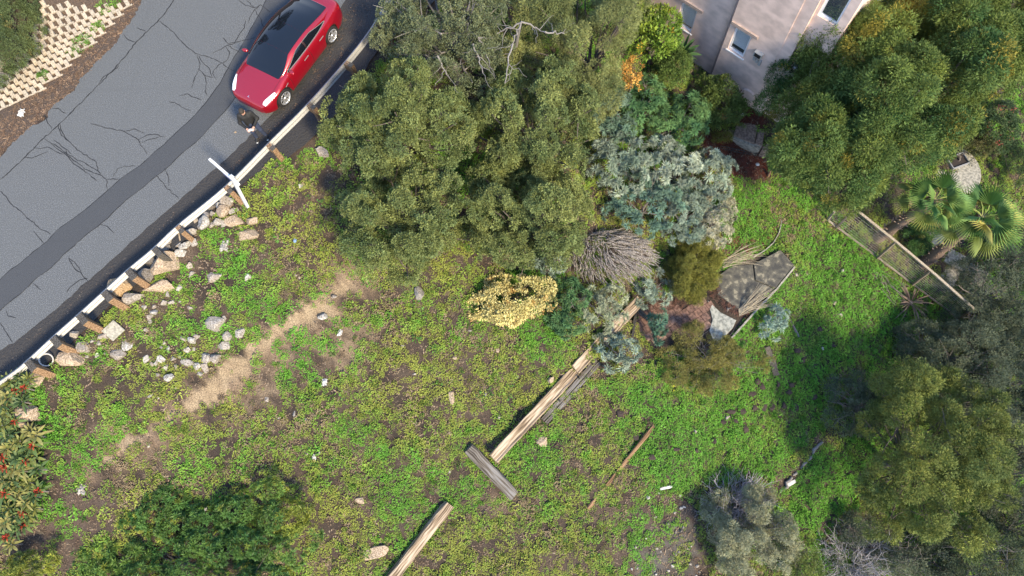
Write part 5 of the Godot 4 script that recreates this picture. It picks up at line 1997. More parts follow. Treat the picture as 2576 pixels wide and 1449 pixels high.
func cabin(x: float, v: float, off := 0.0) -> Vector3:   # v from -1 to 1 across
	var a := v * PI * 0.5
	var w := curve(x, CABIN_W)
	var belt := curve(x, CAR_TOP) - 0.04
	var h := curve(x, ROOF) - belt
	var p := Vector3(x, belt + h * pow(cos(a), 0.72), w * sin(a))
	if off != 0.0:
		var e := 0.01
		var dx := cabin(x + e, v) - cabin(x - e, v)
		var dv := cabin(x, clampf(v + e, -1, 1)) - cabin(x, clampf(v - e, -1, 1))
		var n := dv.cross(dx).normalized()
		if n.y < 0 and absf(v) < 0.8 or n.z * v < 0 and absf(v) >= 0.8:
			n = -n
		p += n * off
	return p

func cabin_patch(st: SurfaceTool, xs: Array, lo: Callable, hi: Callable, off: float, nv := 8) -> void:
	st.set_smooth_group(5)
	for i in xs.size() - 1:
		for k in nv:
			var f0 := float(k) / nv
			var f1 := float(k + 1) / nv
			var a := cabin(xs[i], lerpf(lo.call(xs[i]), hi.call(xs[i]), f0), off)
			var b := cabin(xs[i], lerpf(lo.call(xs[i]), hi.call(xs[i]), f1), off)
			var c := cabin(xs[i + 1], lerpf(lo.call(xs[i + 1]), hi.call(xs[i + 1]), f1), off)
			var d := cabin(xs[i + 1], lerpf(lo.call(xs[i + 1]), hi.call(xs[i + 1]), f0), off)
			quad(st, a, b, c, d)

func steps(a: float, b: float, n: int) -> Array:
	var out := []
	for i in n + 1:
		out.append(lerpf(a, b, float(i) / n))
	return out

func body_strip(st: SurfaceTool, pts: Array, wid: float, off: float) -> void:  # thin strip laid on points
	st.set_smooth_group(-1)
	for i in pts.size() - 1:
		var d: Vector3 = (pts[i + 1] - pts[i]).normalized()
		var n := Vector3(0, 0.5, signf(pts[i].z)).normalized()
		var s := d.cross(n).normalized() * wid * 0.5
		quad(st, pts[i] - s + n * off, pts[i + 1] - s + n * off, pts[i + 1] + s + n * off, pts[i] + s + n * off)

func side_pt(x: float, y: float, sgn: float, off := 0.004) -> Vector3:
	var s := body_section(x)
	for i in s.size() - 1:
		if y <= s[i + 1].x:
			var f := clampf((y - s[i].x) / maxf(s[i + 1].x - s[i].x, 0.001), 0.0, 1.0)
			return Vector3(x, y, (lerpf(s[i].y, s[i + 1].y, f) + off) * sgn)
	return Vector3(x, y, s[-1].y * sgn)

func top_pt(x: float, z: float, off := 0.004) -> Vector3:
	var s := body_section(x)
	for i in range(s.size() - 1, 0, -1):
		if absf(z) <= s[i - 1].y:
			var f := clampf((absf(z) - s[i].y) / maxf(s[i - 1].y - s[i].y, 0.001), 0.0, 1.0)
			return Vector3(x, lerpf(s[i].x, s[i - 1].x, f) + off, z)
	return Vector3(x, s[0].x, z)

func build_car() -> void:
	var paint := StandardMaterial3D.new()
	paint.albedo_color = Color(0.30, 0.004, 0.014).linear_to_srgb()
	paint.metallic = 0.35
	paint.roughness = 0.32
	paint.clearcoat_enabled = true
	paint.clearcoat = 1.0
	paint.clearcoat_roughness = 0.03
	var glass := StandardMaterial3D.new()
	glass.albedo_color = Color(0.006, 0.008, 0.012).linear_to_srgb()
	glass.roughness = 0.02
	glass.metallic_specular = 0.5
	glass.clearcoat_enabled = false
	glass.clearcoat = 1.0
	glass.clearcoat_roughness = 0.01
	var shield := StandardMaterial3D.new()
	shield.albedo_color = Color(0.10, 0.13, 0.14, 0.25)
	shield.transparency = BaseMaterial3D.TRANSPARENCY_ALPHA
	shield.roughness = 0.02
	shield.metallic_specular = 0.9
	var chrome := mk(Color(0.75, 0.76, 0.77), 0.2)
	chrome.metallic = 0.8
	var rubber := mk(Color(0.012, 0.012, 0.013), 0.85)
	var alloy := mk(Color(0.62, 0.63, 0.65), 0.3)
	alloy.metallic = 0.7
	var dark := mk(Color(0.012, 0.012, 0.013), 0.6)
	var seat_m := mk(Color(0.035, 0.035, 0.037), 0.8)
	var lamp := mk(Color(0.80, 0.83, 0.85), 0.08)
	lamp.clearcoat_enabled = true

	var fw := at_y(853 / 1.19255, 297 / 1.19255, 0.33)
	var rw := at_y(998 / 1.19255, 104 / 1.19255, 0.33)
	var xd := (rw - fw)
	xd.y = 0
	xd = xd.normalized()
	var zd := xd.cross(Vector3.UP)
	var org := (fw + rw) * 0.5 - zd * 0.87 - xd * 2.2775
	org.y = 0.008
	var root := thing("parked_car", "red electric sedan with black glass roof parked beside the guardrail", "car", org)
	root.basis = Basis(xd, Vector3.UP, zd)
	# body shell
	var st := begin()
	st.set_smooth_group(1)
	var xs := [0.0, 0.01, 0.025, 0.05, 0.08, 0.12, 0.18, 0.26, 0.36]
	var x := 0.42
	while x < 4.3:
		xs.append(x)
		x += 0.04
	xs.append_array([4.34, 4.42, 4.5, 4.57, 4.62, 4.655, 4.675, 4.69])
	var secs := []
	for q in xs:
		secs.append(body_section(q))
	for i in xs.size() - 1:
		for k in secs[i].size() - 1:
			for sgn in [-1.0, 1.0]:
				var a := Vector3(xs[i], secs[i][k].x, secs[i][k].y * sgn)
				var b := Vector3(xs[i], secs[i][k + 1].x, secs[i][k + 1].y * sgn)
				var c := Vector3(xs[i + 1], secs[i + 1][k + 1].x, secs[i + 1][k + 1].y * sgn)
				var d := Vector3(xs[i + 1], secs[i + 1][k].x, secs[i + 1][k].y * sgn)
				if sgn > 0:
					quad(st, a, d, c, b)
				else:
					quad(st, a, b, c, d)
	# nose and tail caps
	for e in [0, xs.size() - 1]:
		var s: Array = secs[e]
		for k in s.size() - 1:
			var a := Vector3(xs[e], s[k].x, s[k].y)
			var b := Vector3(xs[e], s[k + 1].x, s[k + 1].y)
			var c := Vector3(xs[e], s[k + 1].x, -s[k + 1].y)
			var d := Vector3(xs[e], s[k].x, -s[k].y)
			if e == 0:
				quad(st, a, b, c, d)
			else:
				quad(st, a, d, c, b)
	part(root, "body", done(st), paint)
	# cabin shell
	st = begin()
	cabin_patch(st, steps(1.02, 4.34, 60), func(_x): return -1.0, func(_x): return 1.0, 0.0, 40)
	part(root, "cabin_shell", done(st), paint)
	# under body and wheel wells
	st = begin()
	box(st, Vector3(2.34, 0.42, 0), Vector3(2.15, 0.20, 0.60))
	part(root, "underbody", done(st), dark)
	st = begin()
	for c in [0.84, 3.715]:
		for sgn in [-1.0, 1.0]:
			box(st, Vector3(c, 0.45, sgn * 0.70), Vector3(0.40, 0.24, 0.11))
	part(root, "wheel_wells", done(st), dark)
	# glass roof, windscreen and rear window
	st = begin()
	var wl := func(q: float) -> float: return -0.56 if q > 1.9 else lerpf(-0.86, -0.56, (q - 1.1) / 0.8)
	var wh := func(q: float) -> float: return 0.56 if q > 1.9 else lerpf(0.86, 0.56, (q - 1.1) / 0.8)
	cabin_patch(st, steps(1.10, 1.908, 18), wl, wh, 0.014, 16)
	part(root, "windscreen", done(st), glass)
	st = begin()
	cabin_patch(st, steps(1.91, 2.808, 14), func(_q): return -0.56, func(_q): return 0.56, 0.014, 16)
	part(root, "roof_glass", done(st), glass)
	st = begin()
	cabin_patch(st, steps(2.81, 4.20, 24), func(q): return lerpf(-0.56, -0.66, clampf((q - 3.0) / 1.2, 0, 1)), func(q): return lerpf(0.56, 0.66, clampf((q - 3.0) / 1.2, 0, 1)), 0.014, 16)
	part(root, "rear_glass", done(st), glass)
	# side windows with bright trim
	for sgn in [-1.0, 1.0]:
		var lower := func(q: float) -> float: return 0.975 * sgn
		var upper := func(q: float) -> float:
			var k := clampf(minf((q - 1.45) / 0.75, (3.72 - q) / 0.75), 0.0, 1.0)
			return lerpf(0.97, 0.70, pow(k, 0.75)) * sgn
		var n := 0
		for rg in [[1.47, 2.52], [2.58, 3.70]]:
			st = begin()
			cabin_patch(st, steps(rg[0], rg[1], 16), lower, upper, 0.012, 5)
			part(root, "side_window", done(st), glass)
		var top_trim := []
		var low_trim := []
		for q in steps(1.45, 3.73, 34):
			top_trim.append(cabin(q, upper.call(q) - 0.012 * sgn, 0.016))
			low_trim.append(cabin(q, 0.985 * sgn, 0.016))
		st = begin()
		body_strip(st, top_trim, 0.018, 0.002)
		body_strip(st, low_trim, 0.028, 0.002)
		part(root, "window_trim", done(st), chrome)
		st = begin()
		var pil := []
		for k in 6:
			pil.append(cabin(2.55 + 0.0 * k, lerpf(0.98, 0.71, k / 5.0) * sgn, 0.014))
		body_strip(st, pil, 0.05, 0.001)
		part(root, "door_pillar", done(st), dark)
		# mirror
		st = begin()
		var mc := Vector3(1.50, 0.98, 0.98 * sgn)
		var rings := []
		st.set_smooth_group(1)
		for i in 7:
			var f := PI * i / 6.0
			var ring := []
			for k in 12:
				var an := TAU * k / 12.0
				ring.append(mc + Vector3(0.065 * sin(f) * cos(an) + 0.02 * cos(f), 0.065 * sin(f) * sin(an) + 0.01, -0.115 * cos(f) * sgn))
			rings.append(ring)
		for i in 6:
			for k in 12:
				quad(st, rings[i][k], rings[i][(k + 1) % 12], rings[i + 1][(k + 1) % 12], rings[i + 1][k])
		var mir := part(root, "mirror", done(st), paint)
		st = begin()
		tube(st, [Vector3(1.50, 0.93, 0.80 * sgn), Vector3(1.50, 0.955, 0.92 * sgn)], [0.03, 0.025], 6)
		part(mir, "mirror_arm", done(st), dark)
		# door seams and handles
		for q in [[1.33, 0.30, 0.93], [2.52, 0.24, 0.97], [3.45, 0.75, 0.97]]:
			var l := []
			for k in 9:
				var y: float = lerpf(q[1], minf(q[2], curve(q[0], CAR_TOP) - 0.09), k / 8.0)
				l.append(side_pt(q[0] + 0.05 * sin(k * 0.35), y, sgn, 0.002))
			st = begin()
			for i in 8:
				var s := Vector3(0.006, 0, 0)
				quad(st, l[i] - s, l[i] + s, l[i + 1] + s, l[i + 1] - s)
			part(root, "door_seam", done(st), dark)
		for q in [2.32, 3.22]:
			st = begin()
			body_strip(st, [side_pt(q - 0.12, 0.745, sgn, 0.006), side_pt(q + 0.12, 0.752, sgn, 0.006)], 0.028, 0.003)
			part(root, "door_handle", done(st), chrome)
		st = begin()
		body_strip(st, [side_pt(1.06, 0.70, sgn, 0.006), side_pt(1.22, 0.735, sgn, 0.006)], 0.022, 0.003)
		part(root, "side_repeater", done(st), chrome)
		# headlamps wrap over the wing
		st = begin()
		st.set_smooth_group(2)
		var hl := [[0.14, 0.60, 0.70], [0.22, 0.58, 0.745], [0.32, 0.62, 0.785], [0.44, 0.675, 0.81], [0.56, 0.73, 0.825], [0.66, 0.78, 0.83]]
		for i in hl.size() - 1:
			for k in 4:
				var za := lerpf(hl[i][1], hl[i][2], k / 4.0)
				var zb := lerpf(hl[i][1], hl[i][2], (k + 1) / 4.0)
				var zc := lerpf(hl[i + 1][1], hl[i + 1][2], (k + 1) / 4.0)
				var zd2 := lerpf(hl[i + 1][1], hl[i + 1][2], k / 4.0)
				quad(st, top_pt(hl[i][0], za * sgn, 0.006), top_pt(hl[i][0], zb * sgn, 0.006), top_pt(hl[i + 1][0], zc * sgn, 0.006), top_pt(hl[i + 1][0], zd2 * sgn, 0.006))
		part(root, "headlight", done(st), lamp)
		st = begin()
		st.set_smooth_group(2)
		for i in 5:
			var xa := 4.46 + i * 0.035
			var xb := xa + 0.035
			quad(st, side_pt(xa, 0.80, sgn, 0.005), side_pt(xb, 0.80, sgn, 0.005), side_pt(xb, 0.88, sgn, 0.005), side_pt(xa, 0.88, sgn, 0.005))
		part(root, "tail_light", done(st), mk(Color(0.30, 0.008, 0.01), 0.2))
	# bonnet seam, wiper cowl, badge, lower grille
	st = begin()
	for sgn in [-1.0, 1.0]:
		var l := []
		for q in steps(0.16, 1.12, 16):
			l.append(top_pt(q, curve(q, CAR_W) * 0.80 * sgn, 0.003))
		for i in l.size() - 1:
			quad(st, l[i], l[i + 1], l[i + 1] + Vector3(0, 0, 0.009 * sgn), l[i] + Vector3(0, 0, 0.009 * sgn))
	part(root, "bonnet_seam", done(st), dark)
	st = begin()
	cabin_patch(st, steps(1.035, 1.10, 3), func(_q): return -0.80, func(_q): return 0.80, 0.004, 16)
	part(root, "wiper_cowl", done(st), dark)
	st = begin()
	for pr in [[[0.145, -0.04], [0.145, 0.04], [0.155, 0.04], [0.155, -0.04]], [[0.155, -0.008], [0.155, 0.008], [0.215, 0.004], [0.215, -0.004]]]:
		quad(st, top_pt(pr[0][0], pr[0][1], 0.008), top_pt(pr[1][0], pr[1][1], 0.008), top_pt(pr[2][0], pr[2][1], 0.008), top_pt(pr[3][0], pr[3][1], 0.008))
	part(root, "badge", done(st), chrome)
	st = begin()
	box(st, Vector3(0.045, 0.33, 0), Vector3(0.03, 0.05, 0.42))
	part(root, "lower_grille", done(st), dark)
	# wheels
	for c in [0.84, 3.715]:
		for sgn in [-1.0, 1.0]:
			var wt := Transform3D(Basis(Vector3.RIGHT, Vector3(0, 0, sgn), Vector3.RIGHT.cross(Vector3(0, 0, sgn))), Vector3(c, 0.335, 0.80 * sgn))
			st = begin()
			lathe(st, [Vector2(0.235, -0.12), Vector2(0.30, -0.12), Vector2(0.328, -0.10), Vector2(0.335, -0.06), Vector2(0.335, 0.05), Vector2(0.328, 0.085), Vector2(0.30, 0.105), Vector2(0.245, 0.108), Vector2(0.235, 0.095)], wt, 32)
			var wh2 := part(root, "wheel", done(st), rubber)
			st = begin()
			lathe(st, [Vector2(0.242, 0.102), Vector2(0.235, 0.112), Vector2(0.215, 0.108), Vector2(0.212, 0.02)], wt, 32)
			for k in 10:
				var a0 := TAU * (k / 2) / 5.0 + (-0.17 if k % 2 else 0.17)
				var a1 := TAU * (k / 2) / 5.0 + (-0.25 if k % 2 else 0.25)
				var w0 := 0.016
				var in_p := wt * Vector3(cos(a0) * 0.05, 0.085, sin(a0) * 0.05)
				var out_p := wt * Vector3(cos(a1) * 0.22, 0.105, sin(a1) * 0.22)
				var d := (out_p - in_p).normalized()
				var s := d.cross(Vector3(0, 0, sgn)).normalized()
				box(st, (in_p + out_p) * 0.5, Vector3(in_p.distance_to(out_p) * 0.5, w0, 0.012), Basis(d, s, d.cross(s)))
			lathe(st, [Vector2(0.0, 0.112), Vector2(0.05, 0.108), Vector2(0.06, 0.07)], wt, 14)
			part(wh2, "rim", done(st), alloy)
			st = begin()
			lathe(st, [Vector2(0.0, 0.03), Vector2(0.215, 0.03)], wt, 24)
			part(wh2, "brake_disc", done(st), dark)

# ---------------------------------------------------------------- person with a remote control
func capsule(p: Vector3, a: Vector3, b: Vector3, ra: float, rb: float) -> float:
	var ab := b - a
	var t := clampf((p - a).dot(ab) / maxf(ab.length_squared(), 1e-6), 0.0, 1.0)
	return p.distance_to(a + ab * t) - lerpf(ra, rb, t)

# surface nets over capsules [a, b, ra, rb, colour], joined smoothly
func skin(st: SurfaceTool, bones: Array, cell: float, soft: float) -> void:
	var lo := Vector3.ONE * 1e9
	var hi := -lo
	for b in bones:
		var r := Vector3.ONE * (maxf(b[2], b[3]) + cell * 2.0)
		lo = lo.min(b[0] - r).min(b[1] - r)
		hi = hi.max(b[0] + r).max(b[1] + r)
	var n := Vector3i(((hi - lo) / cell).ceil()) + Vector3i.ONE * 2
	var field := PackedFloat32Array()
	field.resize(n.x * n.y * n.z)
	field.fill(1.0)
	var who := PackedInt32Array()
	who.resize(field.size())
	var best := PackedFloat32Array()
	best.resize(field.size())
	best.fill(1e9)
	for bi in bones.size():
		var b: Array = bones[bi]
		var r := Vector3.ONE * (maxf(b[2], b[3]) + soft * 2.0 + cell * 2.0)
		var a0 := Vector3i(((b[0].min(b[1]) - r - lo) / cell).floor()).max(Vector3i.ZERO)
		var a1 := Vector3i(((b[0].max(b[1]) + r - lo) / cell).ceil()).min(n - Vector3i.ONE)
		for z in range(a0.z, a1.z + 1):
			for y in range(a0.y, a1.y + 1):
				for x in range(a0.x, a1.x + 1):
					var i := (z * n.y + y) * n.x + x
					var d := capsule(lo + Vector3(x, y, z) * cell, b[0], b[1], b[2], b[3])
					if d < best[i]:
						best[i] = d
						who[i] = bi
					var f := field[i]
					var h := maxf(soft - absf(f - d), 0.0) / soft
					field[i] = minf(f, d) - h * h * soft * 0.25
	var vid := PackedInt32Array()
	vid.resize(field.size())
	vid.fill(-1)
	var verts := PackedVector3Array()
	var cols := PackedColorArray()
	var sy := n.x
	var sz := n.x * n.y
	var corner := [0, 1, sy, sy + 1, sz, sz + 1, sz + sy, sz + sy + 1]
	var cpos := [Vector3(0, 0, 0), Vector3(1, 0, 0), Vector3(0, 1, 0), Vector3(1, 1, 0), Vector3(0, 0, 1), Vector3(1, 0, 1), Vector3(0, 1, 1), Vector3(1, 1, 1)]
	var edges := [[0, 1], [2, 3], [4, 5], [6, 7], [0, 2], [1, 3], [4, 6], [5, 7], [0, 4], [1, 5], [2, 6], [3, 7]]
	for z in n.z - 1:
		for y in n.y - 1:
			for x in n.x - 1:
				var i := z * sz + y * sy + x
				var inn := 0
				for c in corner:
					if field[i + c] < 0.0:
						inn += 1
				if inn == 0 or inn == 8:
					continue
				var sum := Vector3.ZERO
				var cnt := 0
				for e in edges:
					var f0 := field[i + corner[e[0]]]
					var f1 := field[i + corner[e[1]]]
					if (f0 < 0.0) != (f1 < 0.0):
						sum += cpos[e[0]].lerp(cpos[e[1]], f0 / (f0 - f1))
						cnt += 1
				vid[i] = verts.size()
				verts.append(lo + (Vector3(x, y, z) + sum / cnt) * cell)
				cols.append(bones[who[i]][4])
	st.set_smooth_group(1)
	for z in range(1, n.z - 1):
		for y in range(1, n.y - 1):
			for x in range(1, n.x - 1):
				var i := z * sz + y * sy + x
				for ax in 3:
					var s: int = [1, sy, sz][ax]
					var u: int = [sy, sz, 1][ax]
					var w: int = [sz, 1, sy][ax]
					if (field[i] < 0.0) != (field[i + s] < 0.0):
						var q := [vid[i], vid[i - u], vid[i - u - w], vid[i - w]]
						if q.min() < 0:
							continue
						if field[i] < 0.0:
							q.reverse()
						for id in [0, 1, 2, 0, 2, 3]:
							st.set_color(cols[q[id]])
							st.add_vertex(verts[q[id]])

func build_person() -> void:
	var foot := at_y(659, 346, -0.008)
	var root := thing("person", "person in black jacket and dark jeans holding a remote control beside the car", "person", foot)
	root.rotation.y = 0.28
	# local axes: facing +z, right hand of the person at -x
	var jac := Color(0.014, 0.013, 0.014)
	var jean := Color(0.035, 0.045, 0.085)
	var skn := Color(0.50, 0.29, 0.21)
	var hair := Color(0.035, 0.024, 0.018)
	var shoe := Color(0.02, 0.02, 0.022)
	var sole := Color(0.72, 0.72, 0.70)
	var bones := []
	for s in [-1.0, 1.0]:
		var hip := Vector3(0.09 * s, 0.92, 0.0)
		var knee := Vector3(0.13 * s, 0.50, 0.03)
		var ank := Vector3(0.15 * s, 0.10, -0.01)
		bones.append([hip, knee, 0.092, 0.065, jean])
		bones.append([knee, ank, 0.064, 0.05, jean])
		bones.append([ank + Vector3(0, -0.035, 0.0), ank + Vector3(0.03 * s, -0.05, 0.15), 0.045, 0.038, shoe])
		bones.append([ank + Vector3(0, -0.078, -0.03), ank + Vector3(0.03 * s, -0.080, 0.18), 0.028, 0.028, sole])
		# arms bent to hold the controller in front of the belly
		var sh := Vector3(0.19 * s, 1.42, -0.01)
		var el := Vector3(0.29 * s, 1.14, 0.06)
		var wr := Vector3(0.12 * s, 1.10, 0.30)
		bones.append([sh, el, 0.065, 0.055, jac])
		bones.append([el, wr, 0.055, 0.042, jac])
		bones.append([wr, wr + Vector3(-0.015 * s, 0.0, 0.045), 0.032, 0.030, skn])
	bones.append([Vector3(0, 0.93, 0), Vector3(0, 1.0, 0), 0.14, 0.145, jean])
	bones.append([Vector3(-0.04, 0.98, 0.0), Vector3(-0.07, 1.33, 0.01), 0.135, 0.125, jac])
	bones.append([Vector3(0.04, 0.98, 0.0), Vector3(0.07, 1.33, 0.01), 0.135, 0.125, jac])
	bones.append([Vector3(-0.14, 1.41, -0.01), Vector3(0.14, 1.41, -0.01), 0.078, 0.078, jac])
	bones.append([Vector3(0, 1.46, 0.0), Vector3(0, 1.50, 0.01), 0.075, 0.065, jac])
	bones.append([Vector3(0, 1.48, 0.01), Vector3(0, 1.57, 0.035), 0.055, 0.052, skn])
	var st := begin()
	skin(st, bones, 0.016, 0.05)
	# head: tilted down towards the hands
	var hb := []
	var hc := Vector3(0, 1.66, 0.06)
	var fwd := Vector3(0, -0.42, 0.9).normalized()
	var up := Vector3(0, 0.9, 0.42).normalized()
	hb.append([hc + up * 0.02 - fwd * 0.015, hc + up * 0.03, 0.085, 0.085, hair])
	hb.append([hc + up * 0.045 - fwd * 0.03, hc + up * 0.055 + fwd * 0.02, 0.078, 0.072, hair])
	hb.append([hc + fwd * 0.03 - up * 0.01, hc + fwd * 0.03 - up * 0.06, 0.066, 0.048, skn])
	hb.append([hc + fwd * 0.045 + up * 0.03, hc + fwd * 0.045 + up * 0.035, 0.052, 0.052, skn])
	hb.append([hc + fwd * 0.095 + up * 0.012, hc + fwd * 0.112 - up * 0.018, 0.010, 0.014, skn])
	hb.append([hc + fwd * 0.07 - up * 0.068, hc + fwd * 0.075 - up * 0.07, 0.022, 0.02, skn])
	hb.append([hc - up * 0.05, Vector3(0, 1.56, 0.035), 0.05, 0.05, skn])
	for s in [-1.0, 1.0]:
		hb.append([hc + Vector3(0.082 * s, 0, 0) - fwd * 0.005, hc + Vector3(0.086 * s, 0, 0) - up * 0.035, 0.014, 0.010, skn])
		hb.append([hc + fwd * 0.088 + up * 0.016 + Vector3(0.03 * s, 0, 0), hc + fwd * 0.089 + up * 0.016 + Vector3(0.034 * s, 0, 0), 0.008, 0.008, hair])
	hb.append([hc + fwd * 0.094 - up * 0.045 - Vector3(0.02, 0, 0), hc + fwd * 0.094 - up * 0.045 + Vector3(0.02, 0, 0), 0.006, 0.006, Color(0.32, 0.14, 0.11)])
	skin(st, hb, 0.007, 0.012)
	# hands: palm, four fingers under the controller, thumb on top
	for s in [-1.0, 1.0]:
		var pb := []
		var w := Vector3(0.105 * s, 1.10, 0.345)
		pb.append([w, w + Vector3(-0.015 * s, 0.0, 0.06), 0.026, 0.028, skn])
		for k in 4:
			var b0 := w + Vector3(-0.012 * s, -0.012 + 0.0 * k, 0.05) + Vector3(0.010 * s * (k - 1.5), 0.013 * (1.5 - k) * 0.3, 0.016 * (1.5 - absf(k - 1.5)))
			var l: float = [0.030, 0.036, 0.034, 0.026][k]
			var b1 := b0 + Vector3(-0.012 * s, -0.012, l)
			var b2 := b1 + Vector3(-0.03 * s, -0.006 + 0.004 * k, 0.006)
			pb.append([b0, b1, 0.0092, 0.0086, skn])
			pb.append([b1, b2, 0.0086, 0.0078, skn])
		var t0 := w + Vector3(-0.02 * s, 0.018, 0.015)
		var t1 := t0 + Vector3(-0.02 * s, 0.02, 0.025)
		pb.append([t0, t1, 0.0115, 0.010, skn])
		pb.append([t1, t1 + Vector3(-0.018 * s, 0.002, 0.022), 0.010, 0.0085, skn])
		skin(st, pb, 0.0045, 0.006)
	var m := StandardMaterial3D.new()
	m.vertex_color_use_as_albedo = true
	m.roughness = 0.75
	part(root, "body", done(st), m)
	var rc := thing("remote_control", "small grey remote control with two grips held by the person", "remote control", foot + Basis(Vector3.UP, 0.28) * Vector3(0, 1.105, 0.40), 0.28)
	st = begin()
	slab(st, [Vector2(-0.085, -0.035), Vector2(0.085, -0.035), Vector2(0.095, 0.03), Vector2(0.06, 0.045), Vector2(-0.06, 0.045), Vector2(-0.095, 0.03)], -0.012, 0.018, 0.006)
	part(rc, "housing", done(st), mk(Color(0.55, 0.55, 0.54), 0.5))
	for s in [-1.0, 1.0]:
		st = begin()
		tube(st, [Vector3(0.055 * s, 0.018, 0.0), Vector3(0.055 * s, 0.034, 0.0)], [0.006, 0.009], 8)
		part(rc, "thumb_stick", done(st), M.dark_metal)

# ---------------------------------------------------------------- trees and shrubs
func build_plants() -> void:
	var oak := {"pal": [Color(0.225, 0.25, 0.08), Color(0.075, 0.115, 0.045)], "kind": "oak", "per_m2": 30.0, "size": 0.165, "lobes": 14, "subs": 9, "lobe": 0.36, "tall": 2.1, "gap": -0.14, "low": -0.35, "lobe_tall": 1.1, "reach": [0.55, 0.85], "core": 0.42, "limb_step": 4}
	var go := "oaks beside the guardrail"
	plant("oak_tree", "olive green oak crown nearest the red car and guardrail", "tree", go, Vector2(1000, 325), 2.6, Vector2(180, 165), oak)
	plant("oak_tree", "olive green oak crown whose lower edge spreads over the open weedy slope", "tree", go, Vector2(1010, 565), 2.2, Vector2(165, 150), oak)
	plant("oak_tree", "broad olive oak crown between the other oaks and the silver shrubs", "tree", go, Vector2(1345, 330), 2.8, Vector2(165, 180), oak.merged({"seed": 5}, true))
	plant("oak_tree", "low spreading oak crown above the pale yellow bush", "tree", go, Vector2(1330, 560), 2.2, Vector2(180, 150), oak.merged({"seed": 6}, true))
	plant("oak_tree", "shaded grey-green oak with pale bare branches showing through its top", "tree", go, Vector2(1130, 90), 2.6, Vector2(190, 140), oak.merged({"pal": [Color(0.17, 0.19, 0.095), Color(0.085, 0.11, 0.06)], "per_m2": 22.0, "bark": M.bark_pale, "twigs": 2, "limb_step": 3, "tall": 1.7}, true))
	plant("oak_tree", "soft olive fine-leaved oak at the house side of the grove", "tree", go, Vector2(1490, 130), 3.0, Vector2(190, 190), oak.merged({"pal": [Color(0.25, 0.265, 0.095), Color(0.115, 0.145, 0.055)], "kind": "fine", "size": 0.19, "per_m2": 30.0, "keep_out": [[1610, 200, 110], [1670, 70, 80]]}, true))
	# pale bare branches over the shaded oak
	rng.seed = 62
	var bb := thing("bare_branches", "pale grey bare branches standing out of the shaded oak's crown", "branches", at(1290, 150))
	var st := begin()
	var tips := [[[1290, 110], [1270, 210]], [[1310, 60], [1290, 110]], [[1310, 55], [1370, 80]], [[1310, 58], [1250, 85]], [[1195, 30], [1200, 90]], [[1200, 90], [1230, 150]], [[1200, 90], [1170, 75]], [[1202, 95], [1240, 95]], [[1110, 85], [1050, 70]], [[1190, 110], [1215, 185]], [[1370, 80], [1420, 85]], [[1100, 140], [1130, 195]]]
	for q in tips:
		var a := at_y(q[0][0], q[0][1], 2.35) - bb.position
		var b := at_y(q[1][0], q[1][1], 1.95) - bb.position
		tube(st, wobble_line(a, b, 6, 0.07), taper(7, 0.032, 0.014), 5)
		for k in 3:
			var s0 := a.lerp(b, rng.randf_range(0.3, 1.0))
			tube(st, wobble_line(s0, s0 + (rnd_dir() * Vector3(1, 0.3, 1)).normalized() * 0.7, 4, 0.08), taper(5, 0.013, 0.004), 4)
	tube(st, [Vector3(0, -0.2, 0), at_y(1300, 100, 1.4) - bb.position, at_y(1310, 58, 2.35) - bb.position], [0.1, 0.07, 0.04], 6)
	part(bb, "branch_wood", done(st), M.bark_pale)

	plant("leafy_tree", "large dense dark green tree with sunny yellow-green side hiding the house corner", "tree", "", Vector2(2250, 285), 4.8, Vector2(345, 300), {"pal": [Color(0.165, 0.205, 0.042), Color(0.042, 0.105, 0.034)], "kind": "fine", "size": 0.26, "per_m2": 24.0, "lobes": 26, "subs": 9, "lobe": 0.27, "lobe_tall": 1.1, "reach": [0.55, 0.88], "core": 0.5, "limb_step": 6, "tall": 3.4, "keep_out": [[2385, 520, 165], [2490, 470, 150], [2540, 330, 110], [2430, 400, 60], [2030, 30, 90], [1955, 125, 120], [1890, 270, 60]], "accent": [Color(0.25, 0.20, 0.03), 0.42, 0.015], "trunk": 0.25, "gap": -0.42, "low": -0.5})
	plant("leafy_tree", "second yellow-green tree beyond the large tree above the rose bush", "tree", "", Vector2(2565, 40), 4.6, Vector2(110, 150), {"pal": [Color(0.15, 0.18, 0.04), Color(0.05, 0.10, 0.03)], "kind": "fine", "size": 0.24, "per_m2": 22.0, "lobes": 22, "lobe": 0.32, "tall": 2.2})
	plant("leafy_tree", "yellow-olive tree with upright shoots on the lower slope above the creek bank", "tree", "", Vector2(2325, 1150), 3.4, Vector2(205, 225), {"pal": [Color(0.225, 0.245, 0.05), Color(0.075, 0.115, 0.038)], "kind": "fine", "size": 0.22, "per_m2": 22.0, "lobes": 20, "subs": 8, "lobe": 0.30, "tall": 2.2, "lobe_tall": 1.2, "reach": [0.55, 0.88], "core": 0.45, "limb_step": 4, "twigs": 1, "gap": -0.25})
	# dark scrub on the right edge
	var scrub := {"pal": [Color(0.13, 0.15, 0.09), Color(0.06, 0.085, 0.055)], "kind": "fine", "size": 0.2, "per_m2": 20.0, "lobes": 20, "lobe": 0.34, "bark": M.twig, "twigs": 4, "limb_step": 1, "trunk": 0.07, "gap": -0.2}
	var gs := "dark scrub below the fence"
	plant("scrub_bush", "dark grey-green scrub just below the end of the wire fence", "bush", gs, Vector2(2500, 730), 1.6, Vector2(130, 110), scrub)
	plant("scrub_bush", "shadowed scrub with grey twigs below the dead yucca", "bush", gs, Vector2(2400, 900), 1.3, Vector2(140, 110), scrub)
	plant("scrub_bush", "dark twiggy scrub between the yellow-olive tree and frame edge palms", "bush", gs, Vector2(2540, 960), 1.6, Vector2(120, 130), scrub)
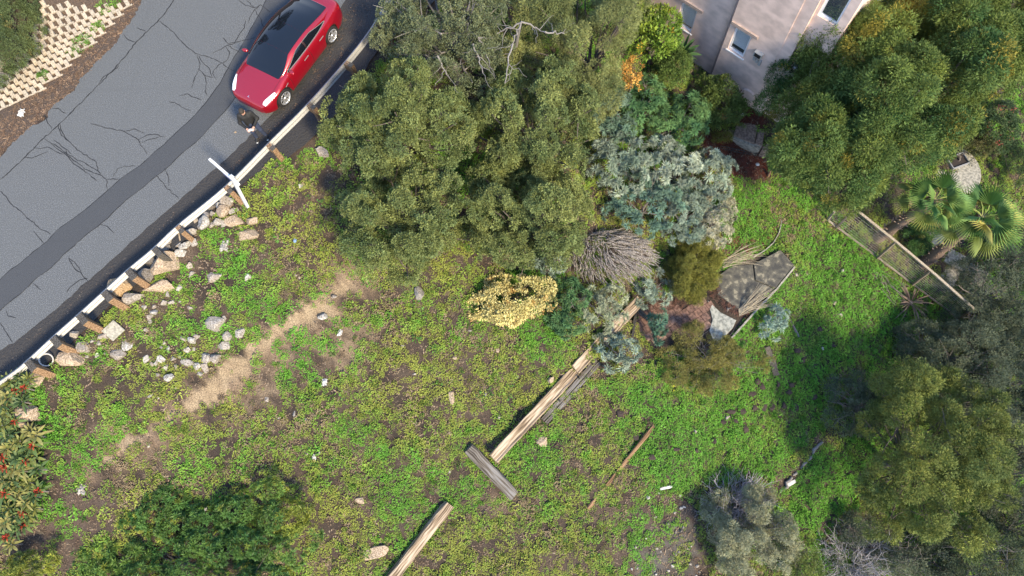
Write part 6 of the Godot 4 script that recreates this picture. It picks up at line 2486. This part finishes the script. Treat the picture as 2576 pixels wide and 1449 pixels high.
	plant("scrub_bush", "shaded scrub at the uphill foot of the yellow-olive tree", "bush", gs, Vector2(2170, 1020), 0.9, Vector2(95, 85), scrub)
	plant("scrub_bush", "grey-green scrub on the far side of the yellow-olive tree", "bush", gs, Vector2(2540, 1200), 1.6, Vector2(110, 130), scrub.merged({"pal": [Color(0.13, 0.14, 0.09), Color(0.06, 0.075, 0.05)]}, true))
	plant("scrub_bush", "green-grey scrub with pale bare limbs below the yellow-olive tree", "bush", gs, Vector2(2460, 1400), 1.5, Vector2(150, 100), scrub.merged({"pal": [Color(0.10, 0.13, 0.06), Color(0.045, 0.065, 0.04)], "bark": M.bark_pale, "twigs": 6}, true))
	plant("scrub_bush", "small bright green shoots in the grey twigs beside the silvery bush", "bush", gs, Vector2(2010, 1410), 0.9, Vector2(50, 70), scrub.merged({"pal": [Color(0.2, 0.22, 0.05), Color(0.09, 0.14, 0.04)], "per_m2": 24.0}, true))
	for q in [[2560, 640, 1.4, 80, 80, "grey-green scrub under the tall palm's fans"], [2470, 830, 1.2, 110, 80, "dense scrub beside the far end post of the wire fence"], [2560, 840, 1.4, 90, 90, "scrub growing tight against the fence-end scrub"], [2440, 1010, 1.6, 120, 90, "grey scrub with pale twigs uphill of the yellow-olive tree"], [2570, 1080, 1.5, 70, 100, "tall scrub behind the yellow-olive tree"], [2290, 1400, 0.9, 95, 65, "low scrub with green shoots below the yellow-olive tree"], [2570, 1330, 1.4, 80, 110, "grey scrub filling the corner below the yellow-olive tree"], [2385, 1440, 1.2, 90, 60, "low grey scrub among pale bare limbs"], [2150, 1330, 0.5, 55, 40, "small scrub on the bare soil under the yellow-olive tree"], [2330, 870, 0.8, 80, 70, "dark scrub at the edge of the lush green slope below the fence"]]:
		plant("scrub_bush", q[5], "bush", gs, Vector2(q[0], q[1]), q[2], Vector2(q[3], q[4]), scrub.merged({"seed": int(q[0] + q[1])}, true))
	plant("silvery_bush", "pale silvery olive bush beside the dark gravelly soil", "bush", "", Vector2(1880, 1350), 1.1, Vector2(115, 120), {"pal": [Color(0.36, 0.36, 0.21), Color(0.20, 0.21, 0.13)], "kind": "fine", "size": 0.17, "per_m2": 36.0, "lobes": 16, "subs": 7, "lobe": 0.32, "reach": [0.45, 0.85], "core": 0.4, "limb_step": 3, "bark": M.twig, "twigs": 2, "trunk": 0.06, "mat": M.leaf_silver})
	var tb := at(1845, 1262, 0.2)
	rng.seed = 505
	var tw := thing("twig_bush", "leafless purple-grey twig bush at the uphill side of the silvery bush", "bush", ground_at(tb.x, tb.z))
	twiggy(tw, 170, Vector3(1.7, 1.8, 1.3), 0.02, mk(Color(0.37, 0.34, 0.36), 0.95))
	tb = at(2150, 1410, 0.2)
	tw = thing("twig_bush", "leafless grey twig thicket between the silvery bush and green scrub", "bush", ground_at(tb.x, tb.z))
	twiggy(tw, 190, Vector3(2.3, 1.7, 1.5), 0.022, mk(Color(0.34, 0.32, 0.325), 0.95))
	foliage(tw, "foliage", [[Vector3(-0.5, 0.5, 0.2), Vector3(0.7, 0.5, 0.6)], [Vector3(0.9, 0.7, -0.1), Vector3(0.5, 0.5, 0.5)]], "fine", M.leaf, 10.0, 0.18, [Color(0.14, 0.18, 0.05), Color(0.07, 0.10, 0.04)])

	# silver rosette shrubs
	var sil := {"pal": [Color(0.35, 0.41, 0.32), Color(0.15, 0.215, 0.165)], "kind": "silver", "mat": M.leaf_silver, "per_m2": 9.0, "size": 0.25, "lobes": 12, "lobe": 0.40, "bark": M.twig, "trunk": 0.05, "part": "foliage", "twigs": 3, "gap": -0.3, "tall": 0.95}
	var grn := sil.merged({"pal": [Color(0.13, 0.235, 0.085), Color(0.06, 0.14, 0.06)]}, true)
	var gsil := "silver rosette shrubs"
	plant("rosette_shrub", "deep green rosette shrub beside the orange-leaved vine", "shrub", gsil, Vector2(1610, 265), 0.9, Vector2(80, 80), grn)
	plant("rosette_shrub", "bright green rosette shrub largest of the green ones, near the garden steps", "shrub", gsil, Vector2(1705, 305), 0.9, Vector2(82, 80), grn)
	plant("rosette_shrub", "blue-grey rosette shrub under the oak's edge", "shrub", gsil, Vector2(1530, 300), 0.8, Vector2(70, 75), sil.merged({"pal": [Color(0.24, 0.33, 0.25), Color(0.10, 0.17, 0.12)]}, true))
	plant("rosette_shrub", "silver rosette shrub with dark gaps between its heads", "shrub", gsil, Vector2(1560, 410), 1.0, Vector2(80, 85), sil)
	plant("rosette_shrub", "silver-white rosette shrub in the middle of the shrub bank", "shrub", gsil, Vector2(1660, 420), 1.0, Vector2(85, 75), sil.merged({"pal": [Color(0.42, 0.46, 0.36), Color(0.2, 0.26, 0.2)]}, true))
	plant("rosette_shrub", "tall grey-green rosette shrub next to the red mulch", "shrub", gsil, Vector2(1775, 445), 1.0, Vector2(80, 70), sil)
	plant("rosette_shrub", "blue-green rosette shrub above the dried brown bush", "shrub", gsil, Vector2(1620, 520), 0.9, Vector2(95, 75), sil.merged({"pal": [Color(0.22, 0.33, 0.24), Color(0.09, 0.17, 0.13)]}, true))
	plant("rosette_shrub", "bluish silver rosette shrub with small dense heads", "shrub", gsil, Vector2(1720, 545), 0.8, Vector2(65, 80), sil.merged({"size": 0.18, "per_m2": 20.0}, true))
	plant("rosette_shrub", "sage-beige fading rosette shrub at the edge of the lush green slope", "shrub", gsil, Vector2(1795, 555), 0.8, Vector2(58, 85), sil.merged({"pal": [Color(0.42, 0.40, 0.29), Color(0.26, 0.27, 0.19)], "size": 0.18, "per_m2": 20.0}, true))
	plant("rosette_shrub", "small silver rosette shrub above the pale yellow bush", "shrub", gsil, Vector2(1330, 632), 0.8, Vector2(45, 45), sil.merged({"lobes": 6}, true))
	plant("rosette_shrub", "small silver rosette shrub between yellow bush and dried brown bush", "shrub", gsil, Vector2(1385, 672), 0.7, Vector2(48, 35), sil.merged({"lobes": 6}, true))
	plant("rosette_shrub", "dark green rosette shrub beside the pale yellow bush's lower edge", "shrub", gsil, Vector2(1425, 775), 0.6, Vector2(55, 65), grn)
	plant("rosette_shrub", "feathery sage rosette shrub overhanging the top of the plank wall", "shrub", gsil, Vector2(1510, 780), 0.8, Vector2(72, 72), sil.merged({"pal": [Color(0.38, 0.40, 0.27), Color(0.19, 0.235, 0.15)], "size": 0.2}, true))
	plant("rosette_shrub", "silver rosette shrub between the dried bush and the patio tiles", "shrub", gsil, Vector2(1640, 725), 0.7, Vector2(50, 55), sil.merged({"lobes": 7}, true))
	plant("rosette_shrub", "silver-green rosette shrub at the downhill end of the plank wall top", "shrub", gsil, Vector2(1560, 885), 0.6, Vector2(58, 48), sil.merged({"lobes": 8}, true))
	plant("rosette_shrub", "teal rosette plant sprouting beside the patio tiles", "shrub", gsil, Vector2(1655, 820), 0.6, Vector2(32, 40), grn.merged({"lobes": 5, "pal": [Color(0.13, 0.24, 0.16), Color(0.07, 0.15, 0.10)]}, true))
	plant("rosette_shrub", "pale blue-silver rosette shrub below the patio kerb", "shrub", gsil, Vector2(1943, 805), 0.7, Vector2(36, 52), sil.merged({"lobes": 7, "pal": [Color(0.40, 0.50, 0.42), Color(0.2, 0.28, 0.22)]}, true))
	plant("rosette_shrub", "tiny green rosette growing through the patio leaves", "shrub", gsil, Vector2(1831, 776), 0.15, Vector2(10, 10), grn.merged({"lobes": 2, "size": 0.14, "tall": 0.12}, true))

	# dried bushes
	tb = at(1525, 640, 0.3)
	rng.seed = 771
	var dry := thing("dried_bush", "dried brown bush of drooping stems below the silver shrubs", "bush", ground_at(tb.x, tb.z))
	st = begin()
	for i in 620:
		var a := rng.randf() * TAU
		var r := sqrt(rng.randf())
		var d := Vector3(cos(a) * 2.0, 0, sin(a) * 1.35)
		var t0 := d * r * 0.75 + Vector3(0, 1.15 * (1.0 - r * r * 0.7) + rng.randf_range(-0.1, 0.1), 0)
		var way := d * 0.07 + Vector3(0.16, 0, 0.10) + rnd_dir() * 0.09
		var t1 := t0 + way + Vector3(0, 0.03, 0)
		var t2 := t1 + way * 0.8 + rnd_dir() * 0.05 - Vector3(0, 0.10, 0)
		tube(st, [t0, t1, t2], [0.012, 0.017, 0.006], 4)
	part(dry, "dead_stalks", done(st), mk(Color(0.46, 0.41, 0.37), 0.95, noise_tex(61, 0.03, [[0.3, gray(0.35)], [0.5, gray(0.75)], [0.65, gray(1.0)]]), 1.4))
	twiggy(dry, 120, Vector3(1.9, 1.1, 1.3), 0.012, mk(Color(0.22, 0.18, 0.16), 0.95))
	for q in [[1862, 655, 0.9, "pale dry stalks leaning over the darker patio slab"], [1895, 765, 1.0, "dry arching stalks over the patio kerb by the silver shrub"]]:
		var c := at(q[0], q[1], 0.15)
		var r := thing("dry_stalks", q[3], "dry plant", ground_at(c.x, c.z))
		rng.seed = int(q[0])
		st = begin()
		for i in 40:
			var a := Vector3(-0.75, rng.randf_range(0.05, 0.2), rng.randf_range(-0.15, 0.35)) if q[0] < 1870 else Vector3(-0.6, 0.1, rng.randf_range(0.2, 0.5))
			var e := Vector3(rng.randf_range(0.2, 1.2), rng.randf_range(0.05, 0.5), rng.randf_range(-0.8, 0.35)) if q[0] < 1870 else Vector3(rng.randf_range(0.2, 1.1), rng.randf_range(0.05, 0.5), rng.randf_range(-1.0, 0.15))
			var m := (a + e) * 0.5 + Vector3(0, 0.25, 0)
			tube(st, [a, a.lerp(m, 0.6), m.lerp(e, 0.4), e], [0.008, 0.007, 0.005, 0.002], 4)
		part(r, "stalks", done(st), mk(Color(0.42, 0.36, 0.26), 0.9))
	plant("olive_shrub", "rounded mossy olive shrub standing over the patio tiles", "shrub", "", Vector2(1745, 685), 0.9, Vector2(72, 82), {"pal": [Color(0.21, 0.205, 0.04), Color(0.11, 0.12, 0.03)], "kind": "fine", "size": 0.15, "per_m2": 60.0, "lobes": 12, "subs": 6, "lobe": 0.40, "limb_step": 3, "tall": 0.95, "trunk": 0.06, "gap": -0.35, "part": "foliage"})
	plant("yellow_bush", "pale yellow-leaved bush in the middle of the slope", "bush", "", Vector2(1290, 752), 0.5, Vector2(112, 72), {"pal": [Color(0.66, 0.56, 0.24), Color(0.44, 0.40, 0.16)], "kind": "broad", "size": 0.13, "per_m2": 60.0, "lobes": 16, "lobe": 0.34, "tall": 0.6, "trunk": 0.04, "gap": -0.16, "part": "foliage", "accent": [Color(0.55, 0.30, 0.10), 0.5, 0.04]})
	plant("straggly_shrub", "straggly yellow-olive shrub sprawling downhill of the patio tiles", "shrub", "", Vector2(1785, 905), 0.35, Vector2(150, 90), {"pal": [Color(0.25, 0.225, 0.06), Color(0.12, 0.125, 0.04)], "kind": "fine", "size": 0.16, "per_m2": 46.0, "lobes": 44, "lobe": 0.19, "reach": [0.2, 1.0], "core": 0.3, "tall": 0.5, "trunk": 0.03, "gap": -0.22, "part": "foliage", "bark": M.bark_pale, "twigs": 3, "limb_step": 1})
	# by the house
	plant("citrus_bush", "glossy yellow-green broad-leaved bush against the house wall", "bush", "", Vector2(1648, 85), 1.6, Vector2(62, 80), {"pal": [Color(0.24, 0.30, 0.04), Color(0.075, 0.16, 0.025)], "kind": "broad", "size": 0.17, "per_m2": 26.0, "lobes": 14, "lobe": 0.4, "mat": M.leaf_gloss, "part": "foliage", "accent": [Color(0.5, 0.3, 0.04), 0.45, 0.03]})
	plant("orange_vine", "bright orange-leaved vine hanging at the oak's edge", "vine", "", Vector2(1590, 190), 2.7, Vector2(26, 48), {"pal": [Color(0.62, 0.27, 0.055), Color(0.50, 0.33, 0.09)], "kind": "broad", "size": 0.13, "per_m2": 36.0, "lobes": 8, "lobe": 0.45, "part": "foliage", "trunk": 0.03})
	plant("shrub", "mid green broad-leaved shrub between the house corner and rosette shrubs", "shrub", "", Vector2(1690, 175), 0.8, Vector2(50, 50), {"pal": [Color(0.13, 0.19, 0.04), Color(0.055, 0.10, 0.03)], "kind": "oak", "size": 0.17, "per_m2": 34.0, "lobes": 10, "lobe": 0.4, "part": "foliage", "trunk": 0.04})
	plant("shrub", "rounded green-brown shrub against the foot of the house wall", "shrub", "", Vector2(1805, 255), 0.8, Vector2(58, 66), {"pal": [Color(0.13, 0.18, 0.04), Color(0.055, 0.09, 0.028)], "kind": "oak", "size": 0.18, "per_m2": 30.0, "lobes": 12, "lobe": 0.4, "part": "foliage", "trunk": 0.04, "accent": [Color(0.20, 0.10, 0.03), 0.4, 0.03]})
	plant("shrub", "small bright green plant at the house plinth beside the steps", "shrub", "", Vector2(1880, 272), 0.4, Vector2(26, 18), {"pal": [Color(0.15, 0.27, 0.03), Color(0.09, 0.2, 0.03)], "kind": "broad", "size": 0.13, "per_m2": 30.0, "lobes": 5, "lobe": 0.5, "part": "foliage", "trunk": 0.02})
	plant("shrub", "low yellow-green plant on the mulch uphill of the black edging fence", "shrub", "", Vector2(1815, 345), 0.3, Vector2(28, 22), {"pal": [Color(0.2, 0.2, 0.035), Color(0.1, 0.13, 0.03)], "kind": "fine", "size": 0.13, "per_m2": 40.0, "lobes": 6, "lobe": 0.45, "part": "foliage", "trunk": 0.02})
	# agave against the house
	var ac := at(1716, 130, 0.5)
	rng.seed = 12
	var ag := thing("agave_plant", "dark green spiky strap-leaved plant at the base of the house wall", "agave", ground_at(ac.x, ac.z))
	for i in 22:
		var a := i * 2.39996
		var el := lerpf(1.2, 0.15, i / 22.0)
		st = begin()
		st.set_smooth_group(-1)
		var d := Vector3(cos(a) * cos(el), sin(el), sin(a) * cos(el))
		leaf(st, Vector3(0, 0.35, 0), d, rng.randf_range(0.75, 0.95), 0.16, Color(1, 1, 1), 0.15, true)
		part(ag, "leaf", done(st), M.agave)
	st = begin()
	tube(st, [Vector3(0, -0.2, 0), Vector3(0, 0.4, 0)], [0.12, 0.10], 8)
	part(ag, "stem", done(st), M.bark)
	plant("rose_bush", "dark rose bush with pink flowers in the shaded lower garden", "bush", "", Vector2(2508, 315), 0.9, Vector2(52, 62), {"pal": [Color(0.08, 0.13, 0.05), Color(0.045, 0.08, 0.04)], "kind": "oak", "size": 0.16, "per_m2": 24.0, "lobes": 12, "lobe": 0.4, "part": "foliage", "trunk": 0.04, "accent": [Color(0.62, 0.09, 0.12), 0.9, 0.05]})
	plant("shrub", "dark shaded shrub between rose bush and large tree", "shrub", "", Vector2(2460, 370), 0.5, Vector2(50, 40), {"pal": [Color(0.14, 0.12, 0.045), Color(0.06, 0.09, 0.04)], "kind": "oak", "size": 0.16, "per_m2": 24.0, "lobes": 8, "lobe": 0.4, "part": "foliage", "trunk": 0.04})
	plant("shrub", "dark green shrub beyond the palms beside the round paving", "shrub", "", Vector2(2550, 410), 0.6, Vector2(45, 60), {"pal": [Color(0.09, 0.14, 0.05), Color(0.05, 0.08, 0.04)], "kind": "fine", "size": 0.18, "per_m2": 24.0, "lobes": 8, "lobe": 0.4, "part": "foliage", "trunk": 0.04})
	plant("shrub", "low dark ground shrub behind the wire fence between the palm trunks", "shrub", "", Vector2(2300, 600), 0.25, Vector2(50, 38), {"pal": [Color(0.08, 0.17, 0.045), Color(0.045, 0.10, 0.035)], "kind": "oak", "size": 0.14, "per_m2": 36.0, "lobes": 8, "lobe": 0.45, "tall": 0.35, "part": "foliage", "trunk": 0.03})
	# pointed-leaf bushes at the bottom and the hedge at the top
	var pt := {"pal": [Color(0.135, 0.215, 0.045), Color(0.05, 0.125, 0.035)], "kind": "spiky", "size": 0.17, "per_m2": 36.0, "lobes": 54, "lobe": 0.16, "reach": [0.35, 1.0], "part": "foliage", "mat": M.leaf_gloss, "tall": 0.55, "trunk": 0.06, "accent": [Color(0.24, 0.26, 0.04), 0.25, 0.03], "gap": -0.36}
	plant("pointed_leaf_bush", "large dark green bush of pointed leaves at the foot of the weedy slope", "bush", "", Vector2(450, 1425), 0.5, Vector2(345, 245), pt)
	plant("pointed_leaf_bush", "yellow-green end of pointed leaves beside bare dark soil, separate small bush", "bush", "", Vector2(72, 1432), 0.6, Vector2(62, 48), pt.merged({"pal": [Color(0.22, 0.23, 0.04), Color(0.09, 0.14, 0.04)], "lobes": 8, "lobe": 0.42, "tall": 0.5}, true))
	plant("hedge", "dark green clipped hedge growing over the top of the block facing", "hedge", "", Vector2(28, 90), 0.5, Vector2(68, 140), {"pal": [Color(0.12, 0.15, 0.055), Color(0.055, 0.085, 0.038)], "kind": "oak", "size": 0.13, "per_m2": 60.0, "lobes": 20, "lobe": 0.38, "part": "foliage", "tall": 0.6, "trunk": 0.05, "gap": -0.5, "accent": [Color(0.25, 0.2, 0.07), 0.5, 0.02]})
	# red-tipped rosette plants along the left edge
	rng.seed = 404
	var rp := [[25, 960], [60, 975], [20, 1000], [55, 1010], [15, 1040], [35, 1060], [75, 1085], [20, 1095], [50, 1110], [80, 1120], [15, 1130], [45, 1150], [85, 1150], [12, 1175], [55, 1185], [25, 1210], [75, 1215], [10, 1240], [45, 1245], [80, 1250], [20, 1280], [55, 1290], [12, 1315], [40, 1330], [70, 1300], [15, 1350], [8, 970], [48, 945], [70, 955], [38, 982], [90, 1095], [65, 1135], [30, 1120], [62, 1160], [35, 1180], [95, 1180], [40, 1225], [95, 1235], [62, 1265], [35, 1300], [85, 1280], [58, 1320], [28, 1370], [5, 1020], [5, 1070], [5, 1150], [5, 1210], [5, 1290]]
	var rk := 0
	for q in rp:
		var c := at(q[0], q[1], 0.45)
		var base := ground_at(c.x, c.z)
		var hue: Color = [Color(0.17, 0.19, 0.055), Color(0.10, 0.15, 0.045), Color(0.24, 0.23, 0.08), Color(0.075, 0.12, 0.045)][rk % 4]
		var t := thing("red_tipped_plant", "rosette plant with yellow-green leaves and reddish tips in the dense border by the guardrail's end", "plant", base, 0.0, "red-tipped border plants")
		st = begin()
		tube(st, [Vector3(0, -0.15, 0), Vector3(0, c.y - base.y, 0)], [0.03, 0.02], 6)
		part(t, "stem", done(st), M.twig)
		var m := leafy(Color(0.2, 0.2, 0.06), 0.5)
		m.albedo_color = hue.linear_to_srgb()
		var r := part(t, "rosette", SPRIG["red%d" % (rk % 3)], m, Vector3(0, c.y - base.y, 0))
		r.scale = Vector3.ONE * rng.randf_range(0.34, 0.46)
		r.rotation.y = rng.randf() * TAU
		if rk % 4 == 1:
			var m2 := leafy(Color(0.2, 0.05, 0.03), 0.5)
			m2.albedo_color = Color(0.40, 0.055, 0.035).linear_to_srgb()
			var r2 := part(t, "red_tips", SPRIG["red1"], m2, Vector3(0.03, c.y - base.y + 0.05, 0.02))
			r2.scale = Vector3.ONE * rng.randf_range(0.14, 0.2)
		rk += 1
	# dead yucca and branch bundle by the fence
	var yc := at(2290, 762, 0.15)
	var yu := thing("dead_yucca", "dead yucca with brown splayed leaves at the foot of the wire fence", "yucca", ground_at(yc.x, yc.z))
	for i in 40:
		var a := rng.randf_range(0, TAU)
		var el := rng.randf_range(-0.1, 0.7)
		st = begin()
		st.set_smooth_group(-1)
		leaf(st, Vector3(0, 0.2, 0), Vector3(cos(a) * cos(el), sin(el), sin(a) * cos(el)), rng.randf_range(0.6, 1.15), 0.05, Color(1, 1, 1), 0.3, true)
		part(yu, "leaf", done(st), M.dead_leaf)
	st = begin()
	tube(st, [Vector3(0, -0.2, 0), Vector3(0, 0.25, 0)], [0.12, 0.08], 7)
	part(yu, "stem", done(st), M.bark)
	var bc := at(2225, 700, 0.1)
	var bu := thing("branch_heap", "heap of bare grey branches lying beside the wire fence", "branches", ground_at(bc.x, bc.z))
	for i in 26:
		var a := Vector3(-0.8, 0.12, -0.9) + Vector3(rng.randf_range(-0.2, 0.4), rng.randf_range(0, 0.25), rng.randf_range(-0.2, 0.4))
		var e := Vector3(0.9, 0.05, 0.7) + Vector3(rng.randf_range(-0.6, 0.4), rng.randf_range(0, 0.3), rng.randf_range(-0.5, 0.5))
		st = begin()
		tube(st, wobble_line(a, e - Vector3(0, 0.55, 0), 6, 0.12), taper(7, 0.016, 0.006), 4)
		part(bu, "branch", done(st), M.twig)
	# earth mounds
	rng.seed = 99
	for q in [[1838, 1036], [1865, 1034], [1895, 1025], [1922, 1026], [1940, 1024], [1970, 1021], [1818, 1062], [1850, 1058], [1872, 1080], [2044, 998], [2000, 1095 - 70], [1990, 970], [1955, 965], [1915, 975], [2019, 906], [2005, 884], [2060, 830], [1795, 1110], [1600, 1100], [1640, 1150], [1700, 1130], [1560, 1040], [2095, 870], [1890, 990], [1905, 960], [1750, 1135], [1985, 985]]:
		var c := at(q[0], q[1])
		var o := part(self, "earth_mound", rock_mesh(int(q[0] + q[1]), Vector3(rng.randf_range(0.10, 0.2), 0.08, rng.randf_range(0.09, 0.18)), 5), M.soil_dark)
		o.position = c + Vector3(0, 0.07, 0)
		tag(o, "small dark mound of burrowed earth in the lush green slope", "earth mound", "burrow mounds on the slope")
	# yellow wildflowers
	for q in [[1732, 977], [1775, 1002], [1690, 978]]:
		var c := at(q[0], q[1])
		var t := thing("wildflower", "small yellow wildflower clump on the slope below the straggly shrub", "flower", c, 0.0, "yellow wildflowers")
		foliage(t, "blossoms", [[Vector3(0, 0.12, 0), Vector3(0.14, 0.08, 0.14)]], "oak", M.leaf, 60.0, 0.05, [Color(0.75, 0.68, 0.03), Color(0.6, 0.6, 0.05)])
		foliage(t, "leaves", [[Vector3(0, 0.05, 0), Vector3(0.18, 0.08, 0.18)]], "oak", M.leaf, 60.0, 0.07, [Color(0.12, 0.2, 0.03), Color(0.1, 0.16, 0.03)])
	# tall trees across the road, out of the frame, mirrored in the car's roof
	for q in [[-15.5, -27.5, 12.0, 3.6, 31], [-21.0, -22.0, 10.0, 3.0, 32]]:
		rng.seed = q[4]
		var gp := ground_at(q[0], q[1])
		var t := thing("tall_tree", "tall dark tree standing uphill across the road", "tree", gp, 0.0, "trees across the road")
		st = begin()
		tube(st, wobble_line(Vector3(0, -0.3, 0), Vector3(0, q[2] * 0.8, 0), 6, 0.2), taper(7, 0.3, 0.08), 8)
		part(t, "trunk", done(st), M.bark)
		var lobes := []
		for i in 16:
			var a := i * 2.4
			var f := i / 15.0
			lobes.append([Vector3(cos(a) * q[3] * 0.55 * (1.0 - f * 0.7), q[2] * lerpf(0.3, 0.95, f), sin(a) * q[3] * 0.55 * (1.0 - f * 0.7)), Vector3.ONE * q[3] * lerpf(0.5, 0.3, f)])
		foliage(t, "crown", lobes, "fine", M.leaf, 7.0, 0.4, [Color(0.07, 0.09, 0.04), Color(0.04, 0.06, 0.03)])

func _ready() -> void:
	var up := Vector3(-(1640.0 - 1536.0), 1560.0 - 864.0, 2060.0).normalized()
	AU = up
	AX = (Vector3.RIGHT - up * up.x).normalized()
	AZ = AX.cross(AU)
	var cam := Camera3D.new()
	cam.name = "camera"
	add_child(cam)
	cam.transform = Transform3D(Basis(Vector3(AX.x, AU.x, AZ.x), Vector3(AX.y, AU.y, AZ.y), Vector3(AX.z, AU.z, AZ.z)), Vector3(0, EYE, 0))
	cam.fov = rad_to_deg(2.0 * atan(MID.y / FOCAL))
	cam.near = 0.1
	cam.far = 400.0
	cam.current = true
	var env := Environment.new()
	env.background_mode = Environment.BG_SKY
	var sky := Sky.new()
	var sm := ProceduralSkyMaterial.new()
	sm.sky_top_color = Color(0.38, 0.49, 0.66)
	sm.sky_horizon_color = Color(0.80, 0.83, 0.86)
	sm.sky_curve = 0.18
	sm.ground_bottom_color = Color(0.16, 0.17, 0.13)
	sm.ground_horizon_color = Color(0.45, 0.50, 0.50)
	sm.sun_angle_max = 12.0
	sm.energy_multiplier = 1.0
	sky.sky_material = sm
	env.sky = sky
	env.background_energy_multiplier = 1.65
	env.tonemap_mode = Environment.TONE_MAPPER_LINEAR
	env.tonemap_exposure = 2.35
	env.sdfgi_enabled = true
	env.ssao_enabled = true
	env.ssil_enabled = true
	var we := WorldEnvironment.new()
	we.name = "world_environment"
	we.environment = env
	add_child(we)
	var sun := DirectionalLight3D.new()
	sun.name = "sun"
	add_child(sun)
	var to_sun := Vector3(0.62, 0.0, 0.78).normalized() * cos(deg_to_rad(40.0)) + Vector3(0, sin(deg_to_rad(40.0)), 0)
	sun.basis = Basis.looking_at(-to_sun, Vector3.UP)
	sun.light_color = Color(1.0, 0.93, 0.80)
	sun.light_energy = 1.1
	sun.light_angular_distance = 9.0
	sun.shadow_enabled = true

	bumps.seed = 21
	bumps.frequency = 0.28
	bumps.fractal_octaves = 3
	patches.seed = 22
	patches.frequency = 0.22
	patches.fractal_octaves = 3
	fine.seed = 23
	fine.frequency = 1.1
	fine.fractal_octaves = 2
	make_materials()
	make_sprigs()
	flat_zone([[1590, 775], [1690, 745], [1800, 690], [1890, 650], [1962, 630], [1997, 670], [1890, 790], [1800, 885], [1640, 880]], PATIO - 0.06, 0.9, true)
	flat_zone([[1640, 60], [1786, 199], [1922, 289], [1990, 300], [2200, 100], [2000, -200], [1640, -100]], YARD - 0.1, 1.6, true)
	build_ground()
	build_road()
	build_verge()
	build_cover()
	build_house()
	build_patio()
	build_timber()
	build_fence()
	build_guardrail()
	build_plants()
	build_palm("tall fan palm with a shaggy trunk and yellow-edged fans behind the wire fence", Vector2(2322, 662), Vector2(2475, 545), 4.6, 26, 1.25, 901)
	build_palm("shorter darker fan palm close to the large tree behind the wire fence", Vector2(2205, 598), Vector2(2355, 500), 4.7, 22, 1.05, 931)
	build_yard()
	build_car()
	build_person()
	build_sign()
	build_rocks()
	build_scraps()
	var shoulder_px := [[560, 440], [640, 358], [700, 296], [765, 215], [830, 110], [880, 10], [925, -30], [940, 40], [885, 135], [800, 250], [720, 340], [640, 412], [575, 470]]
	strew([zone(shoulder_px)], 46.0, 0.035, [Color(0.26, 0.17, 0.11), Color(0.12, 0.09, 0.075)], "brown leaf scraps on the dark shoulder around the car", "leaf scraps on the shoulder", 0.035)
	strew([zone([[0, 905], [130, 800], [260, 690], [400, 565], [480, 500], [510, 490], [430, 570], [280, 705], [140, 830], [0, 945]])], 22.0, 0.03, [Color(0.30, 0.26, 0.22), Color(0.16, 0.12, 0.10)], "pale grit and leaf scraps along the dark shoulder by the rail", "grit on the shoulder", 0.035)
